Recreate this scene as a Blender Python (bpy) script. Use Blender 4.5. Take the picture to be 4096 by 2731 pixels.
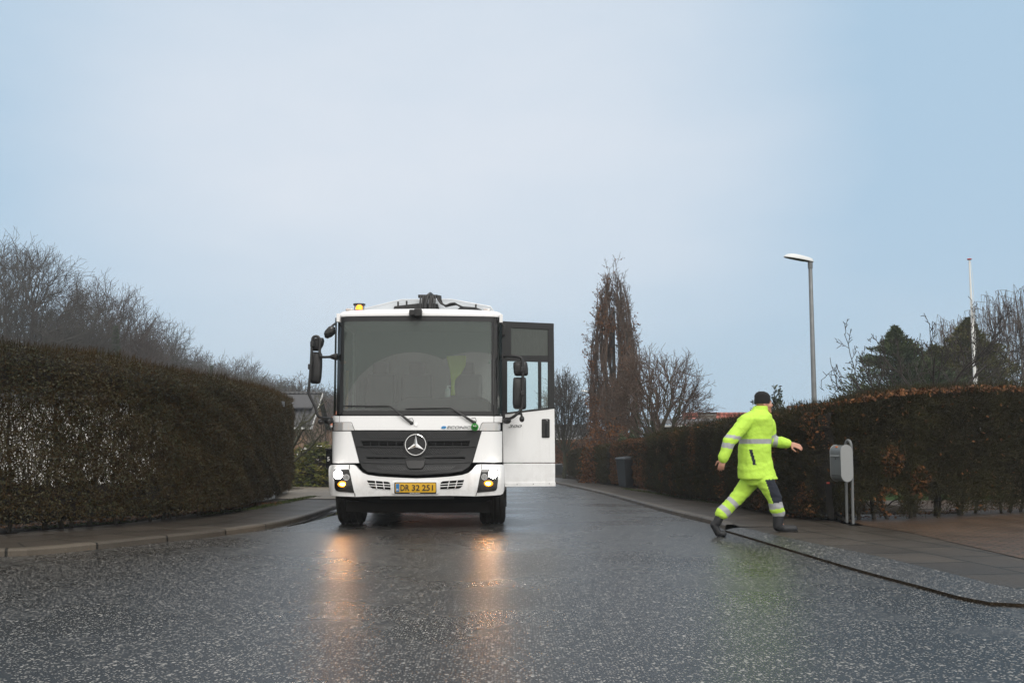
import bpy, bmesh, math, random
import numpy as np
from mathutils import Vector, Matrix
R = math.radians
for o in list(bpy.data.objects):
    bpy.data.objects.remove(o, do_unlink=True)
S = bpy.context.scene
COL = S.collection

# ------------------------------------------------------------------ camera
PITCH, FPX, CAMH = R(5.64), 3982.2, 1.2
cd = bpy.data.cameras.new('camera')
cam = bpy.data.objects.new('camera', cd)
COL.objects.link(cam)
cd.lens, cd.sensor_width, cd.clip_end, cd.clip_start = 35.0, 36.0, 3000, 0.05
cam.location = (0, 0, CAMH)
cam.rotation_euler = (R(90) + PITCH, 0, 0)
S.camera = cam

# ------------------------------------------------------------------ light
SUN_EL, SUN_AZ = 42.0, 158.0      # azimuth clockwise from +Y (the view direction): behind the camera
EXPOSURE = 0.0
W = bpy.data.worlds.new('World')
S.world = W
W.use_nodes = True
nt = W.node_tree
nt.nodes.clear()
N, LK = nt.nodes.new, nt.links.new
out = N('ShaderNodeOutputWorld')
sky = N('ShaderNodeTexSky'); sky.sky_type = 'NISHITA'; sky.sun_disc = False
sky.sun_elevation = R(SUN_EL); sky.sun_rotation = R(SUN_AZ)
bg1 = N('ShaderNodeBackground'); bg1.inputs['Strength'].default_value = 0.1
LK(sky.outputs[0], bg1.inputs['Color'])
tc = N('ShaderNodeTexCoord')


def wm(op, a, b=None, c=None):
    n = N('ShaderNodeMath'); n.operation = op
    for i, x in enumerate((a, b, c)):
        if x is None:
            continue
        if isinstance(x, (int, float)):
            n.inputs[i].default_value = x
        else:
            LK(x, n.inputs[i])
    return n.outputs[0]


def wsm(x, lo, hi):
    n = N('ShaderNodeMapRange'); n.interpolation_type = 'SMOOTHSTEP'
    LK(x, n.inputs['Value'])
    n.inputs['From Min'].default_value = lo; n.inputs['From Max'].default_value = hi
    return n.outputs['Result']


sx = N('ShaderNodeSeparateXYZ'); LK(tc.outputs['Generated'], sx.inputs[0])
nz = N('ShaderNodeTexNoise'); nz.inputs['Scale'].default_value = 2.4; nz.inputs['Detail'].default_value = 4
mp = N('ShaderNodeMapping'); mp.inputs['Scale'].default_value = (1, 1, 2.6); mp.inputs['Rotation'].default_value = (0, R(14), 0)
LK(tc.outputs['Generated'], mp.inputs[0]); LK(mp.outputs[0], nz.inputs['Vector'])
# a paler bank of cloud ahead of the camera, bluer cloud to both sides and low down
dx = wm('ADD', sx.outputs['X'], 0.075)
dz = wm('SUBTRACT', sx.outputs['Z'], 0.285)
d2 = wm('ADD', wm('MULTIPLY', wm('MULTIPLY', dx, dx), 5.2), wm('MULTIPLY', wm('MULTIPLY', dz, dz), 13.0))
bank = wm('SUBTRACT', 1.0, wsm(d2, 0.0, 1.15))
fac = wm('ADD', wm('MULTIPLY', bank, 0.86), wm('MULTIPLY', wm('SUBTRACT', nz.outputs['Fac'], 0.5), 0.95))
rampm = N('ShaderNodeMix'); rampm.data_type = 'RGBA'; rampm.clamp_factor = True
LK(fac, rampm.inputs[0])
rampm.inputs[6].default_value = (0.45, 0.635, 0.81, 1)
rampm.inputs[7].default_value = (0.78, 0.845, 0.93, 1)
boost = wm('ADD', 0.98, wm('ADD', wm('MULTIPLY', wsm(sx.outputs['Z'], 0.45, 0.95), 0.75),
                          wm('MULTIPLY', wsm(wm('MULTIPLY', sx.outputs['Y'], -1.0), -0.1, 0.7), 0.7)))
bg2 = N('ShaderNodeBackground')
over = N('ShaderNodeMix'); over.data_type = 'RGBA'; over.clamp_factor = True
# cloud overhead and behind the camera is a neutral grey white
LK(wm('MAXIMUM', wsm(sx.outputs['Z'], 0.42, 0.72), wsm(wm('MULTIPLY', sx.outputs['Y'], -1.0), -0.25, 0.3)), over.inputs[0])
LK(rampm.outputs[2], over.inputs[6]); over.inputs[7].default_value = (0.80, 0.765, 0.715, 1)
LK(over.outputs[2], bg2.inputs['Color']); LK(boost, bg2.inputs['Strength'])
mx = N('ShaderNodeMixShader'); mx.inputs[0].default_value = 0.93
LK(bg1.outputs[0], mx.inputs[1]); LK(bg2.outputs[0], mx.inputs[2]); LK(mx.outputs[0], out.inputs['Surface'])

sl = bpy.data.lights.new('sun', 'SUN'); sl.energy = 1.5; sl.angle = R(25); sl.color = (1.0, 0.965, 0.92)
sun = bpy.data.objects.new('sun', sl); COL.objects.link(sun)
sd = Vector((math.sin(R(SUN_AZ)) * math.cos(R(SUN_EL)), math.cos(R(SUN_AZ)) * math.cos(R(SUN_EL)), math.sin(R(SUN_EL))))
sun.rotation_euler = sd.to_track_quat('Z', 'Y').to_euler()
sun.location = (0, -20, 30)
S.view_settings.view_transform = 'Standard'
S.view_settings.look = 'None'
S.view_settings.exposure = EXPOSURE
S.view_settings.gamma = 1
S.cycles.max_bounces = 8
S.cycles.transparent_max_bounces = 24
S.cycles.volume_bounces = 0
S.cycles.sample_clamp_indirect = 4
S.cycles.use_denoising = True
S.cycles.denoising_prefilter = 'ACCURATE'
S.cycles.use_adaptive_sampling = False

# ------------------------------------------------------------------ measuring helpers
CP, SP = math.cos(PITCH), math.sin(PITCH)


def ray(u, v):
    a, b = (u - 2048) / FPX, (1365.5 - v) / FPX
    return Vector((a, CP - SP * b, SP + CP * b))


def at(u, v, y):
    d = ray(u, v)
    return Vector((0, 0, CAMH)) + d * (y / d.y)


def zg(y):
    """height of the ground: level by the camera, then falling gently down the street"""
    def sp(t):
        return t if t > 20 else math.log1p(math.exp(t))
    return -0.022 * 2 * sp((y - 14) / 2) + 0.016 * 8 * sp((y - 80) / 8)


def G(u, v, dz=0.0):
    d = ray(u, v)
    lo, hi = 1.0, 400.0
    for _ in range(60):
        m = (lo + hi) / 2
        z = CAMH + d.z / d.y * m
        if z > zg(m) + dz:
            lo = m
        else:
            hi = m
    p = at(u, v, lo)
    return p


def zat(v, y):
    return at(2048, v, y).z


# ------------------------------------------------------------------ materials
def new_mat(name):
    m = bpy.data.materials.new(name); m.use_nodes = True
    return m, m.node_tree, m.node_tree.nodes['Principled BSDF']


def mth(t, op, a, b=None, c=None, clamp=False):
    n = t.nodes.new('ShaderNodeMath'); n.operation = op; n.use_clamp = clamp
    for i, x in enumerate((a, b, c)):
        if x is None:
            continue
        if isinstance(x, (int, float)):
            n.inputs[i].default_value = x
        else:
            t.links.new(x, n.inputs[i])
    return n.outputs[0]


def mixc(t, f, a, b):
    n = t.nodes.new('ShaderNodeMix'); n.data_type = 'RGBA'
    for i, x in ((0, f), (6, a), (7, b)):
        if isinstance(x, (int, float)):
            n.inputs[i].default_value = x
        elif isinstance(x, tuple):
            n.inputs[i].default_value = (*x[:3], 1)
        else:
            t.links.new(x, n.inputs[i])
    return n.outputs[2]


def noise(t, vec, scale, detail=3, rough=0.55, out='Fac'):
    n = t.nodes.new('ShaderNodeTexNoise')
    n.inputs['Scale'].default_value = scale; n.inputs['Detail'].default_value = detail
    n.inputs['Roughness'].default_value = rough
    if vec is not None:
        t.links.new(vec, n.inputs['Vector'])
    return n.outputs[out]


def vor(t, vec, scale, feature='F1'):
    n = t.nodes.new('ShaderNodeTexVoronoi'); n.inputs['Scale'].default_value = scale
    n.feature = feature
    if vec is not None:
        t.links.new(vec, n.inputs['Vector'])
    return n


def step(t, x, lo, hi):
    n = t.nodes.new('ShaderNodeMapRange'); n.interpolation_type = 'SMOOTHSTEP'
    t.links.new(x, n.inputs['Value'])
    n.inputs['From Min'].default_value = lo; n.inputs['From Max'].default_value = hi
    return n.outputs['Result']


def objco(t):
    return t.nodes.new('ShaderNodeTexCoord').outputs['Object']


def stretch(t, vec, s):
    n = t.nodes.new('ShaderNodeMapping'); n.inputs['Scale'].default_value = s
    t.links.new(vec, n.inputs[0])
    return n.outputs[0]


def bump(t, h, strength, dist, bsdf):
    b = t.nodes.new('ShaderNodeBump'); b.inputs['Strength'].default_value = strength
    b.inputs['Distance'].default_value = dist
    t.links.new(h, b.inputs['Height']); t.links.new(b.outputs[0], bsdf.inputs['Normal'])


def mat(name, col, rough=0.5, metal=0.0, var=0.0, vscale=6.0, bmp=0.0, bscale=40.0, emit=None, estr=0.0, spec=None, coat=0.0, island=0.0, stretchv=None):
    m, t, b = new_mat(name)
    b.inputs['Base Color'].default_value = (*col, 1)
    b.inputs['Roughness'].default_value = rough
    b.inputs['Metallic'].default_value = metal
    if spec is not None:
        b.inputs['Specular IOR Level'].default_value = spec
    if coat:
        b.inputs['Coat Weight'].default_value = coat; b.inputs['Coat Roughness'].default_value = 0.06
    if var or island or bmp:
        oc = objco(t)
        if stretchv:
            oc = stretch(t, oc, stretchv)
    if var or island:
        f = None
        if var:
            f = mth(t, 'MULTIPLY_ADD', noise(t, oc, vscale, 5), 2 * var, 1 - var)
        if island:
            g = t.nodes.new('ShaderNodeNewGeometry').outputs['Random Per Island']
            gi = mth(t, 'MULTIPLY_ADD', g, 2 * island, 1 - island)
            f = gi if f is None else mth(t, 'MULTIPLY', f, gi)
        sc = t.nodes.new('ShaderNodeVectorMath'); sc.operation = 'SCALE'
        sc.inputs[0].default_value = col
        t.links.new(f, sc.inputs['Scale'])
        t.links.new(sc.outputs[0], b.inputs['Base Color'])
    if bmp:
        bump(t, noise(t, oc, bscale, 4), bmp, 0.02, b)
    if emit:
        b.inputs['Emission Color'].default_value = (*emit, 1)
        b.inputs['Emission Strength'].default_value = estr
    return m


def leaf_mat(name, cols, rough=0.65, spec=0.12, patch=0.5, pscale=1.2):
    """leaf colours drawn per leaf from a ramp, drifting in patches across the plant"""
    m, t, b = new_mat(name)
    g = t.nodes.new('ShaderNodeNewGeometry').outputs['Random Per Island']
    n = noise(t, objco(t), pscale, 3)
    f = mth(t, 'ADD', mth(t, 'MULTIPLY', g, 1 - patch), mth(t, 'MULTIPLY', step(t, n, 0.3, 0.7), patch))
    r = t.nodes.new('ShaderNodeValToRGB')
    e = r.color_ramp.elements
    k = len(cols)
    while len(e) < k:
        e.new(0.5)
    for i, c in enumerate(cols):
        e[i].position = i / max(1, k - 1)
        e[i].color = (*c, 1)
    t.links.new(f, r.inputs[0]); t.links.new(r.outputs[0], b.inputs['Base Color'])
    b.inputs['Roughness'].default_value = rough
    b.inputs['Specular IOR Level'].default_value = spec
    return m


M = {}
def paint_mat(name, col, rough, z0, z1, amount):
    """white vehicle paint with road film thrown up from the wheels and thin rain streaks"""
    m, t, b = new_mat(name)
    oc = objco(t)
    s = t.nodes.new('ShaderNodeSeparateXYZ'); t.links.new(oc, s.inputs[0])
    low = mth(t, 'SUBTRACT', 1.0, step(t, s.outputs['Z'], z0, z1))
    spl = mth(t, 'MULTIPLY', low, step(t, noise(t, oc, 5.0, 6, 0.7), 0.36, 0.78))
    stk = mth(t, 'MULTIPLY', step(t, noise(t, stretch(t, oc, (26, 26, 1.3)), 1.0, 4), 0.56, 0.80), 0.30)
    f = mth(t, 'MINIMUM', mth(t, 'ADD', mth(t, 'MULTIPLY', spl, amount), mth(t, 'MULTIPLY', stk, amount)), 0.8)
    t.links.new(mixc(t, f, col, (0.30, 0.275, 0.24)), b.inputs['Base Color'])
    t.links.new(mth(t, 'MULTIPLY_ADD', f, 0.5, rough), b.inputs['Roughness'])
    b.inputs['Coat Weight'].default_value = 0.35; b.inputs['Coat Roughness'].default_value = 0.08
    bump(t, noise(t, oc, 2.2, 2), 0.05, 0.03, b)
    return m


M['white'] = paint_mat('white_paint', (0.81, 0.82, 0.83), 0.26, 0.30, 1.15, 0.40)
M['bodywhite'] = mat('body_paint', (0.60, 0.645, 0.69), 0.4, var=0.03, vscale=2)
M['white2'] = paint_mat('white_door_paint', (0.80, 0.81, 0.82), 0.28, 0.35, 1.35, 0.30)
M['black'] = mat('black_plastic', (0.012, 0.012, 0.013), 0.42, bmp=0.05, bscale=300)
M['trim'] = mat('charcoal_trim', (0.019, 0.020, 0.0215), 0.5, var=0.12, vscale=8, spec=0.35)
M['gloss'] = mat('gloss_black', (0.010, 0.0105, 0.011), 0.12)
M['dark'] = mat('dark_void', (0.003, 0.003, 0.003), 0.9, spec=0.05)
M['chassis'] = mat('chassis_grime', (0.007, 0.006, 0.005), 0.85, var=0.4, vscale=5, spec=0.12)
M['chrome'] = mat('chrome', (0.86, 0.87, 0.88), 0.08, 1.0)
M['silver'] = mat('silver_letters', (0.16, 0.165, 0.17), 0.3, 0.8)
M['blue'] = mat('blue_letters', (0.02, 0.22, 0.50), 0.35)
M['rubber'] = mat('tyre_rubber', (0.013, 0.012, 0.011), 0.72, var=0.2, vscale=14, spec=0.25)
M['rim'] = mat('wheel_rim', (0.30, 0.31, 0.32), 0.4, 0.6)
M['plate'] = mat('plate_amber', (0.62, 0.36, 0.012), 0.4, var=0.04, vscale=12)
M['plateblue'] = mat('plate_blue', (0.01, 0.16, 0.42), 0.4)
M['ink'] = mat('plate_ink', (0.014, 0.013, 0.012), 0.45)
M['inkw'] = mat('white_lettering', (0.75, 0.75, 0.74), 0.5)
M['beam'] = mat('lit_headlamp', (0.9, 0.9, 0.85), 0.3, emit=(1.0, 0.93, 0.82), estr=90)
M['amber'] = mat('lit_indicator', (0.9, 0.4, 0.05), 0.3, emit=(1.0, 0.36, 0.02), estr=330)
M['beacon'] = mat('lit_beacon', (0.9, 0.4, 0.05), 0.3, emit=(1.0, 0.27, 0.012), estr=2.6)
M['amberglow'] = mat('amber_halo', (0.7, 0.28, 0.02), 0.3, emit=(1.0, 0.33, 0.01), estr=1.3)  # glow colour for the painted halo round the lit indicator
M['reflector'] = mat('lamp_reflector', (0.6, 0.6, 0.6), 0.15, 0.9)
M['galv'] = mat('galvanised_steel', (0.16, 0.17, 0.175), 0.5, 0.35, var=0.35, vscale=7)
M['lampwhite'] = mat('lamp_shell', (0.62, 0.65, 0.66), 0.4, var=0.04)
M['dash'] = mat('dashboard', (0.022, 0.023, 0.023), 0.7, var=0.1)
M['cabgrey'] = mat('cab_lining', (0.42, 0.425, 0.43), 0.9, var=0.08)
M['seat'] = mat('seat_cloth', (0.11, 0.113, 0.118), 0.95)
M['hiviz_dim'] = mat('yellow_cloth', (0.52, 0.66, 0.06), 0.85)
M['yellow'] = mat('yellow_plastic', (0.52, 0.27, 0.03), 0.6)
M['rubber_green'] = mat('green_rubber', (0.03, 0.33, 0.045), 0.55)


def lens_mat():
    m, t, b = new_mat('clear_lens')
    g = t.nodes.new('ShaderNodeBsdfGlossy'); g.inputs['Roughness'].default_value = 0.12
    g.inputs['Color'].default_value = (0.9, 0.9, 0.9, 1)
    d = t.nodes.new('ShaderNodeBsdfDiffuse')
    oc = objco(t)
    n = noise(t, stretch(t, oc, (9, 1, 3)), 1.4, 2)
    w = t.nodes.new('ShaderNodeTexWave'); w.inputs['Scale'].default_value = 22; w.bands_direction = 'X'
    t.links.new(oc, w.inputs['Vector'])
    c = mixc(t, step(t, n, 0.56, 0.72), (0.34, 0.345, 0.35), (0.42, 0.31, 0.26))
    c = mixc(t, mth(t, 'MULTIPLY', w.outputs['Fac'], 0.35), c, (0.55, 0.55, 0.55))
    t.links.new(c, d.inputs['Color'])
    x = t.nodes.new('ShaderNodeMixShader'); x.inputs[0].default_value = 0.3
    t.links.new(d.outputs[0], x.inputs[1]); t.links.new(g.outputs[0], x.inputs[2])
    t.links.new(x.outputs[0], t.nodes['Material Output'].inputs['Surface'])
    return m


M['lens'] = lens_mat()


def glass_mat(name, tint, film=0.0, filmcol=(0.30, 0.33, 0.32), refl=1.0, wipers=None, streak=False):
    """thin glazing: tinted see-through, fresnel mirror of the sky, and a film of fine rain or dirt, plus painted hazy reflection where swept"""
    m, t, b = new_mat(name)
    tr = t.nodes.new('ShaderNodeBsdfTransparent'); tr.inputs['Color'].default_value = (*tint, 1)
    gl = t.nodes.new('ShaderNodeBsdfGlossy'); gl.inputs['Roughness'].default_value = 0.03
    fr = t.nodes.new('ShaderNodeFresnel'); fr.inputs['IOR'].default_value = 1.5
    x = t.nodes.new('ShaderNodeMixShader')
    t.links.new(mth(t, 'MULTIPLY', fr.outputs[0], refl, clamp=True), x.inputs[0])
    t.links.new(tr.outputs[0], x.inputs[1]); t.links.new(gl.outputs[0], x.inputs[2])
    res = x.outputs[0]
    if film:
        d = t.nodes.new('ShaderNodeBsdfDiffuse'); d.inputs['Color'].default_value = (*filmcol, 1)
        oc = objco(t)
        f = mth(t, 'MULTIPLY_ADD', noise(t, stretch(t, oc, (60, 60, 9)), 1.0, 3), 0.5, 0.75)
        f = mth(t, 'MULTIPLY', f, film)
        if wipers:
            s = t.nodes.new('ShaderNodeSeparateXYZ'); t.links.new(oc, s.inputs[0])
            clear = None
            for (cx, cz, r) in wipers:
                ax = mth(t, 'SUBTRACT', s.outputs['X'], cx); az = mth(t, 'SUBTRACT', s.outputs['Z'], cz)
                q = mth(t, 'SQRT', mth(t, 'ADD', mth(t, 'MULTIPLY', ax, ax), mth(t, 'MULTIPLY', az, az)))
                k = mth(t, 'SUBTRACT', 1.0, step(t, q, r - 0.006, r + 0.006))
                clear = k if clear is None else mth(t, 'MAXIMUM', clear, k)
            # rills of rain running down the swept glass
            wob = noise(t, stretch(t, oc, (3, 3, 7)), 1.0, 2)
            wx = mth(t, 'ADD', s.outputs['X'], mth(t, 'MULTIPLY', wob, 0.06))
            cell = mth(t, 'MULTIPLY', wx, 17.0)
            ln = mth(t, 'ABSOLUTE', mth(t, 'SUBTRACT', mth(t, 'FRACT', cell), 0.5))
            rill = mth(t, 'SUBTRACT', 1.0, step(t, ln, 0.02, 0.07))
            wn = t.nodes.new('ShaderNodeTexWhiteNoise'); wn.noise_dimensions = '1D'
            t.links.new(mth(t, 'FLOOR', cell), wn.inputs['W'])
            rill = mth(t, 'MULTIPLY', rill, step(t, wn.outputs['Value'], 0.25, 0.35))
            fw = mth(t, 'MULTIPLY', mth(t, 'MULTIPLY_ADD', rill, -0.36, 0.52), f)
            mixn = t.nodes.new('ShaderNodeMix'); mixn.data_type = 'FLOAT'
            t.links.new(clear, mixn.inputs[0]); t.links.new(f, mixn.inputs[2]); t.links.new(fw, mixn.inputs[3])
            f = mixn.outputs[0]
            c = mixc(t, clear, filmcol, (0.46, 0.47, 0.475))  # paler grey on the swept glass: hazy reflection put into the film colour
            t.links.new(c, d.inputs['Color'])
        y = t.nodes.new('ShaderNodeMixShader')
        t.links.new(f, y.inputs[0]); t.links.new(res, y.inputs[1]); t.links.new(d.outputs[0], y.inputs[2])
        res = y.outputs[0]
    t.links.new(res, t.nodes['Material Output'].inputs['Surface'])
    return m


def dots_mat():
    """perforated plastic grille: hexagonal rows of round holes"""
    m, t, b = new_mat('perforated_grille')
    s = t.nodes.new('ShaderNodeSeparateXYZ'); t.links.new(objco(t), s.inputs[0])
    px, pz = 0.0335, 0.0335

    def lattice(ox, oz):
        a = mth(t, 'SUBTRACT', mth(t, 'FRACT', mth(t, 'ADD', mth(t, 'DIVIDE', s.outputs['X'], px), ox)), 0.5)
        c = mth(t, 'SUBTRACT', mth(t, 'FRACT', mth(t, 'ADD', mth(t, 'DIVIDE', s.outputs['Z'], pz), oz)), 0.5)
        return mth(t, 'SQRT', mth(t, 'ADD', mth(t, 'MULTIPLY', a, a), mth(t, 'MULTIPLY', c, c)))
    q = mth(t, 'MINIMUM', lattice(0, 0), lattice(0.5, 0.5))
    h = step(t, q, 0.20, 0.27)
    t.links.new(mixc(t, h, (0.002, 0.002, 0.002), (0.018, 0.019, 0.021)), b.inputs['Base Color'])
    b.inputs['Roughness'].default_value = 0.5
    bump(t, h, 0.6, 0.01, b)
    return m


M['dots'] = dots_mat()

# ------------------------------------------------------------------ mesh building


def link(name, me, parent=None, m=None):
    o = bpy.data.objects.new(name, me); COL.objects.link(o)
    if parent is not None:
        o.parent = parent
    if m is not None and me is not None:
        for q in (m if isinstance(m, (list, tuple)) else [m]):
            me.materials.append(q)
    return o


def empty(name, label, cat, loc=(0, 0, 0), rotz=0.0, group=None):
    o = bpy.data.objects.new(name, None); COL.objects.link(o)
    o.empty_display_size = 0.2
    o.location = loc; o.rotation_euler = (0, 0, rotz)
    return tag(o, label, cat, group)


def tag(o, label=None, cat=None, group=None, kind=None):
    if label:
        o['label'] = label
    if cat:
        o['category'] = cat
    if group:
        o['group'] = group
    if kind:
        o['kind'] = kind
    return o


def arr_mesh(name, V, F, smooth=False, sharp=None):
    """mesh from numpy arrays; F is one (n,k) array or a list of them"""
    me = bpy.data.meshes.new(name)
    V = np.asarray(V, dtype=np.float32).reshape(-1, 3)
    Fs = [np.asarray(f, dtype=np.int32) for f in (F if isinstance(F, list) else [F]) if len(f)]
    me.vertices.add(len(V)); me.vertices.foreach_set('co', V.ravel())
    tot = np.concatenate([np.full(len(f), f.shape[1], dtype=np.int32) for f in Fs])
    lv = np.concatenate([f.ravel() for f in Fs])
    st = np.concatenate([[0], np.cumsum(tot)[:-1]]).astype(np.int32)
    me.loops.add(len(lv)); me.loops.foreach_set('vertex_index', lv)
    me.polygons.add(len(tot)); me.polygons.foreach_set('loop_start', st)
    me.update(calc_edges=True)
    if smooth:
        me.polygons.foreach_set('use_smooth', np.ones(len(tot), dtype=bool))
    me.validate()
    return me


class MB:
    """collects simple solids and builds them as one mesh object"""

    def __init__(s):
        s.v, s.f = [], []

    def add(s, v, f):
        n = len(s.v)
        s.v += [tuple(p) for p in v]
        s.f += [tuple(i + n for i in q) for q in f]
        return s

    def box(s, c, d, rot=None, taper=None):
        hx, hy, hz = d[0] / 2, d[1] / 2, d[2] / 2
        v = []
        for z in (-1, 1):
            k = taper if (taper is not None and z > 0) else 1.0
            for y in (-1, 1):
                for x in (-1, 1):
                    p = Vector((x * hx * k, y * hy * k, z * hz))
                    if rot is not None:
                        p = rot @ p
                    v.append(p + Vector(c))
        return s.add(v, [(0, 2, 3, 1), (4, 5, 7, 6), (0, 1, 5, 4), (2, 6, 7, 3), (0, 4, 6, 2), (1, 3, 7, 5)])

    def tube(s, pts, r, k=8, caps=True):
        pts = [Vector(p) for p in pts]
        n = len(pts)
        rs = r if isinstance(r, (list, tuple)) else [r] * n
        v, up = [], None
        for i, p in enumerate(pts):
            t = (pts[min(i + 1, n - 1)] - pts[max(i - 1, 0)]).normalized()
            if up is None:
                up = t.orthogonal().normalized()
            up = (up - t * up.dot(t)).normalized()
            b = t.cross(up)
            for j in range(k):
                a = 2 * math.pi * j / k
                v.append(p + (up * math.cos(a) + b * math.sin(a)) * rs[i])
        f = [(i * k + j, i * k + (j + 1) % k, (i + 1) * k + (j + 1) % k, (i + 1) * k + j) for i in range(n - 1) for j in range(k)]
        if caps:
            f += [tuple(range(k - 1, -1, -1)), tuple((n - 1) * k + j for j in range(k))]
        return s.add(v, f)

    def lathe(s, prof, c=(0, 0, 0), axis='z', k=24, ang0=0.0):
        """prof: (radius, height) pairs turned about an axis through c"""
        v = []
        for (r, h) in prof:
            for j in range(k):
                a = ang0 + 2 * math.pi * j / k
                p = (r * math.cos(a), r * math.sin(a), h)
                if axis == 'y':
                    p = (p[0], p[2], -p[1])
                elif axis == 'x':
                    p = (p[2], p[0], p[1])
                v.append((p[0] + c[0], p[1] + c[1], p[2] + c[2]))
        n = len(prof)
        f = [(i * k + j, i * k + (j + 1) % k, (i + 1) * k + (j + 1) % k, (i + 1) * k + j) for i in range(n - 1) for j in range(k)]
        f += [tuple(range(k - 1, -1, -1)), tuple((n - 1) * k + j for j in range(k))]
        return s.add(v, f)

    def ell(s, c, r, k=14, rot=None):
        v, f = [], []
        m = k // 2 + 1
        for i in range(m + 1):
            th = math.pi * i / m
            for j in range(k):
                a = 2 * math.pi * j / k
                p = Vector((r[0] * math.sin(th) * math.cos(a), r[1] * math.sin(th) * math.sin(a), r[2] * math.cos(th)))
                if rot is not None:
                    p = rot @ p
                v.append(p + Vector(c))
        f = [(i * k + j, (i + 1) * k + j, (i + 1) * k + (j + 1) % k, i * k + (j + 1) % k) for i in range(m) for j in range(k)]
        return s.add(v, f)

    def limb(s, chain, k=12):
        """tapered limb with round ends through (point, radius) pairs"""
        pts = [Vector(p) for p, _ in chain]; rs = [r for _, r in chain]
        s.tube(pts, rs, k)
        for p, r in zip(pts, rs):
            s.ell(p, (r, r, r), k)
        return s

    def prism(s, poly, y0, y1):
        """polygon of (x, z) extruded along y"""
        n = len(poly)
        v = [(x, y0, z) for x, z in poly] + [(x, y1, z) for x, z in poly]
        f = [tuple(range(n)), tuple(range(2 * n - 1, n - 1, -1))] + [(i, i + n, (i + 1) % n + n, (i + 1) % n) for i in range(n)]
        return s.add(v, f)

    def mesh(s, name, smooth=None):
        me = bpy.data.meshes.new(name)
        me.from_pydata(s.v, [], s.f)
        bm = bmesh.new(); bm.from_mesh(me)
        bmesh.ops.remove_doubles(bm, verts=bm.verts, dist=1e-5)
        bmesh.ops.dissolve_degenerate(bm, edges=bm.edges, dist=1e-6)
        bmesh.ops.recalc_face_normals(bm, faces=bm.faces)
        bm.to_mesh(me); bm.free()
        if smooth:
            for p in me.polygons:
                p.use_smooth = True
            me.set_sharp_from_angle(angle=R(smooth))
        return me

    def build(s, name, m, parent=None, smooth=40, bev=0.0, seg=2):
        o = link(name, s.mesh(name, smooth), parent, m)
        if bev:
            b = o.modifiers.new('bevel', 'BEVEL'); b.width = bev; b.segments = seg; b.limit_method = 'ANGLE'; b.angle_limit = R(35)
        return o


def evaluated(o):
    bpy.context.view_layer.update()
    dg = bpy.context.evaluated_depsgraph_get()
    return bpy.data.meshes.new_from_object(o.evaluated_get(dg))


def text_geo(body, extr=0.0, bold=0.0, shear=0.0, space=1.0):
    """letters as vertices scaled to a unit box, and faces"""
    c = bpy.data.curves.new('lettering', 'FONT'); c.body = body; c.size = 1; c.extrude = extr; c.offset = bold
    c.shear = shear; c.space_character = space; c.resolution_u = 3
    o = bpy.data.objects.new('lettering', c); COL.objects.link(o)
    me = evaluated(o)
    V = np.array([v.co[:] for v in me.vertices]); Fc = [tuple(p.vertices) for p in me.polygons]
    bpy.data.objects.remove(o); bpy.data.curves.remove(c); bpy.data.meshes.remove(me)
    lo, hi = V[:, :2].min(0), V[:, :2].max(0)
    V[:, :2] = (V[:, :2] - lo) / (hi - lo)
    return V, Fc


def remeshed(mb, name, voxel, smooth_it=6, mats=None, pick=None, parent=None, fold=0.0, fscale=9.0, seed=0):
    """fuse overlapping limbs into one continuous skin"""
    o = link(name, mb.mesh(name), None)
    r = o.modifiers.new('r', 'REMESH'); r.mode = 'VOXEL'; r.voxel_size = voxel; r.use_smooth_shade = True
    q = o.modifiers.new('s', 'SMOOTH'); q.iterations = smooth_it; q.factor = 0.5
    me = evaluated(o); old = o.data
    bpy.data.objects.remove(o); bpy.data.meshes.remove(old)
    if fold:
        co = np.empty(len(me.vertices) * 3, dtype=np.float32); me.vertices.foreach_get('co', co); co = co.reshape(-1, 3)
        no = np.array([v.normal[:] for v in me.vertices])
        rg = np.random.default_rng(seed); d = np.zeros(len(co))
        for i in range(9):
            k = rg.normal(0, 1, 3) * fscale * (0.6 + 0.3 * i) * np.array([0.7, 0.7, 1.5])
            q_ = co @ k + rg.uniform(0, 6.3) + 0.8 * np.sin(co @ (k[::-1] * 0.4))
            d += (np.sin(q_) * 0.6 + (0.62 - np.abs(np.sin(q_ * 0.5 + 1))) * 1.3) / (1 + 0.30 * i)
        co += no * (d * fold / 2.4)[:, None]
        me.vertices.foreach_set('co', co.astype(np.float32).ravel()); me.update()
    for p in me.polygons:
        p.use_smooth = True
    me.name = name
    for m_ in (mats or []):
        me.materials.append(m_)
    if pick:
        idx = np.array([pick(p.center) for p in me.polygons], dtype=np.int32)
        me.polygons.foreach_set('material_index', idx)
    return link(name, me, parent)


# ------------------------------------------------------------------ plants: branches, twigs and leaves as arrays


def unit(a):
    return a / np.maximum(np.linalg.norm(a, axis=-1, keepdims=True), 1e-9)


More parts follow.
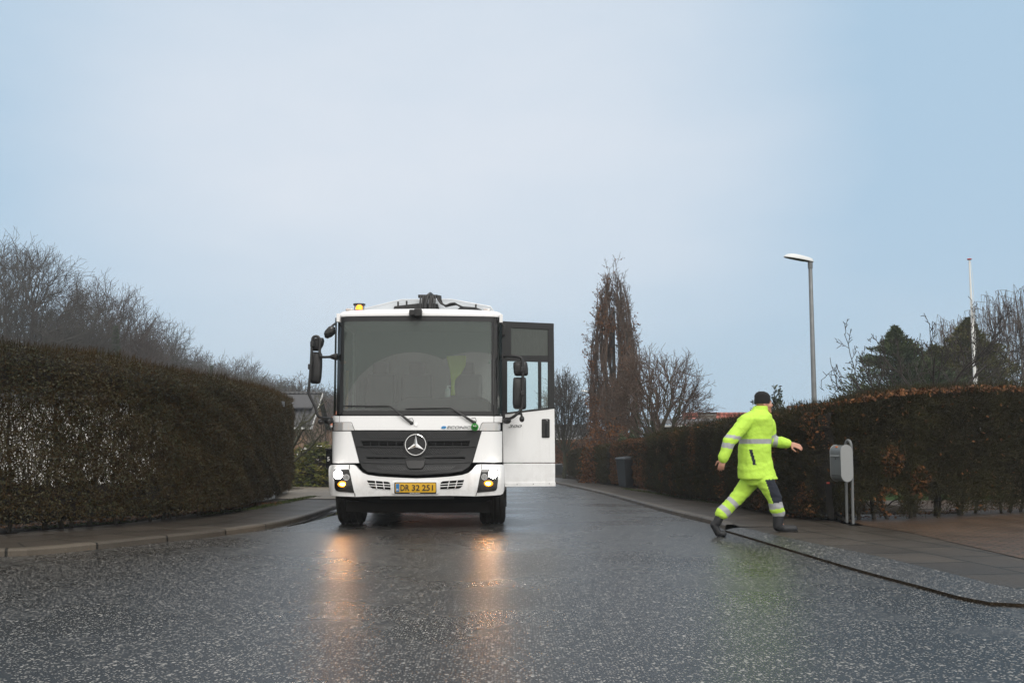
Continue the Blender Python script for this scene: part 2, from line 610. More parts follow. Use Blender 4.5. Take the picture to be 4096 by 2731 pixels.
def tubes_arrays(polys):
    """polys: list of (points (n,3), r0, r1, sides) -> vertex and quad arrays, grouped for speed"""
    groups = {}
    for p, r0, r1, k in polys:
        groups.setdefault((len(p), k), []).append((p, r0, r1))
    Vs, Fs, base = [], [], 0
    for (n, k), L in groups.items():
        P = np.array([a[0] for a in L], dtype=np.float64)
        r0 = np.array([a[1] for a in L]); r1 = np.array([a[2] for a in L])
        T = np.empty_like(P)
        T[:, 1:-1] = P[:, 2:] - P[:, :-2]; T[:, 0] = P[:, 1] - P[:, 0]; T[:, -1] = P[:, -1] - P[:, -2]
        T = unit(T)
        ref = np.where(np.abs(T[:, :1, 2:3]) > 0.8, np.array([1.0, 0, 0]), np.array([0, 0, 1.0]))
        U = unit(np.cross(T, np.broadcast_to(ref, T.shape))); B = np.cross(T, U)
        rad = r0[:, None] + (r1 - r0)[:, None] * np.linspace(0, 1, n)[None]
        a = np.arange(k) * 2 * np.pi / k
        V = P[:, :, None] + rad[:, :, None, None] * (U[:, :, None] * np.cos(a)[None, None, :, None] + B[:, :, None] * np.sin(a)[None, None, :, None])
        m = len(L)
        ii, jj = np.meshgrid(np.arange(n - 1), np.arange(k), indexing='ij')
        q = np.stack([ii * k + jj, ii * k + (jj + 1) % k, (ii + 1) * k + (jj + 1) % k, (ii + 1) * k + jj], -1).reshape(-1, 4)
        F = (q[None] + (np.arange(m) * n * k)[:, None, None]).reshape(-1, 4) + base
        Vs.append(V.reshape(-1, 3)); Fs.append(F); base += m * n * k
    return np.concatenate(Vs), np.concatenate(Fs)


def cards(C, D, L, Wd, rng, nrm=None, pointed=True):
    """flat leaves or sticks: centre C, direction D, length L, width Wd -> arrays"""
    n = len(C)
    D = unit(D)
    X = rng.normal(size=(n, 3)) if nrm is None else nrm + rng.normal(size=(n, 3)) * 0.35
    Sd = unit(np.cross(D, X))
    L = np.broadcast_to(np.asarray(L, float), (n,))[:, None]; Wd = np.broadcast_to(np.asarray(Wd, float), (n,))[:, None]
    if pointed:
        V = np.stack([C - D * L / 2, C + Sd * Wd / 2 - D * L * 0.05, C + D * L / 2, C - Sd * Wd / 2 - D * L * 0.05], 1)
    else:
        V = np.stack([C - D * L / 2 - Sd * Wd / 2, C - D * L / 2 + Sd * Wd / 2, C + D * L / 2 + Sd * Wd / 4, C + D * L / 2 - Sd * Wd / 4], 1)
    return V.reshape(-1, 3), np.arange(n * 4).reshape(-1, 4)


def merge(parts):
    Vs, Fs, b = [], [], 0
    for V, F in parts:
        Vs.append(V); Fs.append(F + b); b += len(V)
    return np.concatenate(Vs), np.concatenate(Fs)


def _n3(x, y, z):
    l = math.sqrt(x * x + y * y + z * z) or 1.0
    return x / l, y / l, z / l


def grow(rnd, out, p, d, L, r, lev, P):
    n = P['seg'][lev]; w = P['wan'][lev]; tr = P['trop'][lev]
    pts, ds = [p], [d]
    st = L / n
    for i in range(n):
        d = _n3(d[0] + rnd.gauss(0, w), d[1] + rnd.gauss(0, w), d[2] + rnd.gauss(0, w) + tr)
        p = (p[0] + d[0] * st, p[1] + d[1] * st, p[2] + d[2] * st)
        pts.append(p); ds.append(d)
    r1 = max(r * P['tap'][lev], P.get('rmin', 0.004))
    out.append((pts, r, r1, lev))
    if lev + 1 >= len(P['seg']):
        return
    nc, t0 = P['nc'][lev], P['t0'][lev]
    az = rnd.uniform(0, 6.28)
    for k in range(nc):
        t = t0 + (1 - t0) * (k + rnd.random()) / nc
        i = min(int(t * n), n - 1); ft = t * n - i
        q = tuple(pts[i][a] + (pts[i + 1][a] - pts[i][a]) * ft for a in range(3))
        dd = Vector(ds[i + 1])
        az += 2.4 + rnd.uniform(-0.5, 0.5)
        an = R(rnd.uniform(*P['ang'][lev]))
        u = dd.orthogonal().normalized(); v = dd.cross(u)
        c = dd * math.cos(an) + (u * math.cos(az) + v * math.sin(az)) * math.sin(an)
        Lc = L * P['lr'][lev] * (1 - P['lt'][lev] * (t - t0) / (1 - t0 + 1e-6)) * rnd.uniform(0.7, 1.2)
        rc = max((r + (r1 - r) * t) * P['rr'][lev], P.get('rmin', 0.004))
        grow(rnd, out, q, tuple(c), Lc, rc, lev + 1, P)


SIDES = [8, 6, 4, 3, 3, 3]


def tree_arrays(polys, levs):
    return tubes_arrays([(np.array(p), a, b, SIDES[l]) for p, a, b, l in polys if l in levs])


def leaf_spots(polys, lev, per, rng, jit=0.05):
    P = np.array([p for q in polys if q[3] in lev for p in q[0][1:]])
    i = rng.integers(0, len(P), per)
    return P[i] + rng.normal(0, jit, (per, 3))

# ================================================================== THE SETTING
def chaikin(P, it=2):
    P = [Vector(p) for p in P]
    for _ in range(it):
        Q = [P[0]]
        for a, b in zip(P[:-1], P[1:]):
            Q += [a * 0.75 + b * 0.25, a * 0.25 + b * 0.75]
        P = Q + [P[-1]]
    return P


def resample(P, n):
    A = np.array([(p[0], p[1]) for p in P], float)
    s = np.concatenate([[0], np.cumsum(np.linalg.norm(np.diff(A, axis=0), axis=1))])
    t = np.linspace(0, s[-1], n)
    return np.stack([np.interp(t, s, A[:, 0]), np.interp(t, s, A[:, 1])], 1), t


def sweep(name, path, prof, m, side=1, n=160, wob=0.0, s0=0.0, kind='structure'):
    """sheet swept along a ground path; prof = (offset to the side, height above ground); UV = metres along, metres across"""
    A, s = resample(path, n)
    T = np.gradient(A, axis=0); T /= np.linalg.norm(T, axis=1, keepdims=True)
    Nn = np.stack([-T[:, 1], T[:, 0]], 1) * side
    k = len(prof); V, UV = [], []
    rg = random.Random(len(name))
    for i in range(n):
        w = rg.uniform(-wob, wob)
        acc = 0
        for j, (t, h) in enumerate(prof):
            x, y = A[i] + Nn[i] * t
            V.append((x, y, zg(y) + h + (w if j else 0)))
            if j:
                acc += math.hypot(t - prof[j - 1][0], h - prof[j - 1][1])
            UV.append((s[i] + s0, acc))
    F = [(i * k + j, i * k + j + 1, (i + 1) * k + j + 1, (i + 1) * k + j) for i in range(n - 1) for j in range(k - 1)]
    if side > 0:
        F = [f[::-1] for f in F]
    me = bpy.data.meshes.new(name); me.from_pydata(V, [], F)
    uv = me.uv_layers.new(name='UVMap')
    for l in me.loops:
        uv.data[l.index].uv = UV[l.vertex_index]
    o = link(name, me, None, m)
    o['kind'] = kind
    return o


def sheet(name, xs, ys, dz, m, kind='structure'):
    V = [(x, y, zg(y) + dz) for y in ys for x in xs]
    nx = len(xs)
    F = [(j * nx + i, j * nx + i + 1, (j + 1) * nx + i + 1, (j + 1) * nx + i) for j in range(len(ys) - 1) for i in range(nx - 1)]
    me = bpy.data.meshes.new(name); me.from_pydata(V, [], F)
    o = link(name, me, None, m); o['kind'] = kind
    return o


def poly_sheet(name, P, dz, m, kind='structure', rows=24):
    """filled outline on the ground: two side chains given as left and right point lists of equal length"""
    L, Rr = P
    V, F = [], []
    for a, b in zip(L, Rr):
        for k in range(7):
            x = a[0] + (b[0] - a[0]) * k / 6; y = a[1] + (b[1] - a[1]) * k / 6
            V.append((x, y, zg(y) + dz))
    for i in range(len(L) - 1):
        for k in range(6):
            F.append((i * 7 + k, i * 7 + k + 1, i * 7 + 8 + k, i * 7 + 7 + k))
    me = bpy.data.meshes.new(name); me.from_pydata(V, [], F)
    bm = bmesh.new(); bm.from_mesh(me); bmesh.ops.recalc_face_normals(bm, faces=bm.faces)
    if sum(f.normal.z for f in bm.faces) < 0:
        bmesh.ops.reverse_faces(bm, faces=bm.faces)
    bm.to_mesh(me); bm.free()
    o = link(name, me, None, m); o['kind'] = kind
    return o


def asphalt_mat(name, chip=0.30, dens=0.50, dark=(0.007, 0.007, 0.007), rough=(0.20, 0.32), scale=62.0, wet=True):
    """wet tarmac dressed with pale stone chips"""
    m, t, b = new_mat(name)
    oc = objco(t)
    v = vor(t, oc, scale)
    sepc = t.nodes.new('ShaderNodeSeparateColor'); t.links.new(v.outputs['Color'], sepc.inputs[0])
    big = noise(t, oc, 0.55, 4)
    mid = noise(t, stretch(t, oc, (1.0, 0.6, 1)), 2.6, 4)
    th = mth(t, 'ADD', mth(t, 'MULTIPLY', mid, 0.22), dens - 0.11)
    on = mth(t, 'GREATER_THAN', sepc.outputs['Red'], th)
    shape = mth(t, 'SUBTRACT', 1.0, step(t, v.outputs['Distance'], 0.30, 0.46))
    chipf = mth(t, 'MULTIPLY', on, shape)
    # sparser large stones among the small ones
    v2 = vor(t, stretch(t, oc, (1.0, 0.8, 1)), scale * 0.44)
    s2 = t.nodes.new('ShaderNodeSeparateColor'); t.links.new(v2.outputs['Color'], s2.inputs[0])
    big_on = mth(t, 'MULTIPLY', mth(t, 'GREATER_THAN', s2.outputs['Red'], mth(t, 'ADD', mth(t, 'MULTIPLY', mid, 0.3), 0.68)), mth(t, 'SUBTRACT', 1.0, step(t, v2.outputs['Distance'], 0.22, 0.40)))
    chipf = mth(t, 'MAXIMUM', chipf, big_on)
    fine = noise(t, oc, 180, 2)
    base = mixc(t, fine, tuple(c * 0.5 for c in dark), tuple(c * 1.6 for c in dark))
    cc = mixc(t, sepc.outputs['Green'], (chip * 0.55, chip * 0.55, chip * 0.53), (chip * 1.25, chip * 1.2, chip * 1.12))
    col = mixc(t, chipf, base, cc)
    t.links.new(col, b.inputs['Base Color'])
    damp = step(t, big, 0.42, 0.68)
    rg = mth(t, 'MULTIPLY_ADD', damp, rough[0] - rough[1], rough[1])
    t.links.new(rg, b.inputs['Roughness'])
    t.links.new(mth(t, 'MULTIPLY_ADD', chipf, -0.12, 0.50), b.inputs['Specular IOR Level'])
    h = mth(t, 'ADD', mth(t, 'MULTIPLY', chipf, 0.6), mth(t, 'MULTIPLY', fine, 0.5))
    bump(t, h, 0.36, 0.011, b)
    return m


def slab_mat(name, c1, c2, w, h, mortar=0.012, joint=(0.02, 0.022, 0.014), rough=0.45, uv=True, offset=0.5, rot=0.0, spec=0.18):
    m, t, b = new_mat(name)
    tcn = t.nodes.new('ShaderNodeTexCoord')
    vec = tcn.outputs['UV'] if uv else tcn.outputs['Object']
    mpn = t.nodes.new('ShaderNodeMapping'); mpn.inputs['Rotation'].default_value = (0, 0, R(rot))
    t.links.new(vec, mpn.inputs[0]); vec2 = mpn.outputs[0]
    # joints wander a little
    wv = t.nodes.new('ShaderNodeVectorMath'); wv.operation = 'ADD'
    nv = t.nodes.new('ShaderNodeVectorMath'); nv.operation = 'SCALE'; nv.inputs['Scale'].default_value = 0.025
    t.links.new(noise(t, vec2, 2.5, 2, out='Color'), nv.inputs[0]); t.links.new(vec2, wv.inputs[0]); t.links.new(nv.outputs[0], wv.inputs[1])
    br = t.nodes.new('ShaderNodeTexBrick'); br.offset = offset
    t.links.new(wv.outputs[0], br.inputs['Vector'])
    br.inputs['Scale'].default_value = 1; br.inputs['Brick Width'].default_value = w; br.inputs['Row Height'].default_value = h
    br.inputs['Mortar Size'].default_value = mortar; br.inputs['Mortar Smooth'].default_value = 0.3
    br.inputs['Color1'].default_value = (*c1, 1); br.inputs['Color2'].default_value = (*c2, 1); br.inputs['Mortar'].default_value = (*joint, 1)
    oc = tcn.outputs['Object']
    g = noise(t, oc, 90, 3); st = noise(t, oc, 1.3, 5)
    f = mth(t, 'MULTIPLY', mth(t, 'MULTIPLY_ADD', g, 0.7, 0.65), mth(t, 'MULTIPLY_ADD', st, 1.0, 0.5))
    sc = t.nodes.new('ShaderNodeVectorMath'); sc.operation = 'SCALE'
    t.links.new(br.outputs['Color'], sc.inputs[0]); t.links.new(f, sc.inputs['Scale'])
    t.links.new(sc.outputs[0], b.inputs['Base Color'])
    t.links.new(mth(t, 'MULTIPLY_ADD', st, 0.35, rough - 0.17), b.inputs['Roughness'])
    hh = mth(t, 'ADD', mth(t, 'MULTIPLY', br.outputs['Fac'], -1.0), mth(t, 'MULTIPLY', g, 0.25))
    b.inputs['Specular IOR Level'].default_value = spec
    bump(t, hh, 0.5, 0.012, b)
    return m


M['road'] = asphalt_mat('wet_chipped_asphalt')
M['ramp'] = asphalt_mat('chipped_ramp', chip=0.25, dens=0.48, rough=(0.30, 0.45), scale=60)
M['slab'] = slab_mat('wet_paving_slabs', (0.052, 0.043, 0.034), (0.036, 0.030, 0.024), 0.8, 0.62, mortar=0.02, joint=(0.012, 0.012, 0.008))
M['slabpale'] = slab_mat('pale_drive_slabs', (0.20, 0.175, 0.145), (0.165, 0.145, 0.12), 0.9, 0.6, uv=False, rough=0.5)
M['brick'] = slab_mat('red_brick_paving', (0.088, 0.052, 0.034), (0.062, 0.040, 0.028), 0.22, 0.11, mortar=0.011, uv=False, rot=38, joint=(0.018, 0.02, 0.01))
M['kerb'] = slab_mat('kerb_concrete', (0.090, 0.076, 0.060), (0.065, 0.056, 0.046), 1.0, 9.0, mortar=0.016, joint=(0.012, 0.011, 0.009), offset=0.0)
M['soil'] = mat('garden_soil', (0.026, 0.019, 0.012), 0.95, var=0.6, vscale=4, bmp=0.8, bscale=25, spec=0.08)
M['grassbase'] = mat('lawn', (0.030, 0.058, 0.014), 0.95, var=0.4, vscale=3, bmp=0.8, bscale=60, spec=0.08)

YS = [-30, -20, -10, 0] + [i * 1.5 for i in range(1, 70)] + [120, 150, 200, 250, 340]
sheet('ground', [-250, -120, -60, -20, 0, 20, 60, 120, 250], YS, -0.06, M['grassbase'])
sheet('road', [-70, -30, -10, 0, 10, 30, 70], [-30, -20, -10, 0] + [i * 0.75 for i in range(1, 130)], 0.0, M['road'])

# kerb lines read off the photograph and laid on the ground
KL = [G(*p) for p in [(0, 2230), (255, 2212), (574, 2176), (912, 2141), (1148, 2103), (1290, 2058), (1355, 2030)]]
KR = [G(*p) for p in [(2222, 1934), (2264, 1943), (2399, 1973), (2552, 2018), (2697, 2060), (2857, 2097), (2900, 2119)]]
far_dir = Vector((KR[0].x - KR[3].x, KR[0].y - KR[3].y, 0)).normalized()
kl_end = KL[-1]
KLp = [Vector((-34, KL[0].y - 3.4, 0)), Vector((-14, KL[0].y - 1.75, 0))] + [Vector((p.x, p.y, 0)) for p in KL]
for d_, b_ in ((8, -0.05), (18, -0.35), (30, -1.4), (45, -4.5), (70, -13)):
    KLp.append(Vector((kl_end.x + far_dir.x * d_ + b_, kl_end.y + far_dir.y * d_, 0)))
KRp = [Vector((p.x, p.y, 0)) for p in KR]
far = [Vector((KRp[0].x + far_dir.x * d_ + b_, KRp[0].y + far_dir.y * d_, 0)) for d_, b_ in ((45, -13), (30, -5.5), (17, -1.7), (8, -0.35))]
KRp = far + KRp                                  # from far away towards the camera
RAMP = [G(u, v, 0.02) for u, v in [(2900, 2120), (3125, 2187), (3461, 2287), (3713, 2351), (3873, 2397), (3980, 2412), (4096, 2419)]]
RAMP += [RAMP[-1] + Vector((1.2, 0.0, 0)), RAMP[-1] + Vector((6, 0.6, 0)), RAMP[-1] + Vector((30, 4.0, 0))]
PAVE = [G(u, v, 0.075) for u, v in [(2964, 2107), (3216, 2163), (3445, 2207), (3751, 2276), (4096, 2366)]]
PAVE += [PAVE[-1] + Vector((0.9, -0.25, 0)), PAVE[-1] + Vector((2.6, 0.0, 0)), PAVE[-1] + Vector((7, 0.5, 0)), PAVE[-1] + Vector((30, 3.6, 0))]

KERB = [(0, -0.02), (0.004, 0.055), (0.02, 0.075), (0.13, 0.08), (0.135, 0.06)]
sweep('kerb', chaikin(KLp), KERB, M['kerb'], 1, 260)
sweep('pavement', chaikin(KLp), [(0.135, 0.0745), (0.7, 0.077), (1.95, 0.082)], M['slab'], 1, 260)
sweep('garden_soil', chaikin(KLp), [(1.9, 0.086), (3.6, 0.10), (5.0, 0.085)], M['soil'], 1, 260, wob=0.012)
kr = chaikin(KRp)
sweep('kerb', kr, KERB, M['kerb'], 1, 200)
def onward(P, d):
    t = (P[-1] - P[-2]).normalized()
    return list(P) + [P[-1] + t * d * .5, P[-1] + t * d]


sweep('pavement', onward(kr, 0.35), [(0.135, 0.0745), (0.7, 0.077), (1.65, 0.080)], M['slab'], 1, 200)
sweep('garden_soil', [p for p in kr if p.y > 15.6], [(1.6, 0.084), (3.2, 0.11), (4.5, 0.085)], M['soil'], 1, 200, wob=0.012)
pv = chaikin([Vector((p.x, p.y, 0)) for p in PAVE])
sweep('pavement', pv, [(0, 0.0715), (0.7, 0.076), (1.75, 0.079)], M['slab'], 1, 160, s0=0.3)
rp = resample(chaikin([Vector((p.x, p.y, 0)) for p in RAMP]), 120)[0]
pp = resample(pv, 120)[0]
V, F = [], []
for i in range(120):
    a, b = rp[i], pp[i]
    V += [(a[0], a[1], zg(a[1]) - 0.02), (a[0] + (b[0] - a[0]) * 0.004, a[1] + (b[1] - a[1]) * 0.004, zg(a[1]) + 0.024),
          ((a[0] + b[0]) / 2, (a[1] + b[1]) / 2, zg(a[1]) + 0.055), (b[0], b[1], zg(b[1]) + 0.0715)]
F = [(i * 4 + j + 1, i * 4 + j, i * 4 + j + 4, i * 4 + j + 5) for i in range(119) for j in range(3)]
me = bpy.data.meshes.new('dropped_kerb_ramp'); me.from_pydata(V, [], F)
bm = bmesh.new(); bm.from_mesh(me); bmesh.ops.recalc_face_normals(bm, faces=bm.faces)
if sum(f.normal.z for f in bm.faces) < 0:
    bmesh.ops.reverse_faces(bm, faces=bm.faces)
bm.to_mesh(me); bm.free()
o = link('ramp', me, None, [M['ramp'], M['soil']]); o['kind'] = 'structure'
for p_ in me.polygons:
    if p_.index % 3 == 0:
        p_.material_index = 1
# brick drive on the right, pale slab drive behind the end of the left hedge
BA, BB = [], []
pout = sweep('pavement_edge', pv, [(1.70, 0.075), (1.8, 0.075)], M['kerb'], 1, 60); bpy.data.objects.remove(pout)
A_, s_ = resample(pv, 60)
T_ = np.gradient(A_, axis=0); T_ /= np.linalg.norm(T_, axis=1, keepdims=True)
for i in range(60):
    p = A_[i] + np.array([-T_[i, 1], T_[i, 0]]) * 1.72
    BA.append((p[0], p[1]))
    BB.append((max(4.1, p[0] + 0.2), p[1] + 12) if i else (p[0] + 0.1, p[1] + 1.2))
poly_sheet('brick_drive', (BA, BB), 0.084, M['brick'])
g0, g1, g2, g3 = G(1090, 1992, 0.09), G(1330, 1985, 0.09), G(1330, 1947, 0.09), G(1130, 1947, 0.09)
poly_sheet('slab_drive', ([(g0.x - 0.4, g0.y - 0.3), (g0.x - .5, g0.y + 1), (g3.x - 0.5, g3.y)],
                          [(g1.x + 0.3, g1.y - 1.5), (g1.x + .5, g1.y + 1), (g2.x + 1.4, g2.y)]), 0.092, M['slabpale'])
# lawns behind the hedges
sheet('lawn', [4.9, 9, 14, 20, 40], [15.9, 18, 22, 30, 40, 60], 0.078, M['grassbase'])
sheet('lawn', [-40, -20, -12, -5.2], [35.0, 38, 44, 50, 70], 0.09, M['grassbase'])
# a shallow puddle in the gutter by the left kerb
def water_mat():
    m, t, b = new_mat('puddle_water')
    b.inputs['Base Color'].default_value = (0.012, 0.012, 0.011, 1)
    b.inputs['Roughness'].default_value = 0.04
    bump(t, noise(t, objco(t), 3.0, 2), 0.03, 0.02, b)
    return m
M['water'] = water_mat()


def puddle(pts_px, seed):
    P = [G(u, v, 0.004) for u, v in pts_px]
    rg = random.Random(seed)
    c = sum(P, Vector()) / len(P)
    Q = chaikin(P + [P[0]], 2)
    me = bpy.data.meshes.new('puddle')
    V = [(c.x, c.y, zg(c.y) + 0.0045)]
    for q in Q[:-1]:
        k = rg.uniform(0.86, 1.08)
        y = c.y + (q.y - c.y) * k
        V.append((c.x + (q.x - c.x) * k, y, zg(y) + 0.0045))
    n = len(V) - 1
    me.from_pydata(V, [], [(0, i + 1, (i + 1) % n + 1) for i in range(n)])
    o = link('puddle', me, None, M['water']); o['kind'] = 'structure'


puddle([(1130, 2108), (1240, 2078), (1300, 2052), (1352, 2040), (1356, 2056), (1290, 2072), (1200, 2098)], 1)

# ================================================================== THE GARBAGE TRUCK
YAW = R(0.9)
TB = at(1667.5, 1900, 13.9)
TZ = zg(15.0)
TM = Matrix.Translation((TB.x, 13.9, TZ)) @ Matrix.Rotation(YAW, 4, 'Z')
TMI = TM.inverted()
truck = empty('garbage_truck', 'white refuse truck parked at the left kerb with headlights lit and one door swung open', 'truck', (TB.x, 13.9, TZ), YAW)


def L(u, v, yl):
    """point where the line of sight meets the truck's own plane y = yl -> (x, z) in truck metres"""
    o = TMI @ Vector((0, 0, CAMH)); d = TMI.to_3x3() @ ray(u, v)
    p = o + d * ((yl - o.y) / d.y)
    return p.x, p.z


def foff(z):
    return float(np.interp(z, [0.3, 0.55, 0.80, 0.95, 1.45, 1.62, 2.97, 3.2], [0.05, 0.0, 0.02, 0.07, 0.09, 0.11, 0.22, 0.24]))


def fy(x, z):
    """front skin of the cab: a shallow bow with rounded corners"""
    a = abs(x)
    y = foff(z) + 0.075 * (a / 1.0) ** 2
    if a > 0.98:
        c = min(1.0, (a - 0.98) / 0.262)
        y += 0.25 * (1 - math.sqrt(max(0.0, 1 - c * c)))
    return y


def Lf(u, v):
    x, z = L(u, v, 0.1)
    for _ in range(5):
        x, z = L(u, v, fy(x, z))
    return x, z


def Z1(p):
    return 1200 + p[0] / 2.2189, 1150 + p[1] / 2.2189


def Z2(p):
    return 1200 + p[0] / 2.2189, 1650 + p[1] / 2.2189


def Z3(p):
    return 1900 + p[0] / 2.0625, 1240 + p[1] / 2.0625


def panel(name, pts, m, off=0.0, th=0.03, parent=None, zz=Z2, bev=0.004, step_=0.07, fn=None, local=None):
    """a skin of the cab front: outline in photo measure laid on the curved front, given thickness"""
    P = local if local is not None else [Lf(*zz(p)) for p in pts]
    f_ = fn or fy
    bm = bmesh.new()
    vs = [bm.verts.new((x, 0, z)) for x, z in P]
    bm.faces.new(vs)
    xs = [p[0] for p in P]; zs = [p[1] for p in P]
    x = math.floor(min(xs) / step_) * step_ + step_
    while x < max(xs):
        bmesh.ops.bisect_plane(bm, geom=bm.verts[:] + bm.edges[:] + bm.faces[:], plane_co=(x, 0, 0), plane_no=(1, 0, 0)); x += step_
    z = math.floor(min(zs) / 0.2) * 0.2 + 0.2
    while z < max(zs):
        bmesh.ops.bisect_plane(bm, geom=bm.verts[:] + bm.edges[:] + bm.faces[:], plane_co=(0, 0, z), plane_no=(0, 0, 1)); z += 0.2
    bm.normal_update()
    for v in bm.verts:
        v.co.y = f_(v.co.x, v.co.z) - off
    me = bpy.data.meshes.new(name)
    bmesh.ops.recalc_face_normals(bm, faces=bm.faces)
    bm.normal_update()
    if sum(f.normal.y * f.calc_area() for f in bm.faces) > 0:
        bmesh.ops.reverse_faces(bm, faces=bm.faces)
    bm.verts.index_update(); bm.edges.index_update()
    n = len(bm.verts)
    V = [v.co[:] for v in bm.verts]; V += [(x_, y_ + th, z_) for x_, y_, z_ in V]
    Fc = [tuple(v.index for v in f.verts) for f in bm.faces]
    B = []
    for e in bm.edges:
        if len(e.link_faces) == 1:
            l = e.link_loops[0]
            a, b = l.vert.index, l.link_loop_next.vert.index
            B.append((b, a, a + n, b + n))
    Fc = Fc + [tuple(i + n for i in reversed(f)) for f in Fc] + B
    bm.free()
    me.from_pydata(V, [], Fc)
    for p in me.polygons:
        p.use_smooth = True
    me.set_sharp_from_angle(angle=R(38))
    o = link(name, me, parent or truck, m)
    if bev:
        b = o.modifiers.new('bevel', 'BEVEL'); b.width = bev; b.segments = 2; b.limit_method = 'ANGLE'; b.angle_limit = R(40)
    return o


def on_front(name, body, x0, x1, z0, z1, off, m, parent, extr=0.006, bold=0.0, shear=0.0, space=1.0):
    V, Fc = text_geo(body, 0.01, bold, shear, space)
    W_ = [(x0 + (x1 - x0) * a, fy(x0 + (x1 - x0) * a, z0 + (z1 - z0) * b) - off - (extr if c > 0 else 0), z0 + (z1 - z0) * b) for a, b, c in V]
    me = bpy.data.meshes.new(name); me.from_pydata(W_, [], Fc)
    return link(name, me, parent, m)


def rect(x0, y0, x1, y1):
    return [(x0, y0), (x1, y0), (x1, y1), (x0, y1)]


def rrect(x0, y0, x1, y1, r, k=5):
    o = []
    for cx, cy, a0 in ((x1 - r, y0 + r, -90), (x1 - r, y1 - r, 0), (x0 + r, y1 - r, 90), (x0 + r, y0 + r, 180)):
        for i in range(k + 1):
            a = R(a0 + 90 * i / k)
            o.append((cx + r * math.cos(a), cy + r * math.sin(a)))
    return o


PXM = 286.5 / 1.0                                    # photo pixels per metre on the cab front
MZ = 1 / (2.2189 * PXM)                              # metres per pixel of the enlarged crops

# --- cab shell: side walls, floor, back wall, pillars
cab = MB()
cab.box((-1.178, 1.22, 1.16), (0.045, 1.75, 0.84))                 # nearside wall below the window
cab.box((-1.178, 2.0, 2.3), (0.045, 0.24, 1.5))                    # nearside rear post
cab.box((-1.165, 1.1, 2.98), (0.05, 1.7, 0.12))
cab.build('cab_side', M['white'], truck, bev=0.006)
SIDEWIN = MB().box((-1.180, 1.12, 2.25), (0.008, 1.50, 1.34))
cab = MB()
cab.box((1.178, 2.02, 1.76), (0.045, 0.24, 2.5))                   # rear door post on the open side
cab.box((1.165, 1.1, 2.98), (0.05, 1.6, 0.12))
cab.box((1.178, 1.2, 0.62), (0.045, 1.5, 0.22))
cab.build('cab_side', M['white'], truck, bev=0.006)
MB().box((0, 2.13, 1.85), (2.34, 0.05, 2.35)).build('cab_rear_wall', M['cabgrey'], truck)
MB().box((0, 1.15, 0.78), (2.3, 1.9, 0.10)).build('cab_floor', M['cabgrey'], truck)
MB().box((0, 1.3, 2.985), (2.2, 1.5, 0.03)).build('headlining', M['cabgrey'], truck)
# --- front skins
panel('front_panel', [(352, 30), (1719, 32), (1719, 88), (1618, 88), (1588, 156), (487, 156), (457, 88), (352, 88)], M['white'], 0.012, 0.05)
for P_ in ([(290, 30), (348, 30), (348, 88), (290, 90)], [(1723, 32), (1795, 32), (1796, 88), (1723, 88)]):
    panel('corner_panel', P_, M['white'], 0.012, 0.05, step_=0.03)
panel('wing_panel', [(288, 165), (452, 163), (526, 446), (288, 447), (286, 300)], M['white'], 0.012, 0.06, step_=0.03, bev=0.01)
panel('wing_panel', [(1613, 163), (1795, 164), (1795, 440), (1532, 442)], M['white'], 0.012, 0.06, step_=0.03, bev=0.01)
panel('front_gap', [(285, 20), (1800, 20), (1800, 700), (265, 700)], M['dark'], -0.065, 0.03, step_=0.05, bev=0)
for P_, nm in (([(303, 92), (312, 87), (448, 87), (458, 92), (485, 158), (303, 161), (298, 150)], 0),
               ([(1592, 158), (1612, 100), (1626, 89), (1772, 88), (1779, 95), (1779, 152), (1770, 160)], 1)):
    cl = panel('corner_lamp', P_, M['lens'], 0.022, 0.05, bev=0.006, step_=0.03)
    q = [Lf(*Z2(p)) for p in P_]; cx = sum(a for a, _ in q) / len(q); cz = sum(b for _, b in q) / len(q)
    panel('lamp_gasket', None, M['black'], 0.016, 0.04, cl, bev=0, step_=0.03, local=[(cx + (a - cx) * 1.045, cz + (b - cz) * 1.11) for a, b in q])
# --- windscreen: black edge band, glass, pillars, quarter windows
wo = [(352, 1131), (376, 264), (700, 256), (1040, 253), (1400, 257), (1714, 266), (1719, 1135)]
wi = [(383, 1092), (392, 312), (400, 302), (1040, 297), (1690, 303), (1700, 312), (1697, 1098), (1040, 1092)]
WO = [Lf(*Z1(p)) for p in wo]; WI = [Lf(*Z1(p)) for p in wi]
bx0, bx1 = WI[0][0], WI[6][0]
top_i = [WI[1], WI[2], WI[3], WI[4], WI[5]]
panel('windscreen_edge', None, M['trim'], 0.006, 0.02, bev=0, local=[WO[0], WO[1], WI[1], WI[0]])
panel('windscreen_edge', None, M['trim'], 0.006, 0.02, bev=0, local=[WO[1], WO[2], WO[3], WO[4], WO[5], WI[5], WI[4], WI[3], WI[2], WI[1]])
panel('windscreen_edge', None, M['trim'], 0.006, 0.02, bev=0, local=[WO[5], WO[6], WI[6], WI[5]])
panel('windscreen_edge', None, M['gloss'], 0.006, 0.02, bev=0, local=[WO[0], WI[0], WI[7], WI[6], WO[6]])
wc1 = Lf(*Z1((985, 1195))); wc2 = Lf(*Z1((1540, 1195)))
ra = Lf(*Z1((985, 575))); rb = Lf(*Z1((1540, 572)))
M['screen'] = glass_mat('rainy_windscreen', (0.74, 0.80, 0.775), film=0.25, filmcol=(0.19, 0.225, 0.215), wipers=[(wc1[0], wc1[1] - 0.0, ra[1] - wc1[1]), (wc2[0] + 0.02, wc2[1], rb[1] - wc2[1])])
M['glass'] = glass_mat('side_glass', (0.55, 0.62, 0.60), film=0.08)
M['quarterglass'] = glass_mat('quarter_glass', (0.10, 0.13, 0.12), film=0.10, filmcol=(0.05, 0.07, 0.06), refl=0.6)
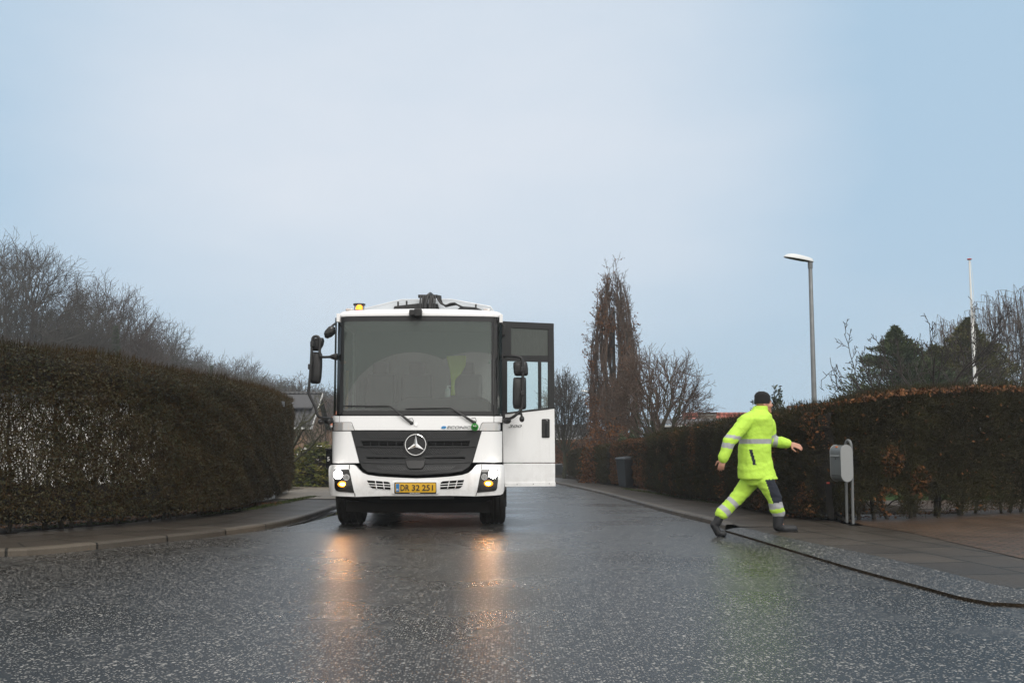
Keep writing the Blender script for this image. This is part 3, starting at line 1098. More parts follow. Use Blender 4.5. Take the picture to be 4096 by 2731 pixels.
M['doorglass'] = glass_mat('door_glass', (0.92, 0.97, 0.95), film=0.05, filmcol=(0.5, 0.6, 0.58), refl=0.8)
M['darkglass'] = glass_mat('tinted_glass', (0.10, 0.11, 0.11), film=0.34, filmcol=(0.20, 0.225, 0.21), refl=0.9)
SIDEWIN.build('side_window', M['quarterglass'], truck)
panel('windscreen', None, M['screen'], 0.002, 0.006, bev=0, local=WI, step_=0.12)
for s_, P_ in ((-1, ((330, 1129), (345, 270), (373, 265), (351, 1130))), (1, ((1722, 1134), (1717, 267), (1752, 274), (1752, 1132)))):
    panel('windscreen_pillar', list(P_), M['gloss'], 0.012, 0.06, zz=Z1, step_=0.03)
for P_ in ([(294, 1128), (312, 300), (328, 300), (318, 1128)], [(1768, 1120), (1768, 310), (1790, 320), (1793, 1125)]):
    panel('quarter_window', P_, M['quarterglass'], 0.0, 0.006, zz=Z1, step_=0.02, bev=0)
for P_ in ([(312, 300), (314, 268), (344, 270), (343, 300)], [(1753, 312), (1753, 275), (1788, 285), (1790, 312)]):
    panel('quarter_frame', P_, M['gloss'], 0.008, 0.03, zz=Z1, step_=0.02)
# --- roof cap with rounded edge
def roof_cap():
    zb = Lf(*Z1((1040, 254)))[1] + 0.004
    out_ = []
    hw = 1.185
    for i in range(41):
        x = -hw + 2 * hw * i / 40
        out_.append((x, fy(x, zb) - 0.018))
    out_ += [(hw, 1.0), (hw - 0.01, 2.1), (-hw + 0.01, 2.1), (-hw, 1.0)]
    n = len(out_)
    V, F = [], []
    lay = [(0.0, 0.0), (-0.004, 0.028), (0.008, 0.058), (0.032, 0.086), (0.075, 0.106), (0.14, 0.118), (0.35, 0.127)]
    c = (0, 1.05)
    for ins, h in lay:
        for i, (x, y) in enumerate(out_):
            a, b = out_[i - 1], out_[(i + 1) % n]
            tx, ty = b[0] - a[0], b[1] - a[1]; l = math.hypot(tx, ty)
            V.append((x - ty / l * ins, y + tx / l * ins, zb + h - 0.016 * (x / 1.0) ** 2 * (h / 0.13)))
    for k in range(len(lay) - 1):
        for i in range(n):
            F.append((k * n + i, k * n + (i + 1) % n, (k + 1) * n + (i + 1) % n, (k + 1) * n + i))
    F.append(tuple(range((len(lay) - 1) * n, len(lay) * n))); F.append(tuple(range(n - 1, -1, -1)))
    return MB().add(V, F).build('roof', M['white'], truck, smooth=50)


roof_cap()
# --- grille
gr_pts = [(455, 161), (1612, 162), (1529, 430), (1500, 478), (1440, 518), (1330, 538), (1035, 556), (720, 540), (600, 524), (555, 490), (532, 440)]
grille = panel('grille', gr_pts, M['trim'], 0.0, 0.05, bev=0.008)
for P_ in ([(572, 168), (1492, 168), (1462, 205), (1440, 226), (1090, 230), (970, 230), (640, 226), (605, 205)],
           [(608, 306), (930, 310), (1130, 310), (1443, 306), (1420, 345), (1395, 366), (1080, 372), (970, 372), (660, 366), (632, 345)],
           [(660, 450), (1400, 448), (1375, 480), (1345, 503), (1035, 524), (715, 503), (685, 480)]):
    panel('grille_mesh', P_, M['dots'], 0.006, 0.02, grille, bev=0)
for P_ in ([(548, 256), (930, 260), (930, 293), (560, 292)], [(1128, 260), (1508, 256), (1498, 292), (1128, 293)],
           [(588, 396), (938, 404), (938, 434), (600, 430)], [(1112, 404), (1468, 396), (1458, 430), (1112, 434)]):
    sl_ = panel('grille_slot', P_, M['dark'], 0.004, 0.02, grille, bev=0)
    x0, x1 = P_[0][0], P_[1][0]; z0, z1 = P_[0][1], P_[2][1]
    for k in range(1, 5):
        xx = x0 + (x1 - x0) * k / 5
        panel('slot_bar', rect(xx - 2.5, z0 + 2, xx + 2.5, z1 - 1), M['trim'], 0.010, 0.012, sl_, bev=0)
    panel('slot_bar', rect(x0 + 8, (z0 + z1) / 2 - 1.5, x1 - 8, (z0 + z1) / 2 + 1.5), M['trim'], 0.010, 0.012, sl_, bev=0)
for P_ in ([(500, 300), (548, 296), (930, 300), (930, 309), (600, 306)], [(1128, 300), (1510, 296), (1558, 300), (1450, 306), (1128, 309)],
           [(540, 440), (590, 435), (938, 442), (938, 451), (650, 447)], [(1112, 442), (1465, 435), (1520, 440), (1405, 447), (1112, 451)],
           [(540, 236), (940, 240), (940, 254), (545, 250)], [(1118, 240), (1515, 236), (1510, 250), (1118, 254)],
           [(590, 378), (950, 384), (950, 397), (595, 392)], [(1105, 384), (1465, 378), (1460, 392), (1105, 397)],
           [(600, 522), (720, 536), (1035, 552), (1330, 535), (1440, 516), (1430, 500), (1035, 532), (640, 503)]):
    panel('grille_slat', P_, M['trim'], 0.022, 0.03, grille, bev=0.004)
panel('radar_cover', [(938, 418), (1112, 418), (1104, 470), (1090, 492), (1075, 498), (975, 498), (960, 492), (946, 470)], M['black'], 0.03, 0.03, grille, bev=0.008)
# star badge
ex, ez = Lf(*Z2((1028, 285))); ey = fy(ex, ez)
MB().lathe([(0.02, -0.02), (0.168, -0.02), (0.176, 0.012), (0.170, 0.030), (0.150, 0.036), (0.148, 0.026), (0.02, 0.026)], (ex, ey - 0.002, ez), 'y', 48).build('badge_bezel', M['black'], grille)
star = MB()
ring = []
for i in range(48):
    a = 2 * math.pi * i / 48
    ring.append((ex + 0.143 * math.cos(a), ey - 0.044, ez + 0.143 * math.sin(a)))
star.tube(ring + [ring[0], ring[1]], 0.0075, 8, caps=False)
for k in range(3):
    a = R(90 + 120 * k)
    tip = (ex + 0.141 * math.cos(a), ey - 0.042, ez + 0.141 * math.sin(a))
    l_ = (ex + 0.030 * math.cos(a + R(60)), ey - 0.036, ez + 0.030 * math.sin(a + R(60)))
    r_ = (ex + 0.030 * math.cos(a - R(60)), ey - 0.036, ez + 0.030 * math.sin(a - R(60)))
    cc = (ex, ey - 0.060, ez); bk = (ex, ey - 0.02, ez)
    star.add([tip, l_, cc, r_, bk], [(0, 2, 1), (0, 3, 2), (0, 1, 4), (0, 4, 3)])
star.build('star_badge', M['chrome'], grille, smooth=25)
nx_, nz_ = Lf(*Z2((1030, 105)))
MB().lathe([(0.004, -0.01), (0.024, -0.01), (0.026, 0.006), (0.02, 0.011), (0.004, 0.012)], (nx_, fy(nx_, nz_) - 0.012, nz_), 'y', 20).build('bonnet_badge', M['chrome'], truck)
# model lettering
a0 = Lf(*Z2((1254, 143))); a1 = Lf(*Z2((1298, 118)))
on_front('badge_lettering', 'e', a0[0], a1[0], a0[1], a1[1], 0.014, M['blue'], truck, bold=0.03, shear=0.25)
a0 = Lf(*Z2((1303, 143))); a1 = Lf(*Z2((1517, 118)))
on_front('badge_lettering', 'ECONIC', a0[0], a1[0], a0[1], a1[1], 0.014, M['silver'], truck, bold=0.012, shear=0.3)
# --- bumper
bump_pts = [(258, 500), (262, 478), (275, 465), (300, 461), (440, 461), (480, 463), (500, 474), (520, 500), (555, 532), (600, 551), (700, 566), (850, 575), (1030, 583),
            (1200, 576), (1350, 565), (1440, 552), (1495, 534), (1530, 505), (1552, 475), (1570, 461), (1612, 458), (1790, 459), (1808, 465), (1815, 480), (1817, 600), (1813, 690),
            (1800, 718), (1780, 728), (1560, 740), (1480, 738), (1330, 735), (1035, 738), (760, 737), (620, 741), (500, 745), (400, 742), (290, 735), (272, 722), (263, 690)]


def fyb(x, z):
    t = (z - 0.50) / 0.36
    return fy(x, z) - 0.02 + 0.05 * (max(0, -t + 0.35)) ** 1.5 + 0.03 * max(0, t - 0.75) * 2


bumper = panel('bumper', bump_pts, M['white'], 0.02, 0.10, bev=0.016, step_=0.04, fn=fyb)
for P_ in (rect(438, 462, 444, 500), [(485, 712), (491, 712), (494, 743), (488, 743)], rect(1609, 459, 1614, 498), [(1566, 708), (1571, 708), (1563, 740), (1558, 740)]):
    panel('bumper_seam', P_, M['dark'], 0.0225, 0.01, bumper, bev=0, fn=fyb)


def ngrid(P, nm):
    return panel(nm, P, M['dark'], 0.024, 0.01, bumper, bev=0.0, fn=fyb)


for P_, mir in (([(597, 598), (780, 611), (795, 616), (805, 630), (805, 680), (645, 668), (628, 655)], 1), ([(1247, 628), (1252, 617), (1268, 607), (1457, 594), (1442, 645), (1424, 665), (1410, 669), (1247, 676)], -1)):
    v_ = ngrid(P_, 'bumper_vent')
    for k in (0.36, 0.68):
        a = P_[0] if mir == 1 else (1247, 608)
        if mir == 1:
            q = [(597 + 28 * k, 598 + 70 * k - 3), (806, 611 + 68 * k - 3), (806, 611 + 68 * k + 3), (597 + 28 * k, 598 + 70 * k + 3)]
        else:
            q = [(1246, 609 + 66 * k - 3), (1458 - 14 * k, 594 + 72 * k - 3), (1458 - 14 * k, 594 + 72 * k + 3), (1246, 609 + 66 * k + 3)]
        panel('vent_bar', q, M['white'], 0.032, 0.02, v_, bev=0.002, fn=fyb)
    for k in (0.36, 0.70):
        if mir == 1:
            q = [(597 + 200 * k, 599 + 12 * k), (603 + 200 * k, 599 + 12 * k), (618 + 196 * k, 672 + 8 * k), (611 + 196 * k, 672 + 8 * k)]
        else:
            q = [(1250 + 205 * k, 610 - 13 * k), (1257 + 205 * k, 610 - 13 * k), (1244 + 196 * k, 675 - 8 * k), (1237 + 196 * k, 675 - 8 * k)]
        panel('vent_bar', q, M['white'], 0.033, 0.02, v_, bev=0.002, fn=fyb)
# --- headlights
for P_, bm_, pj, ind in (([(304, 512), (310, 505), (438, 502), (450, 545), (485, 709), (345, 697), (322, 688), (311, 668)], (345, 547), (418, 572), (382, 633)),
                         ([(1611, 501), (1742, 502), (1754, 512), (1757, 600), (1750, 665), (1742, 684), (1722, 694), (1569, 707), (1590, 600)], (1713, 541), (1638, 568), (1671, 627))):
    h = panel('headlight', P_, M['gloss'], 0.026, 0.02, bumper, bev=0.003, fn=fyb)
    h.parent = truck
    x, z = Lf(*Z2(bm_)); y = fyb(x, z) - 0.032
    MB().lathe([(0.002, -0.02), (0.060, -0.02), (0.056, 0.004), (0.034, 0.016), (0.002, 0.020)], (x, y, z), 'y', 28).build('main_beam', M['beam'], h)
    MB().lathe([(0.061, -0.02), (0.070, -0.02), (0.068, 0.010), (0.061, 0.006)], (x, y, z), 'y', 28).build('beam_ring', M['chrome'], h)
    x, z = Lf(*Z2(pj)); y = fyb(x, z) - 0.032
    MB().lathe([(0.002, -0.02), (0.034, -0.02), (0.032, 0.008), (0.018, 0.020), (0.002, 0.024)], (x, y, z), 'y', 24).build('projector_lens', M['reflector'], h)
    MB().lathe([(0.034, -0.02), (0.044, -0.02), (0.042, 0.012), (0.036, 0.008)], (x, y, z), 'y', 24).build('lens_ring', M['chrome'], h)
    x, z = Lf(*Z2(ind)); y = fyb(x, z) - 0.034
    MB().ell((x, y, z), (0.036, 0.012, 0.019), 16).build('indicator', M['amber'], h)
    MB().ell((x, y + 0.006, z), (0.068, 0.010, 0.042), 20).build('indicator_halo', M['amberglow'], h)  # added glowing ellipse, imitates the halo round the indicator
# --- number plate
panel('plate_surround', rrect(822, 606, 1231, 722, 14), M['white'], 0.034, 0.02, bumper, bev=0.004, fn=fyb)
pl = panel('number_plate', rrect(841, 616, 1212, 716, 9), M['ink'], 0.044, 0.02, bev=0.003, fn=fyb)
panel('plate_face', rrect(851, 622, 1207, 704, 6), M['plate'], 0.048, 0.02, pl, bev=0, fn=fyb)
panel('blue_band', rect(856, 627, 886, 699), M['plateblue'], 0.050, 0.02, pl, bev=0, fn=fyb)


def on_b(body, x0, z0, x1, z1, off, m, bold=0.0):
    a, b = Lf(*Z2((x0, z1))), Lf(*Z2((x1, z0)))
    V, Fc = text_geo(body, 0.01, bold)
    W_ = [(a[0] + (b[0] - a[0]) * p, fyb(a[0] + (b[0] - a[0]) * p, a[1]) - off - (0.003 if c > 0 else 0), a[1] + (b[1] - a[1]) * q) for p, q, c in V]
    me = bpy.data.meshes.new('plate_lettering'); me.from_pydata(W_, [], Fc)
    return link('plate_lettering', me, pl, m)


on_b('DR', 896, 637, 974, 689, 0.050, M['ink'], 0.012); on_b('32', 996, 637, 1066, 689, 0.050, M['ink'], 0.012); on_b('251', 1086, 637, 1183, 689, 0.050, M['ink'], 0.012)
on_b('DK', 859, 671, 881, 687, 0.052, M['inkw'], 0.01)
on_b('EJNER HESSEL', 976, 707, 1070, 715, 0.046, M['inkw'], 0.02)
# --- lower body, chassis and wheels
und = MB()
und.box((0, 0.50, 0.30), (2.05, 0.30, 0.16)).box((0, 0.95, 0.52), (2.05, 0.5, 0.34)).box((0, 1.5, 0.50), (1.9, 0.5, 0.42))
und.box((-0.42, 4.6, 0.66), (0.12, 7.6, 0.28)).box((0.42, 4.6, 0.66), (0.12, 7.6, 0.28)).box((0, 1.38, 0.42), (1.9, 0.14, 0.14))
und.box((0, 3.2, 0.68), (2.3, 1.6, 0.6)).box((0, 5.4, 0.42), (1.9, 0.2, 0.22))
und.build('chassis', M['chassis'], truck, bev=0.01)
panel('underrun_bar', [(705, 748), (1362, 746), (1362, 769), (708, 771)], M['trim'], -0.10, 0.05)
panel('underbody_shade', [(330, 738), (1800, 734), (1640, 800), (1370, 812), (700, 814), (560, 800), (345, 770)], M['dark'], -0.22, 0.05)  # black sheet standing in for the shade under the bumper
MB().box((1.245, 1.95, 0.42), (0.03, 0.35, 0.42)).build('mud_flap', M['rubber'], truck, bev=0.004)
MB().box((-1.245, 1.95, 0.42), (0.03, 0.35, 0.42)).build('mud_flap', M['rubber'], truck, bev=0.004)
for sx_ in (-1, 1):
    arch = MB()
    for k in range(9):
        a0, a1 = R(5 + 19 * k), R(5 + 19 * (k + 1))
        p = [(sx_ * 1.03, 1.18 - 0.60 * math.cos(a), 0.50 + 0.56 * math.sin(a)) for a in (a0, a1)]
        arch.box(((p[0][0]), (p[0][1] + p[1][1]) / 2, (p[0][2] + p[1][2]) / 2), (0.42, 0.22, 0.03), Matrix.Rotation(-(a0 + a1) / 2 + R(90), 3, 'X'))
    arch.build('wheel_arch', M['black'], truck)
tw, tr_ = 0.385, 0.525
prof = [(0.30, -tw / 2 + .02), (0.44, -tw / 2), (0.495, -tw / 2 + .015), (0.518, -tw / 2 + .04)]
for g in range(5):
    z = -tw / 2 + 0.06 + g * (tw - 0.12) / 4
    prof += [(0.525, z - 0.022), (0.525, z + 0.016), (0.512, z + 0.02), (0.512, z + 0.03)]
prof = prof[:-2] + [(0.518, tw / 2 - .04), (0.495, tw / 2 - .015), (0.44, tw / 2), (0.30, tw / 2 - .02)]
for wx, wy in ((-1.045, 1.18), (1.045, 1.18), (-1.03, 5.2), (1.03, 5.2), (-1.03, 6.55), (1.03, 6.55)):
    zc = tr_ + (zg(13.9 + wy) - TZ)
    rim = MB().lathe([(0.05, -0.10), (0.16, -0.11), (0.29, -0.05), (0.30, -0.15), (0.30, 0.15), (0.29, 0.05), (0.16, 0.11), (0.05, 0.10)], (0, 0, 0), 'x', 32).build('wheel', M['rim'], truck)
    rim.location = (wx, wy, zc)
    ty = MB()
    v = []
    k = 72
    for (r, h) in prof:
        for j in range(k):
            a = 2 * math.pi * j / k
            rr = r - (0.006 if (r > 0.52 and j % 3 == 0) else 0)
            v.append((h, rr * math.cos(a), rr * math.sin(a)))
    n = len(prof)
    ty.add(v, [(i * k + j, i * k + (j + 1) % k, (i + 1) * k + (j + 1) % k, (i + 1) * k + j) for i in range(n - 1) for j in range(k)])
    ty.build('tyre', M['rubber'], rim, smooth=30)
# --- refuse body behind the cab
bz = lambda p: L(*Z1(p), 2.45)
pb = [(-1.25, 0.95), (-1.25, bz((430, 200))[1] - 0.05), bz((580, 185)), bz((900, 107)), bz((1340, 105)), bz((1690, 168)), (1.25, bz((1690, 168))[1] - 0.35), (1.25, 0.95)]
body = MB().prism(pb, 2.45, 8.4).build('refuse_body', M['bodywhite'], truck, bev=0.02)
hp = MB().box((0, 8.9, 1.7), (2.4, 1.0, 2.3)).build('hopper', M['white'], truck, bev=0.05)
rim_ = MB()
rim_.tube([(x, 2.44, z) for x, z in pb[1:-1]], 0.006, 8)
rim_.build('body_rim', M['white'], body)
q = [bz(p) for p in [(836, 192), (842, 172), (1050, 148), (1225, 150), (1240, 200)]] + [(0.2, 2.8), (-0.5, 2.8)]
MB().prism(q, 2.36, 2.44).build('bulkhead_panel', M['black'], body)
q = [bz(p) for p in [(1395, 205), (1430, 172), (1560, 182), (1620, 205)]] + [(0.6, 2.8), (0.4, 2.8)]
MB().prism(q, 2.36, 2.44).build('bulkhead_panel', M['black'], body)
for p in ((876, 155), (952, 148), (1562, 178)):
    x, z = bz(p)
    MB().box((x, 2.34, z - 0.01), (0.028, 0.02, 0.10)).build('fixing_lug', M['black'], body)
x0, z0 = bz((1056, 77)); x1, z1 = bz((1228, 103))
MB().box(((x0 + x1) / 2, 2.30, (z0 + z1) / 2), (x1 - x0, 0.08, z0 - z1)).build('hose_bracket', M['black'], body, bev=0.005)
hz = MB()
rg = random.Random(5)
for k, (a, r_) in enumerate([(1070, .014), (1088, .016), (1106, .018), (1130, .016), (1150, .016), (1165, .018), (1185, .014), (1200, .012)]):
    t_ = bz((a + rg.uniform(4, 16), 88)); b_ = bz((a + rg.uniform(-6, 4), 230))
    hz.tube([(t_[0] + 0.03, 2.35, t_[1] - 0.02), (t_[0], 2.22, t_[1] - 0.01), (t_[0] * .5 + b_[0] * .5, 2.19, (t_[1] + b_[1]) / 2), (b_[0], 2.2, b_[1] - .1)], r_, 8)
t_ = bz((1155, 66))
hz.tube([(t_[0] + 0.05, 2.5, t_[1] - .02), (t_[0] + 0.01, 2.32, t_[1]), (t_[0] - .02, 2.2, t_[1] - 0.05), (t_[0] - .06, 2.17, t_[1] - .2), (t_[0] - .06, 2.2, t_[1] - .5)], 0.03, 10)
for k in range(7):
    o_ = rg.uniform(-9, 9)
    P_ = [(1222 + k * 5, 84), (1238 + o_ + k * 2, 118), (1262 + o_, 155), (1300, 178 + o_ * .5), (1340, 165 + o_), (1385 + o_, 158 + o_ * .7), (1425 + k * 3, 182)]
    hz.tube([(bz(p)[0], 2.24 + 0.01 * k, bz(p)[1]) for p in P_], 0.013, 8)
hz.build('hydraulic_hoses', M['black'], truck)
# --- roof equipment
for p0, p1 in (((407, 188), (475, 212)), ((1624, 190), (1692, 215))):
    a, b = L(*Z1(p0), 0.42), L(*Z1(p1), 0.42)
    MB().box(((a[0] + b[0]) / 2, 0.42, (a[1] + b[1]) / 2), (b[0] - a[0], 0.10, a[1] - b[1])).build('marker_lamp', M['lens'], truck, bev=0.018, seg=3)
a, b = L(*Z1((476, 148)), 0.75), L(*Z1((577, 195)), 0.75)
bx, bw = (a[0] + b[0]) / 2, (b[0] - a[0]) / 2
bea = MB()
for k in range(4):
    an = R(45 + 90 * k)
    bea.tube([(bx + bw * math.cos(an), 0.75 + bw * math.sin(an), b[1] - 0.06), (bx + bw * math.cos(an), 0.75 + bw * math.sin(an), a[1])], 0.006, 6)
for z in (a[1], a[1] - 0.012):
    bea.tube([(bx + bw * math.cos(R(15 * j)), 0.75 + bw * math.sin(R(15 * j)), z) for j in range(26)], 0.006, 6, caps=False)
bea.lathe([(0.01, -0.02), (bw * .8, -0.02), (bw * .8, 0.012), (0.01, 0.012)], (bx, 0.75, b[1] - 0.02), 'z', 20)
beo = bea.build('beacon_guard', M['black'], truck)
MB().lathe([(0.002, 0), (bw * .66, 0), (bw * .64, 0.03), (bw * .5, 0.062), (bw * .25, 0.078), (0.002, 0.08)], (bx, 0.75, b[1] - 0.01), 'z', 20).build('beacon_lamp', M['beacon'], beo)
a, b = L(*Z1((970, 192)), 0.16), L(*Z1((1085, 268)), 0.16)
cm = MB()
cm.box(((a[0] + (b[0] - a[0]) * .27), 0.2, a[1] + (b[1] - a[1]) * .42), ((b[0] - a[0]) * .54, 0.16, (a[1] - b[1]) * .72))
cm.box(((a[0] + (b[0] - a[0]) * .70), 0.17, a[1] + (b[1] - a[1]) * .48), ((b[0] - a[0]) * .56, 0.2, (a[1] - b[1]) * .9), taper=1.05)
cm.build('front_camera', M['black'], truck, bev=0.014)
# --- wipers
def fp(p, off):
    x, z = Lf(*Z1(p))
    return (x, fy(x, z) - off, z)


for piv, elb, tip in (((992, 1202), (800, 1052), (384, 1048)), ((1548, 1198), (1338, 1066), (932, 1074))):
    w = MB()
    w.tube([fp(piv, 0.03), fp(((piv[0] * .65 + elb[0] * .35), (piv[1] * .65 + elb[1] * .35)), 0.055)], [0.020, 0.017], 8)
    w.tube([fp(((piv[0] * .65 + elb[0] * .35), (piv[1] * .65 + elb[1] * .35)), 0.055), fp(elb, 0.045), fp(((elb[0] * .6 + tip[0] * .4), (elb[1] * .55 + tip[1] * .45)), 0.04)], [0.015, 0.010, 0.007], 8)
    w.lathe([(0.005, -0.01), (0.026, -0.01), (0.026, 0.03), (0.005, 0.034)], fp(piv, 0.012), 'y', 14)
    w.tube([fp((piv[0] - 25, piv[1] - 38), 0.05), fp((piv[0] + 8, piv[1] - 42), 0.05), fp((piv[0] + 18, piv[1] - 15), 0.04), fp((piv[0] + 5, piv[1] + 6), 0.02)], 0.004, 6)
    wo_ = w.build('wiper', M['black'], truck)
    bl = MB()
    pts = [fp((tip[0] + (elb[0] - 10 - tip[0]) * i / 10, tip[1] + (elb[1] - tip[1]) * i / 10 + 2), 0.022) for i in range(11)]
    bl.tube(pts, [0.006] + [0.010] * 9 + [0.006], 6)
    bl.build('wiper_blade', M['black'], wo_)
# --- mirrors
def head(pts, yl, dep, m, name, par):
    """bulbous mirror shell seen from behind: outline in photo measure, domed towards the front"""
    P = [L(*Z1(p), yl) for p in pts]
    cx = sum(p[0] for p in P) / len(P); cz = sum(p[1] for p in P) / len(P)
    n = len(P); V, F = [], []
    lay = [(0.97, 0.06), (1.0, 0.02), (0.98, -0.3 * dep), (0.90, -0.75 * dep), (0.72, -dep), (0.3, -1.12 * dep)]
    for k, y in lay:
        V += [(cx + (x - cx) * k, yl + y, cz + (z - cz) * k) for x, z in P]
    for i in range(len(lay) - 1):
        F += [(i * n + j, i * n + (j + 1) % n, (i + 1) * n + (j + 1) % n, (i + 1) * n + j) for j in range(n)]
    F += [tuple(range(n)), tuple((len(lay) - 1) * n + j for j in range(n))]
    return MB().add(V, F).build(name, m, par, smooth=50)


def arm(pts, yl, r, k=10):
    return [(lambda q, y: (q[0], y, q[1]))(L(*Z1(p[:2]), p[2] if len(p) > 2 else yl), p[2] if len(p) > 2 else yl) for p in pts]


def smoothpath(P, it=2):
    P = [Vector(p) for p in P]
    for _ in range(it):
        Q = [P[0]]
        for a, b in zip(P[:-1], P[1:]):
            Q += [a * .75 + b * .25, a * .25 + b * .75]
        P = Q + [P[-1]]
    return P


YM = 0.10
mr = MB().tube(smoothpath(arm([(1795, 612, 0.3), (1850, 606, 0.2), (1940, 612), (1972, 630), (1978, 700), (1976, 940), (1976, 1060), (1945, 1105), (1880, 1160), (1800, 1178, 0.3)], YM, 1)), 0.021, 10)
q = L(*Z1((1838, 1180)), 0.25); mr.ell((q[0], 0.25, q[1]), (0.06, 0.08, 0.048))
q = L(*Z1((1806, 612)), 0.3); mr.box((q[0], 0.3, q[1]), (0.05, 0.08, 0.08))
mro = mr.build('mirror', M['black'], truck)
head([(1893, 668), (1905, 657), (1930, 654), (2005, 655), (2018, 668), (2025, 720), (2025, 770), (2012, 783), (1925, 785), (1905, 778), (1897, 750), (1892, 705)], YM + 0.09, 0.05, M['black'], 'mirror_head', mro)
head([(1893, 806), (1903, 796), (1990, 795), (2005, 800), (2008, 820), (2009, 1060), (2002, 1078), (1985, 1082), (1910, 1078), (1893, 1066), (1887, 1030), (1888, 900)], YM + 0.09, 0.05, M['black'], 'mirror_head', mro)
for p in ((1975, 726), (1975, 935)):
    q = L(*Z1(p), YM - 0.02); MB().box((q[0], YM - 0.01, q[1]), (0.058, 0.06, 0.07)).build('mirror_clamp', M['trim'], mro, bev=0.008)
q = L(*Z1((1970, 1165)), YM); MB().ell((q[0], YM + .05, q[1]), (0.036, 0.05, 0.046)).tube([(q[0], YM + .03, q[1] + .02), (q[0] - .01, YM + .03, q[1] + 0.075), (q[0] - .05, YM + .03, q[1] + 0.07)], 0.018, 8).build('side_camera', M['black'], mro)
ml = MB().tube(smoothpath(arm([(302, 614, 0.3), (240, 616, 0.2), (195, 618), (176, 600), (174, 540), (178, 470), (165, 436), (140, 430), (114, 440), (106, 480), (102, 600), (94, 740), (78, 880), (76, 940), (110, 1010), (138, 1060), (146, 1110), (165, 1148), (200, 1158, 0.15), (285, 1166, 0.3)], YM, 1)), 0.019, 10)
q = L(*Z1((255, 1182)), 0.3); ml.ell((q[0], 0.3, q[1]), (0.07, 0.08, 0.05))
q = L(*Z1((292, 614)), 0.3); ml.lathe([(0.015, -0.05), (0.032, -0.02), (0.05, 0.04), (0.05, 0.06), (0.01, 0.06)], (q[0], 0.3, q[1]), 'x', 14)
mlo = ml.build('mirror', M['black'], truck)
head([(95, 500), (98, 470), (125, 448), (165, 442), (205, 446), (212, 470), (203, 510), (180, 550), (165, 562), (110, 562), (93, 545)], YM + 0.10, 0.05, M['black'], 'mirror_head', mlo)
head([(98, 590), (112, 568), (185, 572), (194, 590), (193, 700), (186, 800), (176, 845), (160, 854), (100, 852), (92, 830), (94, 700)], YM + 0.10, 0.05, M['black'], 'mirror_head', mlo)
for p in ((108, 500), (88, 702)):
    q = L(*Z1(p), YM - 0.02); MB().box((q[0], YM - 0.01, q[1]), (0.052, 0.06, 0.075)).build('mirror_clamp', M['trim'], mlo, bev=0.008)
q = L(*Z1((182, 1190)), YM + .05); MB().ell((q[0], YM + .08, q[1]), (0.042, 0.05, 0.042)).tube([(q[0], YM + .08, q[1]), (q[0] + .05, YM + .1, q[1] + 0.06)], 0.022, 8).build('side_camera', M['black'], mlo)
fm = MB().tube(arm([(312, 320, 0.4), (285, 340, 0.3), (265, 370, 0.25)], 0.25, 1), 0.016, 8).build('front_mirror', M['black'], truck)
head([(212, 410), (222, 385), (258, 346), (285, 336), (300, 345), (311, 356), (310, 405), (275, 436), (240, 451), (222, 445)], 0.22, 0.06, M['gloss'], 'mirror_head', fm)
# --- inside the cab
ds = MB()
zt = L(*Z1((1040, 985)), 0.6)[1]
ds.prism([(-1.1, 0.9), (-1.1, zt - .16), (-0.5, zt - 0.14), (-0.15, zt), (0.75, zt + 0.01), (1.0, zt - 0.06), (1.1, zt - 0.12), (1.1, 0.9)], 0.30, 0.75)
ds.build('dashboard', M['dash'], truck, bev=0.03)
a, b = L(*Z1((945, 960)), 0.5), L(*Z1((1140, 1095)), 0.5)
MB().box(((a[0] + b[0]) / 2, 0.45, (a[1] + b[1]) / 2), (b[0] - a[0], 0.08, a[1] - b[1])).build('display_unit', M['trim'], truck, bev=0.02)
for xx, w in ((0.62, 0.52), (-0.15, 0.48), (-0.72, 0.46)):
    st = MB()
    st.box((xx, 1.72, 1.85), (w, 0.16, 0.85), Matrix.Rotation(R(-8), 3, 'X')).box((xx, 1.45, 1.40), (w, 0.55, 0.16)).box((xx, 1.76, 2.36), (w * .55, 0.10, 0.20))
    st.build('seat', M['seat'], truck, bev=0.05, seg=3)
sw = MB()
cx, cz = L(*Z1((1555, 1010)), 0.8)
rot = Matrix.Rotation(R(-52), 3, 'X')
ringp = [Vector((cx, 0.85, cz - 0.08)) + rot @ Vector((0.235 * math.cos(R(12 * j)), 0, 0.235 * math.sin(R(12 * j)))) for j in range(32)]
sw.tube(ringp, 0.016, 8, caps=False)
sw.ell((cx, 0.83, cz - 0.1), (0.08, 0.05, 0.07)).tube([ringp[0], (cx, 0.83, cz - 0.1), ringp[15]], 0.014, 6)
sw.build('steering_wheel', M['trim'], truck)
a, b = L(*Z1((418, 735)), 0.45), L(*Z1((414, 1080)), 0.45)
MB().tube([(a[0], 0.45, a[1]), (b[0], 0.45, b[1])], 0.022, 8).build('grab_rail', M['yellow'], truck)
a, b = L(*Z1((395, 300)), 0.5), L(*Z1((1700, 340)), 0.5)
MB().box(((a[0] + b[0]) / 2, 0.42, (a[1] + b[1]) / 2), (b[0] - a[0], 0.03, a[1] - b[1])).build('sun_visor', M['cabgrey'], truck)
# --- the open door: hinge behind the front corner, swung out towards the pavement side
hu = at(2005, 1500, 14.48); eu = at(2221, 1500, 14.76)
H2, E2 = TMI @ Vector((hu.x, 14.48, 0)), TMI @ Vector((eu.x, 14.76, 0))
dv = Vector((E2.x - H2.x, E2.y - H2.y, 0)).normalized(); dn = Vector((dv.y, -dv.x, 0))


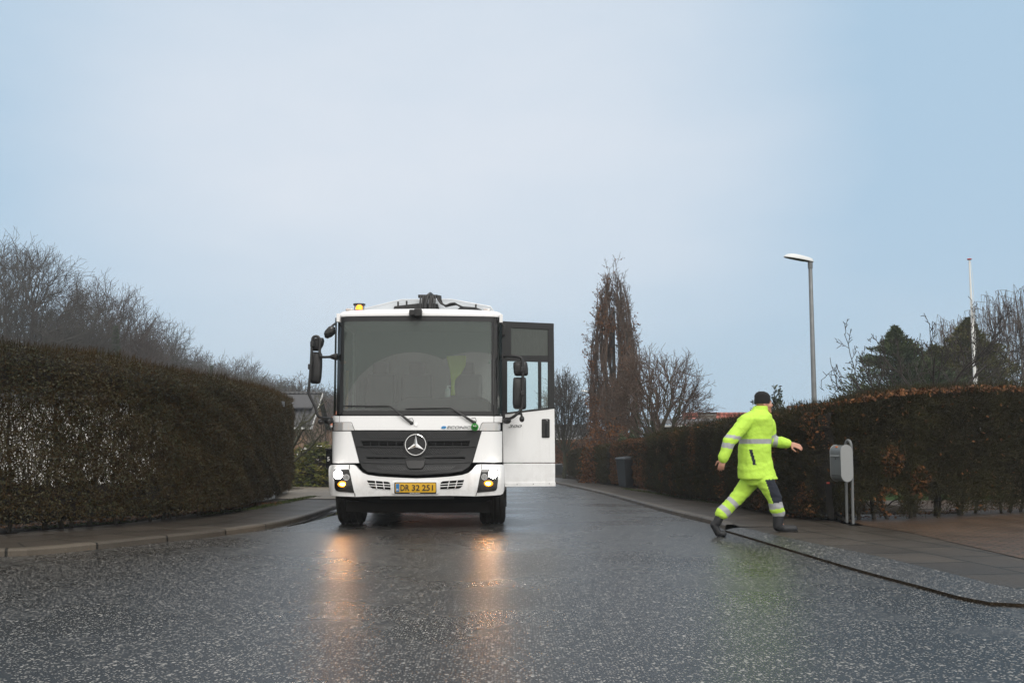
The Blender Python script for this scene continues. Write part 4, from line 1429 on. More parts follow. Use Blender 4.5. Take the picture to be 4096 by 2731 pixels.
def D(p, off=0.0, zz=Z3):
    o = TMI @ Vector((0, 0, CAMH)); d = TMI.to_3x3() @ ray(*zz(p))
    t = (H2 - o).dot(dn) / d.dot(dn)
    return o + d * t + dn * off


def dpan(name, pts, m, off, th, par, zz=Z3, bev=0.004):
    n = len(pts)
    V = [D(p, off, zz) for p in pts] + [D(p, off, zz) - dn * th for p in pts]
    F = [tuple(range(n)), tuple(range(2 * n - 1, n - 1, -1))] + [(i, i + n, (i + 1) % n + n, (i + 1) % n) for i in range(n)]
    return MB().add(V, F).build(name, m, par, bev=bev)


door = dpan('door', [(225, 863), (266, 857), (656, 813), (662, 1258), (233, 1258)], M['white2'], 0, 0.07, truck, bev=0.006)
dl = dpan('door_step_panel', [(236, 1264), (662, 1264), (663, 1452), (247, 1456)], M['white2'], 0, 0.06, door, bev=0.006)
dpan('door_edge_strip', [(246, 1424), (663, 1420), (663, 1452), (247, 1456)], M['white2'], 0.012, 0.02, dl, bev=0.003)
# frame bars round the panes
for P_ in ([(221, 91), (298, 95), (298, 420), (266, 420), (266, 856), (222, 862)],
           [(298, 95), (650, 110), (650, 160), (603, 160), (298, 145)], [(603, 160), (650, 160), (653, 420), (608, 428), (603, 375)],
           [(298, 375), (603, 375), (608, 428), (527, 427), (268, 419), (298, 419)],
           [(608, 428), (653, 420), (656, 812), (608, 818)], [(527, 427), (547, 428), (549, 822), (529, 826)]):
    dpan('door_frame', P_, M['trim'], 0.004, 0.05, door, bev=0.003)
dpan('door_frame', [(266, 843), (529, 811), (549, 808), (608, 801), (608, 819), (266, 857)], M['gloss'], 0.006, 0.05, door, bev=0.003)
dpan('door_window', [(296, 143), (605, 158), (605, 377), (296, 377)], M['darkglass'], -0.01, 0.008, door, bev=0)
dpan('door_window', [(264, 418), (530, 425), (530, 828), (264, 856)], M['doorglass'], -0.014, 0.008, door, bev=0)
dpan('door_window', [(545, 426), (610, 428), (610, 818), (545, 824)], M['doorglass'], -0.012, 0.008, door, bev=0)
hd = dpan('door_handle', rrect(550, 897, 615, 1052, 9), M['black'], 0.012, 0.03, door, bev=0.004)
dpan('handle_grip', rrect(582, 930, 602, 1043, 6), M['trim'], 0.03, 0.02, hd, bev=0.004)
q = D((591, 911), 0.016); MB().ell(q, (0.009, 0.009, 0.009), 10).build('door_lock', M['chrome'], hd)
for p in ((345, 1436), (478, 1434), (610, 1430)):
    MB().ell(D(p, 0.012), (0.007, 0.007, 0.007), 8).build('door_screw', M['galv'], dl)
V, Fc = text_geo('300', 0.01, 0.012, 0.3)
A0, A1 = (275, 968), (386, 945)
W_ = [D((A0[0] + (A1[0] - A0[0]) * a, A0[1] + (A1[1] - A0[1]) * b), 0.004 + (0.005 if c > 0 else 0)) for a, b, c in V]
me = bpy.data.meshes.new('badge_lettering'); me.from_pydata(W_, [], Fc); link('badge_lettering', me, door, M['silver'])
for p in ((231, 168), (231, 880)):
    q = D(p, 0.02); MB().box(q, (0.05, 0.07, 0.16)).build('door_hinge', M['black'], door, bev=0.008)

# ================================================================== small things in and on the cab
def toworld(p):
    return TM @ Vector(p)


def on_truck(o):
    """a thing of its own that rests on the truck: stands at its own place in the world"""
    o.location = TM.translation; o.rotation_euler = (0, 0, YAW)
    return o


x, z = Lf(*Z2((1552, 128))); c = Vector((x, fy(x, z) - 0.075, z))
ball = on_truck(empty('rubber_toy', 'green spiky rubber ball toy with eyes fixed by the right wiper', 'toy'))
bb = MB().ell(c, (0.036, 0.036, 0.036), 16)
rg = random.Random(3)
for k in range(230):
    zz_ = 1 - 2 * (k + .5) / 230; th = k * 2.39996; rr = math.sqrt(1 - zz_ * zz_)
    d_ = Vector((rr * math.cos(th), rr * math.sin(th), zz_))
    bb.tube([c + d_ * 0.03, c + d_ * 0.056], [0.0045, 0.0012], 4)
bb.build('ball', M['rubber_green'], ball)
for sx_ in (-1, 1):
    e = MB().ell(c + Vector((sx_ * 0.013, -0.044, 0.012)), (0.011, 0.011, 0.011), 10).build('eye', M['inkw'], ball)
    MB().ell(c + Vector((sx_ * 0.013, -0.054, 0.012)), (0.005, 0.004, 0.005), 8).build('pupil', M['ink'], e)
MB().tube([c + Vector((-0.012, -0.047, -0.010)), c + Vector((0, -0.049, -0.016)), c + Vector((0.012, -0.047, -0.010))], 0.003, 5).build('mouth', M['ink'], ball)

a, b = L(*Z1((1286, 970)), 0.52), L(*Z1((1334, 905)), 0.52); tp = L(*Z1((1310, 872)), 0.52)
bt = on_truck(empty('pump_bottle', 'clear pump bottle with white label standing on the dashboard behind the windscreen', 'bottle'))
cx = (a[0] + b[0]) / 2; rw = (b[0] - a[0]) / 2
M['bottle'] = mat('bottle_plastic', (0.62, 0.66, 0.66), 0.3); M['labelw'] = mat('bottle_label', (0.72, 0.72, 0.70), 0.5); M['pumpw'] = mat('pump_plastic', (0.85, 0.86, 0.86), 0.35)
MB().lathe([(0.002, a[1]), (rw, a[1]), (rw, b[1] - .005), (rw * .8, b[1] + 0.012), (rw * .35, b[1] + .02), (0.002, b[1] + .02)], (cx, 0.52, 0), 'z', 18).build('bottle_body', M['bottle'], bt)
MB().lathe([(rw * 1.03, a[1] + .02), (rw * 1.03, b[1] - 0.02)], (cx, 0.52, 0), 'z', 18).build('label', M['labelw'], bt)
MB().lathe([(0.002, b[1] + .018), (rw * .45, b[1] + .018), (rw * .4, b[1] + .035), (0.008, b[1] + .038), (0.008, tp[1]), (0.002, tp[1])], (cx, 0.52, 0), 'z', 12).box((cx + 0.012, 0.52, tp[1]), (0.06, 0.02, 0.012)).build('pump', M['pumpw'], bt)

jp = [((1295, 605), 1.0), ((1475, 600), 1.0), ((1468, 690), 1.0), ((1432, 760), 1.0), ((1378, 810), 1.0), ((1368, 880), 1.0), ((1378, 955), 1.0), ((1335, 960), 1.0), ((1342, 850), 1.0), ((1330, 740), 1.0), ((1310, 660), 1.0)]
V0 = [(lambda q: (q[0], 1.05, q[1]))(L(*Z1(p), 1.05)) for p, _ in jp]
n = len(V0)
jk = MB().add(V0 + [(x, y + 0.07, z) for x, y, z in V0], [tuple(range(n)), tuple(range(2 * n - 1, n - 1, -1))] + [(i, i + n, (i + 1) % n + n, (i + 1) % n) for i in range(n)])
o = on_truck(jk.build('safety_vest', M['hiviz_dim'], None, bev=0.02, seg=3))
tag(o, 'yellow safety vest hanging inside the cab above the dashboard', 'vest')

a = L(*Z1((1756, 990)), 0.42)
pz = [(a[0] + 0.005, 0.44, a[1] - 0.03)]
M['plush'] = mat('white_plush', (0.66, 0.68, 0.66), 0.95, bmp=0.6, bscale=200)
x0 = a[0] + .005
mb_ = MB().ell((x0 + 0.006, 0.44, a[1] - 0.075), (0.034, 0.035, 0.055)).ell((x0 - 0.002, 0.43, a[1] - 0.005), (0.024, 0.026, 0.027)).ell((x0 - 0.018, 0.43, a[1] + .03), (0.008, 0.007, 0.02)).ell((x0 + 0.006, 0.43, a[1] + .03), (0.008, 0.007, 0.02)).ell((x0 - 0.016, 0.425, a[1] - .125), (0.016, 0.02, 0.012)).ell((x0 + 0.02, 0.425, a[1] - .125), (0.016, 0.02, 0.012))
o = on_truck(mb_.build('soft_toy', M['plush'], None)); tag(o, 'small white soft toy with two ears behind the right corner window of the cab', 'toy')
for p, nm, colr, lb in (((396, 663), 'ornament', (0.65, 0.16, 0.05), 'orange teardrop ornament hanging inside the left edge of the windscreen'), ((1684, 664), 'ornament', (0.35, 0.62, 0.48), 'pale green teardrop ornament hanging inside the right edge of the windscreen')):
    q = L(*Z1(p), 0.42)
    mb_ = MB().lathe([(0.002, -0.024), (0.016, -0.02), (0.022, -0.004), (0.017, 0.012), (0.006, 0.024), (0.002, 0.034)], (q[0], 0.42, q[1]), 'z', 14)
    mb_.tube([(q[0], 0.42, q[1] + .03), (q[0], 0.42, q[1] + .42)], 0.0015, 4)
    o = on_truck(mb_.build(nm, mat('ornament_' + str(round(colr[1] * 100)), colr, 0.35), None)); tag(o, lb, 'ornament')

# ================================================================== THE WALKING PERSON
def Z5(p):
    return 2780 + p[0] / 2.528, 1540 + p[1] / 2.528


FT = G(*Z5((850, 1488)), 0.06)
PY = FT.y
person = empty('person', 'person in yellow high visibility jacket, trousers and black beanie striding along the right pavement', 'person', (FT.x, FT.y, FT.z))
PS = PY * 1.0 / (3982.2 * 2.528) * 1.008             # metres per pixel of the enlarged crop


def Q(x, y, dy=0.0):
    return at(*Z5((x, y)), PY + dy) - FT


M['skin'] = mat('skin', (0.46, 0.235, 0.165), 0.55, var=0.08, vscale=12)
M['hiviz'] = mat('hi_vis_yellow', (0.48, 0.76, 0.075), 0.75, var=0.16, vscale=5, bmp=0.35, bscale=22)
M['band'] = mat('reflective_band', (0.36, 0.37, 0.39), 0.45, bmp=0.1, bscale=60)
M['navy'] = mat('navy_cloth', (0.010, 0.014, 0.026), 0.85, bmp=0.2, bscale=40)
M['boot'] = mat('black_boot', (0.009, 0.010, 0.013), 0.6, bmp=0.2, bscale=60)
M['knit'] = mat('black_knit', (0.008, 0.008, 0.009), 0.95, bmp=0.6, bscale=150)


def loft(mb, rings, k=20, power=2.3):
    """rings: (centre, half width x, half depth y, tilt) stacked -> closed solid"""
    V = []
    for c, a, b in rings:
        for j in range(k):
            t = 2 * math.pi * j / k
            cx, sy = math.cos(t), math.sin(t)
            V.append((c[0] + a * math.copysign(abs(cx) ** (2 / power), cx), c[1] + b * math.copysign(abs(sy) ** (2 / power), sy), c[2]))
    n = len(rings)
    F = [(i * k + j, i * k + (j + 1) % k, (i + 1) * k + (j + 1) % k, (i + 1) * k + j) for i in range(n - 1) for j in range(k)]
    F += [tuple(range(k)), tuple((n - 1) * k + j for j in range(k))]
    return mb.add(V, F)


def hand(mb, wrist, d, side, nrm, curl):
    """palm, four bent fingers of different length and a thumb"""
    d = Vector(d).normalized(); nrm = Vector(nrm).normalized(); s_ = d.cross(nrm).normalized() * side
    nrm = s_.cross(d).normalized() * side
    rot = Matrix((s_, d, nrm)).transposed()
    mb.ell(wrist + d * 0.052, (0.043, 0.058, 0.019), 14, rot)
    mb.limb([(wrist - d * 0.03, 0.028), (wrist + d * 0.02, 0.026)], 10)
    for i, (off, ln) in enumerate(((0.031, 0.078), (0.0105, 0.088), (-0.0105, 0.082), (-0.031, 0.064))):
        p = wrist + d * (0.098 - abs(off) * 0.25) + s_ * off
        dd = (d + s_ * off * 3.2).normalized(); ch = [(p - d * .03, 0.0098), (p, 0.0098)]
        for j in range(3):
            ang = curl * (0.55 + 0.35 * j) * (1 + 0.12 * i)
            dd = (dd * math.cos(ang) - nrm * math.sin(ang)).normalized()
            p = p + dd * ln * (0.46, 0.31, 0.23)[j]
            ch.append((p, (0.0092, 0.0086, 0.0075)[j]))
        mb.limb(ch, 8)
    p = wrist + d * 0.028 + s_ * 0.034
    a = (s_ * 0.75 + d * 0.6 - nrm * 0.25).normalized(); b = (s_ * 0.25 + d * 0.9 - nrm * 0.4).normalized()
    mb.limb([(p - s_ * .012, 0.014), (p + a * 0.036, 0.0125), (p + a * 0.036 + b * 0.034, 0.0105), (p + a * 0.036 + b * 0.056, 0.009)], 8)


HC = Q(694, 188, 0.02)
shN, elN, wrN = Q(508, 372, -0.17), Q(345, 575, -0.26), Q(285, 745, -0.27)
shF, elF, wrF = Q(735, 390, 0.15), Q(775, 560, 0.20), Q(955, 592, 0.14)
hipF, knF, anF = Q(705, 955, -0.09), Q(808, 1150, -0.10), Q(845, 1362, -0.08)
hipB, knB, anB = Q(575, 950, 0.08), Q(415, 1150, 0.08), Q(258, 1310, 0.06)

b = MB()
b.ell(HC + Vector((0, 0, 0.012)), (0.098, 0.076, 0.112), 20).ell(HC + Vector((0.036, 0, -0.055)), (0.060, 0.056, 0.062), 16)
b.ell(HC + Vector((0.098, -0.0, -0.012)), (0.017, 0.014, 0.024), 10).ell(HC + Vector((0.108, 0, -0.026)), (0.012, 0.015, 0.011), 10)
b.ell(HC + Vector((0.082, 0, 0.022)), (0.016, 0.052, 0.012), 12).ell(HC + Vector((0.084, 0, -0.062)), (0.013, 0.026, 0.007), 10).ell(HC + Vector((0.083, 0, -0.076)), (0.013, 0.023, 0.007), 10)
b.ell(HC + Vector((0.078, 0, -0.102)), (0.022, 0.026, 0.018), 10)
for s_ in (-1, 1):
    b.ell(HC + Vector((0.066, s_ * .045, -0.03)), (0.030, 0.024, 0.026), 12)
    b.ell(HC + Vector((-0.012, s_ * 0.078, -0.012)), (0.018, 0.010, 0.032), 10, Matrix.Rotation(R(-12), 3, 'Y'))
b.limb([(HC + Vector((-0.018, 0, -0.06)), 0.060), (Q(640, 300), 0.062), (Q(615, 380), 0.09)], 14)
loft(b, [(Q(615, 330), 0.14, 0.16), (Q(612, 430), 0.18, 0.15), (Q(612, 600), 0.16, 0.13), (Q(615, 800), 0.15, 0.13), (Q(635, 930), 0.16, 0.14)])
b.limb([(shN, 0.07), (elN, 0.05), (wrN, 0.033)]).limb([(shF, 0.07), (elF, 0.05), (wrF, 0.033)])
b.limb([(hipF, 0.09), (knF, 0.062), (anF, 0.045), (anF + Vector((0.02, 0, -0.07)), 0.045)]).limb([(hipB, 0.09), (knB, 0.062), (anB, 0.045), (anB + Vector((-0.01, 0, -0.05)), 0.04)])
hand(b, wrN, (wrN - elN) + Vector((0.02, 0, 0)), 1, (-0.3, -1, 0.1), 0.75)
hand(b, wrF, (wrF - elF) + Vector((0, 0, -0.02)), 1, (0.15, -0.75, 0.5), 0.28)
body = remeshed(b, 'body', 0.0068, 3, [M['skin']], parent=person)
for s_ in (-1, 1):
    e = MB().ell(HC + Vector((0.083, s_ * 0.031, 0.004)), (0.010, 0.012, 0.009), 12).build('eye', M['inkw'], body)
    MB().ell(HC + Vector((0.091, s_ * 0.032, 0.004)), (0.004, 0.005, 0.005), 8).build('pupil', M['ink'], e)
    MB().tube([HC + Vector((0.090, s_ * .012, 0.032)), HC + Vector((0.094, s_ * .030, 0.037)), HC + Vector((0.078, s_ * .054, 0.030))], [0.003, 0.005, 0.003], 6).build('eyebrow', M['boot'], body)
MB().tube([HC + Vector((0.088, -0.024, -0.069)), HC + Vector((0.098, 0, -0.069)), HC + Vector((0.088, 0.024, -0.069))], 0.0025, 5).build('mouth', mat('lips', (0.30, 0.11, 0.09), 0.5), body)
# beanie
hb = MB()
loft(hb, [(HC + Vector((-0.016, 0, 0.000)), 0.104, 0.086), (HC + Vector((-0.014, 0, 0.050)), 0.106, 0.088), (HC + Vector((-0.014, 0, 0.060)), 0.102, 0.085), (HC + Vector((-0.016, 0, 0.105)), 0.100, 0.082),
          (HC + Vector((-0.020, 0, 0.138)), 0.075, 0.062), (HC + Vector((-0.024, 0, 0.158)), 0.035, 0.03)], 24, 2.0)
hat = hb.build('beanie', M['knit'], person, smooth=60)
# jacket
def along(p, a, b):
    ab = b - a
    return (p - a).dot(ab) / ab.dot(ab), (p - a - ab * max(0, min(1, (p - a).dot(ab) / ab.dot(ab)))).length


j = MB()
loft(j, [(Q(655, 232, 0.01), 0.085, 0.085), (Q(645, 268), 0.115, 0.11), (Q(625, 300), 0.180, 0.180), (Q(604, 345), 0.225, 0.215), (Q(610, 440), 0.215, 0.185), (Q(606, 580), 0.205, 0.175),
         (Q(604, 720), 0.205, 0.175), (Q(612, 840), 0.225, 0.185), (Q(636, 950), 0.252, 0.20)])
j.limb([(shN + Vector((0.09, 0.08, 0.06)), 0.06), (shN, 0.096), (shN * .5 + elN * .5, 0.090), (elN, 0.084), (elN * .4 + wrN * .6, 0.074), (wrN + (elN - wrN) * 0.06, 0.070)])
j.limb([(shF, 0.10), (shF * .5 + elF * .5, 0.092), (elF, 0.088), (elF * .5 + wrF * .5, 0.076), (wrF + (elF - wrF) * 0.12, 0.064)])
tz = (Q(610, 545).z, Q(610, 592).z)
slN = (shN, wrN); slF = (elF, wrF)
ny = (Q(500, 640), Q(565, 640), Q(565, 790), Q(500, 790))


def jpick(p):
    t, d = along(p, shN, elN); t2, d2 = along(p, elN, wrN)
    nearN = min(d, d2) < 0.13 and p.x < Q(420, 600).x + (0.06 if p.y < -0.14 else -0.3)
    if nearN and p.y < 0.1:
        if Q(0, 535).z < p.z + (p.x - elN.x) * 0.18 < Q(0, 500).z or Q(0, 640).z < p.z + (p.x - elN.x) * 0.18 < Q(0, 588).z:
            return 1
        return 0
    tf, df = along(p, elF, wrF)
    if df < 0.10 and tf > 0.05:
        return 1 if 0.12 < tf < 0.36 else 0
    tf, df = along(p, shF, elF)
    if df < 0.11 and p.x > Q(745, 400).x:
        return 1 if 0.62 < tf < 0.80 else 0
    if tz[1] < p.z < tz[0]:
        return 1
    xm_ = Q(530, 640).x + (Q(0, 640).z - p.z) * 0.22; x0, x1 = xm_ - 0.018, xm_ + 0.02
    if p.y < 0 and x0 < p.x < x1 and Q(0, 800).z < p.z < Q(0, 645).z:
        return 2
    return 0


jk_ = remeshed(j, 'jacket', 0.012, 4, [M['hiviz'], M['band'], M['navy']], jpick, person, fold=0.021, fscale=17, seed=4)
loftc = MB()
loft(loftc, [(Q(655, 262, 0.01), 0.108, 0.104), (Q(658, 236, 0.01), 0.098, 0.098), (Q(664, 212, 0.01), 0.092, 0.092)], 22, 2.0)
loftc.build('collar', M['hiviz'], jk_, bev=0.01)
# trousers
t = MB()
loft(t, [(Q(640, 880), 0.17, 0.15), (Q(640, 950), 0.185, 0.165), (Q(640, 1010), 0.15, 0.14)])
t.limb([(hipF, 0.122), (hipF * .5 + knF * .5, 0.108), (knF, 0.090), (knF * .5 + anF * .5, 0.090), (anF + Vector((0, 0, 0.095)), 0.086)])
t.limb([(hipB, 0.126), (hipB * .5 + knB * .5, 0.108), (knB, 0.090), (knB * .5 + anB * .5, 0.088), (anB + (knB - anB) * 0.08, 0.088)])


def tpick(p):
    f, df = along(p, knF, anF); b_, db = along(p, knB, anB)
    if db < df:
        return 1 if (0.14 < b_ < 0.34 or 0.62 < b_ < 0.86) else 0
    if 0.14 < f < 0.42 or 0.62 < f < 0.90:
        return 1
    tt, dd = along(p, hipF, knF)
    if f <= 0.14 and p.z < Q(0, 945).z:
        ax = hipF.x + (knF.x - hipF.x) * max(0, min(1.1, tt))
        if p.x > ax - 0.02 - 0.03 * tt and dd < 0.15 and tt > -0.05:
            return 2
    return 0


remeshed(t, 'trousers', 0.012, 5, [M['hiviz'], M['band'], M['navy']], tpick, person, fold=0.019, fscale=18, seed=9)
# boots
for an, tilt, base in ((anF, 0.0, None), (anB, 38.0, None)):
    bt = MB()
    if tilt == 0:
        z0 = Q(0, 1487).z
        hx = Q(795, 0).x; tx = Q(985, 0).x; yy = an.y
        bt.limb([((an.x, yy, an.z + 0.05), 0.070), ((an.x - 0.01, yy, z0 + 0.085), 0.066), ((hx + 0.05, yy, z0 + 0.052), 0.050)])
        bt.limb([((hx + 0.06, yy, z0 + 0.05), 0.050), ((hx + 0.15, yy, z0 + 0.050), 0.050), ((tx - 0.055, yy - .005, z0 + 0.050), 0.047)])
        sole = [(hx + 0.005, yy - 0.036), (hx + 0.005, yy + 0.036), (hx + .09, yy + .038), (tx - .08, yy + 0.05), (tx - 0.02, yy + 0.03), (tx, yy), (tx - 0.02, yy - .038), (tx - .08, yy - .05), (hx + .09, yy - .038)]
        MBs = MB().add([(x, y, z0) for x, y in sole] + [(x, y, z0 + 0.03) for x, y in sole], [tuple(range(9)), tuple(range(17, 8, -1))] + [(i, i + 9, (i + 1) % 9 + 9, (i + 1) % 9) for i in range(9)])
    else:
        gp = G(*Z5((262, 1478)), 0.0); gz = zg(gp.y) - FT.z
        toe = Vector((Q(268, 0).x, an.y, gz + 0.045)); ball_ = Vector((Q(215, 0).x, an.y, gz + 0.055)); heel = Vector((Q(170, 0).x, an.y, gz + 0.16))
        bt.limb([(an + Vector((0.01, 0, 0.02)), 0.058), (heel + Vector((0.045, 0, 0.03)), 0.056), (heel, 0.046)])
        bt.limb([(heel, 0.046), (ball_, 0.048), (toe, 0.042)])
        MBs = None
    bo = remeshed(bt, 'boot', 0.009, 3, [M['boot']], parent=person)
    if MBs:
        MBs.build('sole', M['rubber'], bo, bev=0.006)

# ================================================================== STREET FURNITURE
def lamp(base_px, y, top_v, head_len, rtop, rbot, label, group):
    p = at(*base_px, y); z0 = zg(y) + 0.02; zt = zat(top_v, y)
    x_top = p.x
    r = empty('street_lamp', label, 'street lamp', (x_top, y, z0), 0, group)
    h = zt - z0
    pm = MB().lathe([(rbot * 1.0, 0), (rbot, h * 0.25), (rbot * .99, h * 0.26), (rtop, h - 0.01), (rtop * .8, h)], (0, 0, 0), 'z', 18)
    pm.build('pole', M['galv'], r)
    hd_ = MB(); bw_ = MB()
    Lh = head_len
    prof_ = [(0.11, 0.30, 0.50), (0.06, 0.62, 0.86), (-0.05, 0.82, 1.0), (-0.25, 0.98, 1.12), (-0.48, 1.0, 1.20), (-0.68, 0.92, 1.12), (-0.84, 0.70, 0.85), (-0.94, 0.42, 0.48), (-0.99, 0.10, 0.10)]
    k = 12
    V = []; Vb = []
    for s_, w_, h_ in prof_:
        x = s_ * Lh; w_ = w_ * Lh * 0.16; hh = h_ * Lh * 0.15
        zt_ = h + 0.0 - s_ * Lh * 0.14
        for j_ in range(k + 1):
            a = math.pi * j_ / k
            V.append((x, w_ * math.cos(a), zt_ + hh * math.sin(a)))
        for j_ in range(k + 1):
            a = math.pi * j_ / k
            Vb.append((x, w_ * 0.95 * math.cos(a), zt_ + 0.003 - 0.035 * Lh * math.sin(a) * (1.0 if s_ < -0.1 else 0.3)))
    n = len(prof_)
    m_ = k + 1
    F = [(i * m_ + j_, i * m_ + j_ + 1, (i + 1) * m_ + j_ + 1, (i + 1) * m_ + j_) for i in range(n - 1) for j_ in range(k)]
    ends = [tuple(range(m_)), tuple((n - 1) * m_ + j_ for j_ in range(m_))]
    under = [(i * m_, (i + 1) * m_, (i + 1) * m_ + k, i * m_ + k) for i in range(n - 1)]
    hd_.add(V, F + ends + under).build('lamp_shell', M['lampwhite'], r, smooth=50)
    bw_.add(Vb, F + ends).build('lamp_bowl', M['bowl'], r, smooth=50)
    MB().lathe([(rtop * 1.25, h - 0.14), (rtop * 1.25, h + 0.01), (0.01, h + 0.012)], (0, 0, 0), 'z', 16).build('collar', M['galv'], r)
    return r


M['bowl'] = mat('lamp_bowl', (0.06, 0.055, 0.045), 0.35)
l1 = lamp((3248, 1300), 20.6, 1047, 0.60, 0.040, 0.056, 'tall galvanised street lamp with a white head behind the right hedge', 'street lamps')
l1.rotation_euler = (0, 0, R(12))
l2 = lamp((2362, 1650), 62, 1570, 0.62, 0.045, 0.06, 'distant street lamp with a white head beside the brown columnar tree', 'street lamps')

# flagpole
fp_ = at(3890, 1300, 28.0)
fl = empty('flagpole', 'white flagpole with a red button top rising behind the right hedge', 'flagpole', (at(3905, 1640, 28).x, 28.0, zg(28)))
ht = zat(1040, 28) - zg(28)
M['poleW'] = mat('pole_white', (0.72, 0.73, 0.72), 0.4)
MB().lathe([(0.048, 0), (0.046, ht * .4), (0.036, ht * .75), (0.022, ht)], (0, 0, 0), 'z', 14).build('pole', M['poleW'], fl)
MB().lathe([(0.004, ht), (0.055, ht + 0.005), (0.066, ht + 0.02), (0.055, ht + 0.038), (0.004, ht + 0.045)], (0, 0, 0), 'z', 16).build('button', mat('button_red', (0.42, 0.03, 0.025), 0.4), fl)
MB().tube([(0.03, 0, ht - .02), (0.065, -0.02, ht * .93), (0.055, -0.03, ht * .6), (0.06, -.03, 0.9)], 0.005, 5).build('halyard', M['poleW'], fl)

# grey letterbox on a bent tube
M['boxgrey'] = mat('letterbox_grey', (0.17, 0.185, 0.19), 0.42, 0.5, var=0.12, vscale=12)
M['boxpale'] = mat('letterbox_side', (0.30, 0.315, 0.32), 0.45, 0.4, var=0.06)
mbp = G(3411, 2095, 0.08)
MBY = mbp.y


def Z6(p):
    return 3200 + p[0] / 3.5625, 1700 + p[1] / 3.5625


u_ = MBY / FPX * 1.01 / 3.5625                       # metres per pixel of the crop
lb = empty('letterbox', 'grey metal letterbox with rounded top on a bent tube stand against the right hedge', 'letterbox', tuple(mbp), R(0))
bc = at(*Z6((590, 540)), MBY) - mbp
# box: stadium side profile, front turned to the left
Hh, Dp, Wd = 515 * u_, 0.195, 0.30
st_ = []
r_ = Dp / 2
for i in range(13):
    a = math.pi * i / 12
    st_.append((r_ * math.cos(a), Hh / 2 - r_ + r_ * math.sin(a)))
for i in range(13):
    a = math.pi + math.pi * i / 12
    st_.append((r_ * math.cos(a), -Hh / 2 + r_ + r_ * math.sin(a)))
rt = Matrix.Rotation(R(-60), 3, 'Z')                 # local x: depth of the box, local y: width


def bx_(name, sc, y0, y1, m, par, bev=0.003):
    n = len(st_)
    V = [rt @ Vector((x * sc, y0, z * sc)) + bc for x, z in st_] + [rt @ Vector((x * sc, y1, z * sc)) + bc for x, z in st_]
    F = [tuple(range(n)), tuple(range(2 * n - 1, n - 1, -1))] + [(i, i + n, (i + 1) % n + n, (i + 1) % n) for i in range(n)]
    return MB().add(V, F).build(name, m, par, smooth=30, bev=bev)


rt = Matrix.Rotation(R(198), 3, 'Z')
bxo = bx_('box_body', 0.975, -0.115, 0.115, M['boxgrey'], lb)
bx_('side_plate', 1.0, 0.115, 0.123, M['boxpale'], lb, bev=0.002)
bx_('side_plate', 1.0, -0.123, -0.115, M['boxpale'], lb, bev=0.002)
fl_ = [rt @ Vector((Dp / 2 + o_, y_, z_)) + bc for o_, y_, z_ in ((0.0, -0.098, Hh * .22), (0.0, 0.098, Hh * .22), (0.022, 0.098, Hh * .185), (0.022, -0.098, Hh * .185), (-0.01, -0.098, Hh * .18), (-0.01, 0.098, Hh * .18))]
MB().add(fl_, [(0, 1, 2, 3), (3, 2, 5, 4), (0, 4, 5, 1), (0, 3, 4), (1, 5, 2)]).build('slot_flap', M['boxgrey'], lb)
MB().add([rt @ Vector((Dp / 2 * .985 + 0.001, y_, z_)) + bc for y_, z_ in ((-.097, -Hh * .325), (.097, -Hh * .325), (.097, -Hh * .335), (-.097, -Hh * .335))], [(0, 1, 2, 3)]).build('door_gap', M['dark'], lb)
kq = rt @ Vector((Dp / 2 * .975, 0, Hh * .12)) + bc
MB().ell(kq, (0.008, 0.008, 0.011), 10).build('lock', M['ink'], lb)
sq = rt @ Vector((Dp / 2 * .66, 0.0, Hh / 2 * .855)) + bc
MB().box(sq + Vector((0, 0, 0.004)), (0.035, 0.03, 0.02), rt).build('sticker', mat('orange_sticker', (0.62, 0.19, 0.05), 0.5), lb, bev=0.004)
for (dx_, top) in ((0, 1), (-0.12, 0)):
    pass
tp_ = [at(*Z6(p), MBY + d_) - mbp for p, d_ in (((757, 1405), 0), ((750, 1100), 0), ((742, 700), 0.0), ((733, 330), 0.0), ((722, 245), 0.01), ((692, 212), 0.05), ((660, 225), 0.10), ((645, 290), 0.12), ((655, 700), 0.13), ((664, 1100), 0.14), ((668, 1385), 0.15))]
MB().tube(smoothpath(tp_, 2), 0.0195, 10).build('tube_stand', M['galv'], lb)

# dark marker post leaning in the hedge
mp_ = G(3325, 2088, 0.08)
mk = empty('marker_post', 'dark leaning marker post with a red label in front of the right hedge', 'post', tuple(mp_))
tv = at(*Z6((395, 810)), mp_.y) - mp_; bv = at(*Z6((440, 1330)), mp_.y) - mp_
M['postdark'] = mat('post_dark', (0.010, 0.009, 0.008), 0.8, var=0.2, spec=0.15)
dvv = tv - bv
rotp = Vector((0, 0, 1)).rotation_difference(dvv.normalized()).to_matrix()
MB().box((tv + bv) / 2, (0.085, 0.05, dvv.length), rotp).build('post', M['postdark'], mk, bev=0.006)
MB().box(tv + Vector((-0.005, -0.03, -0.01)), (0.04, 0.006, 0.022)).build('label', mat('label_red', (0.45, 0.04, 0.02), 0.5), mk)

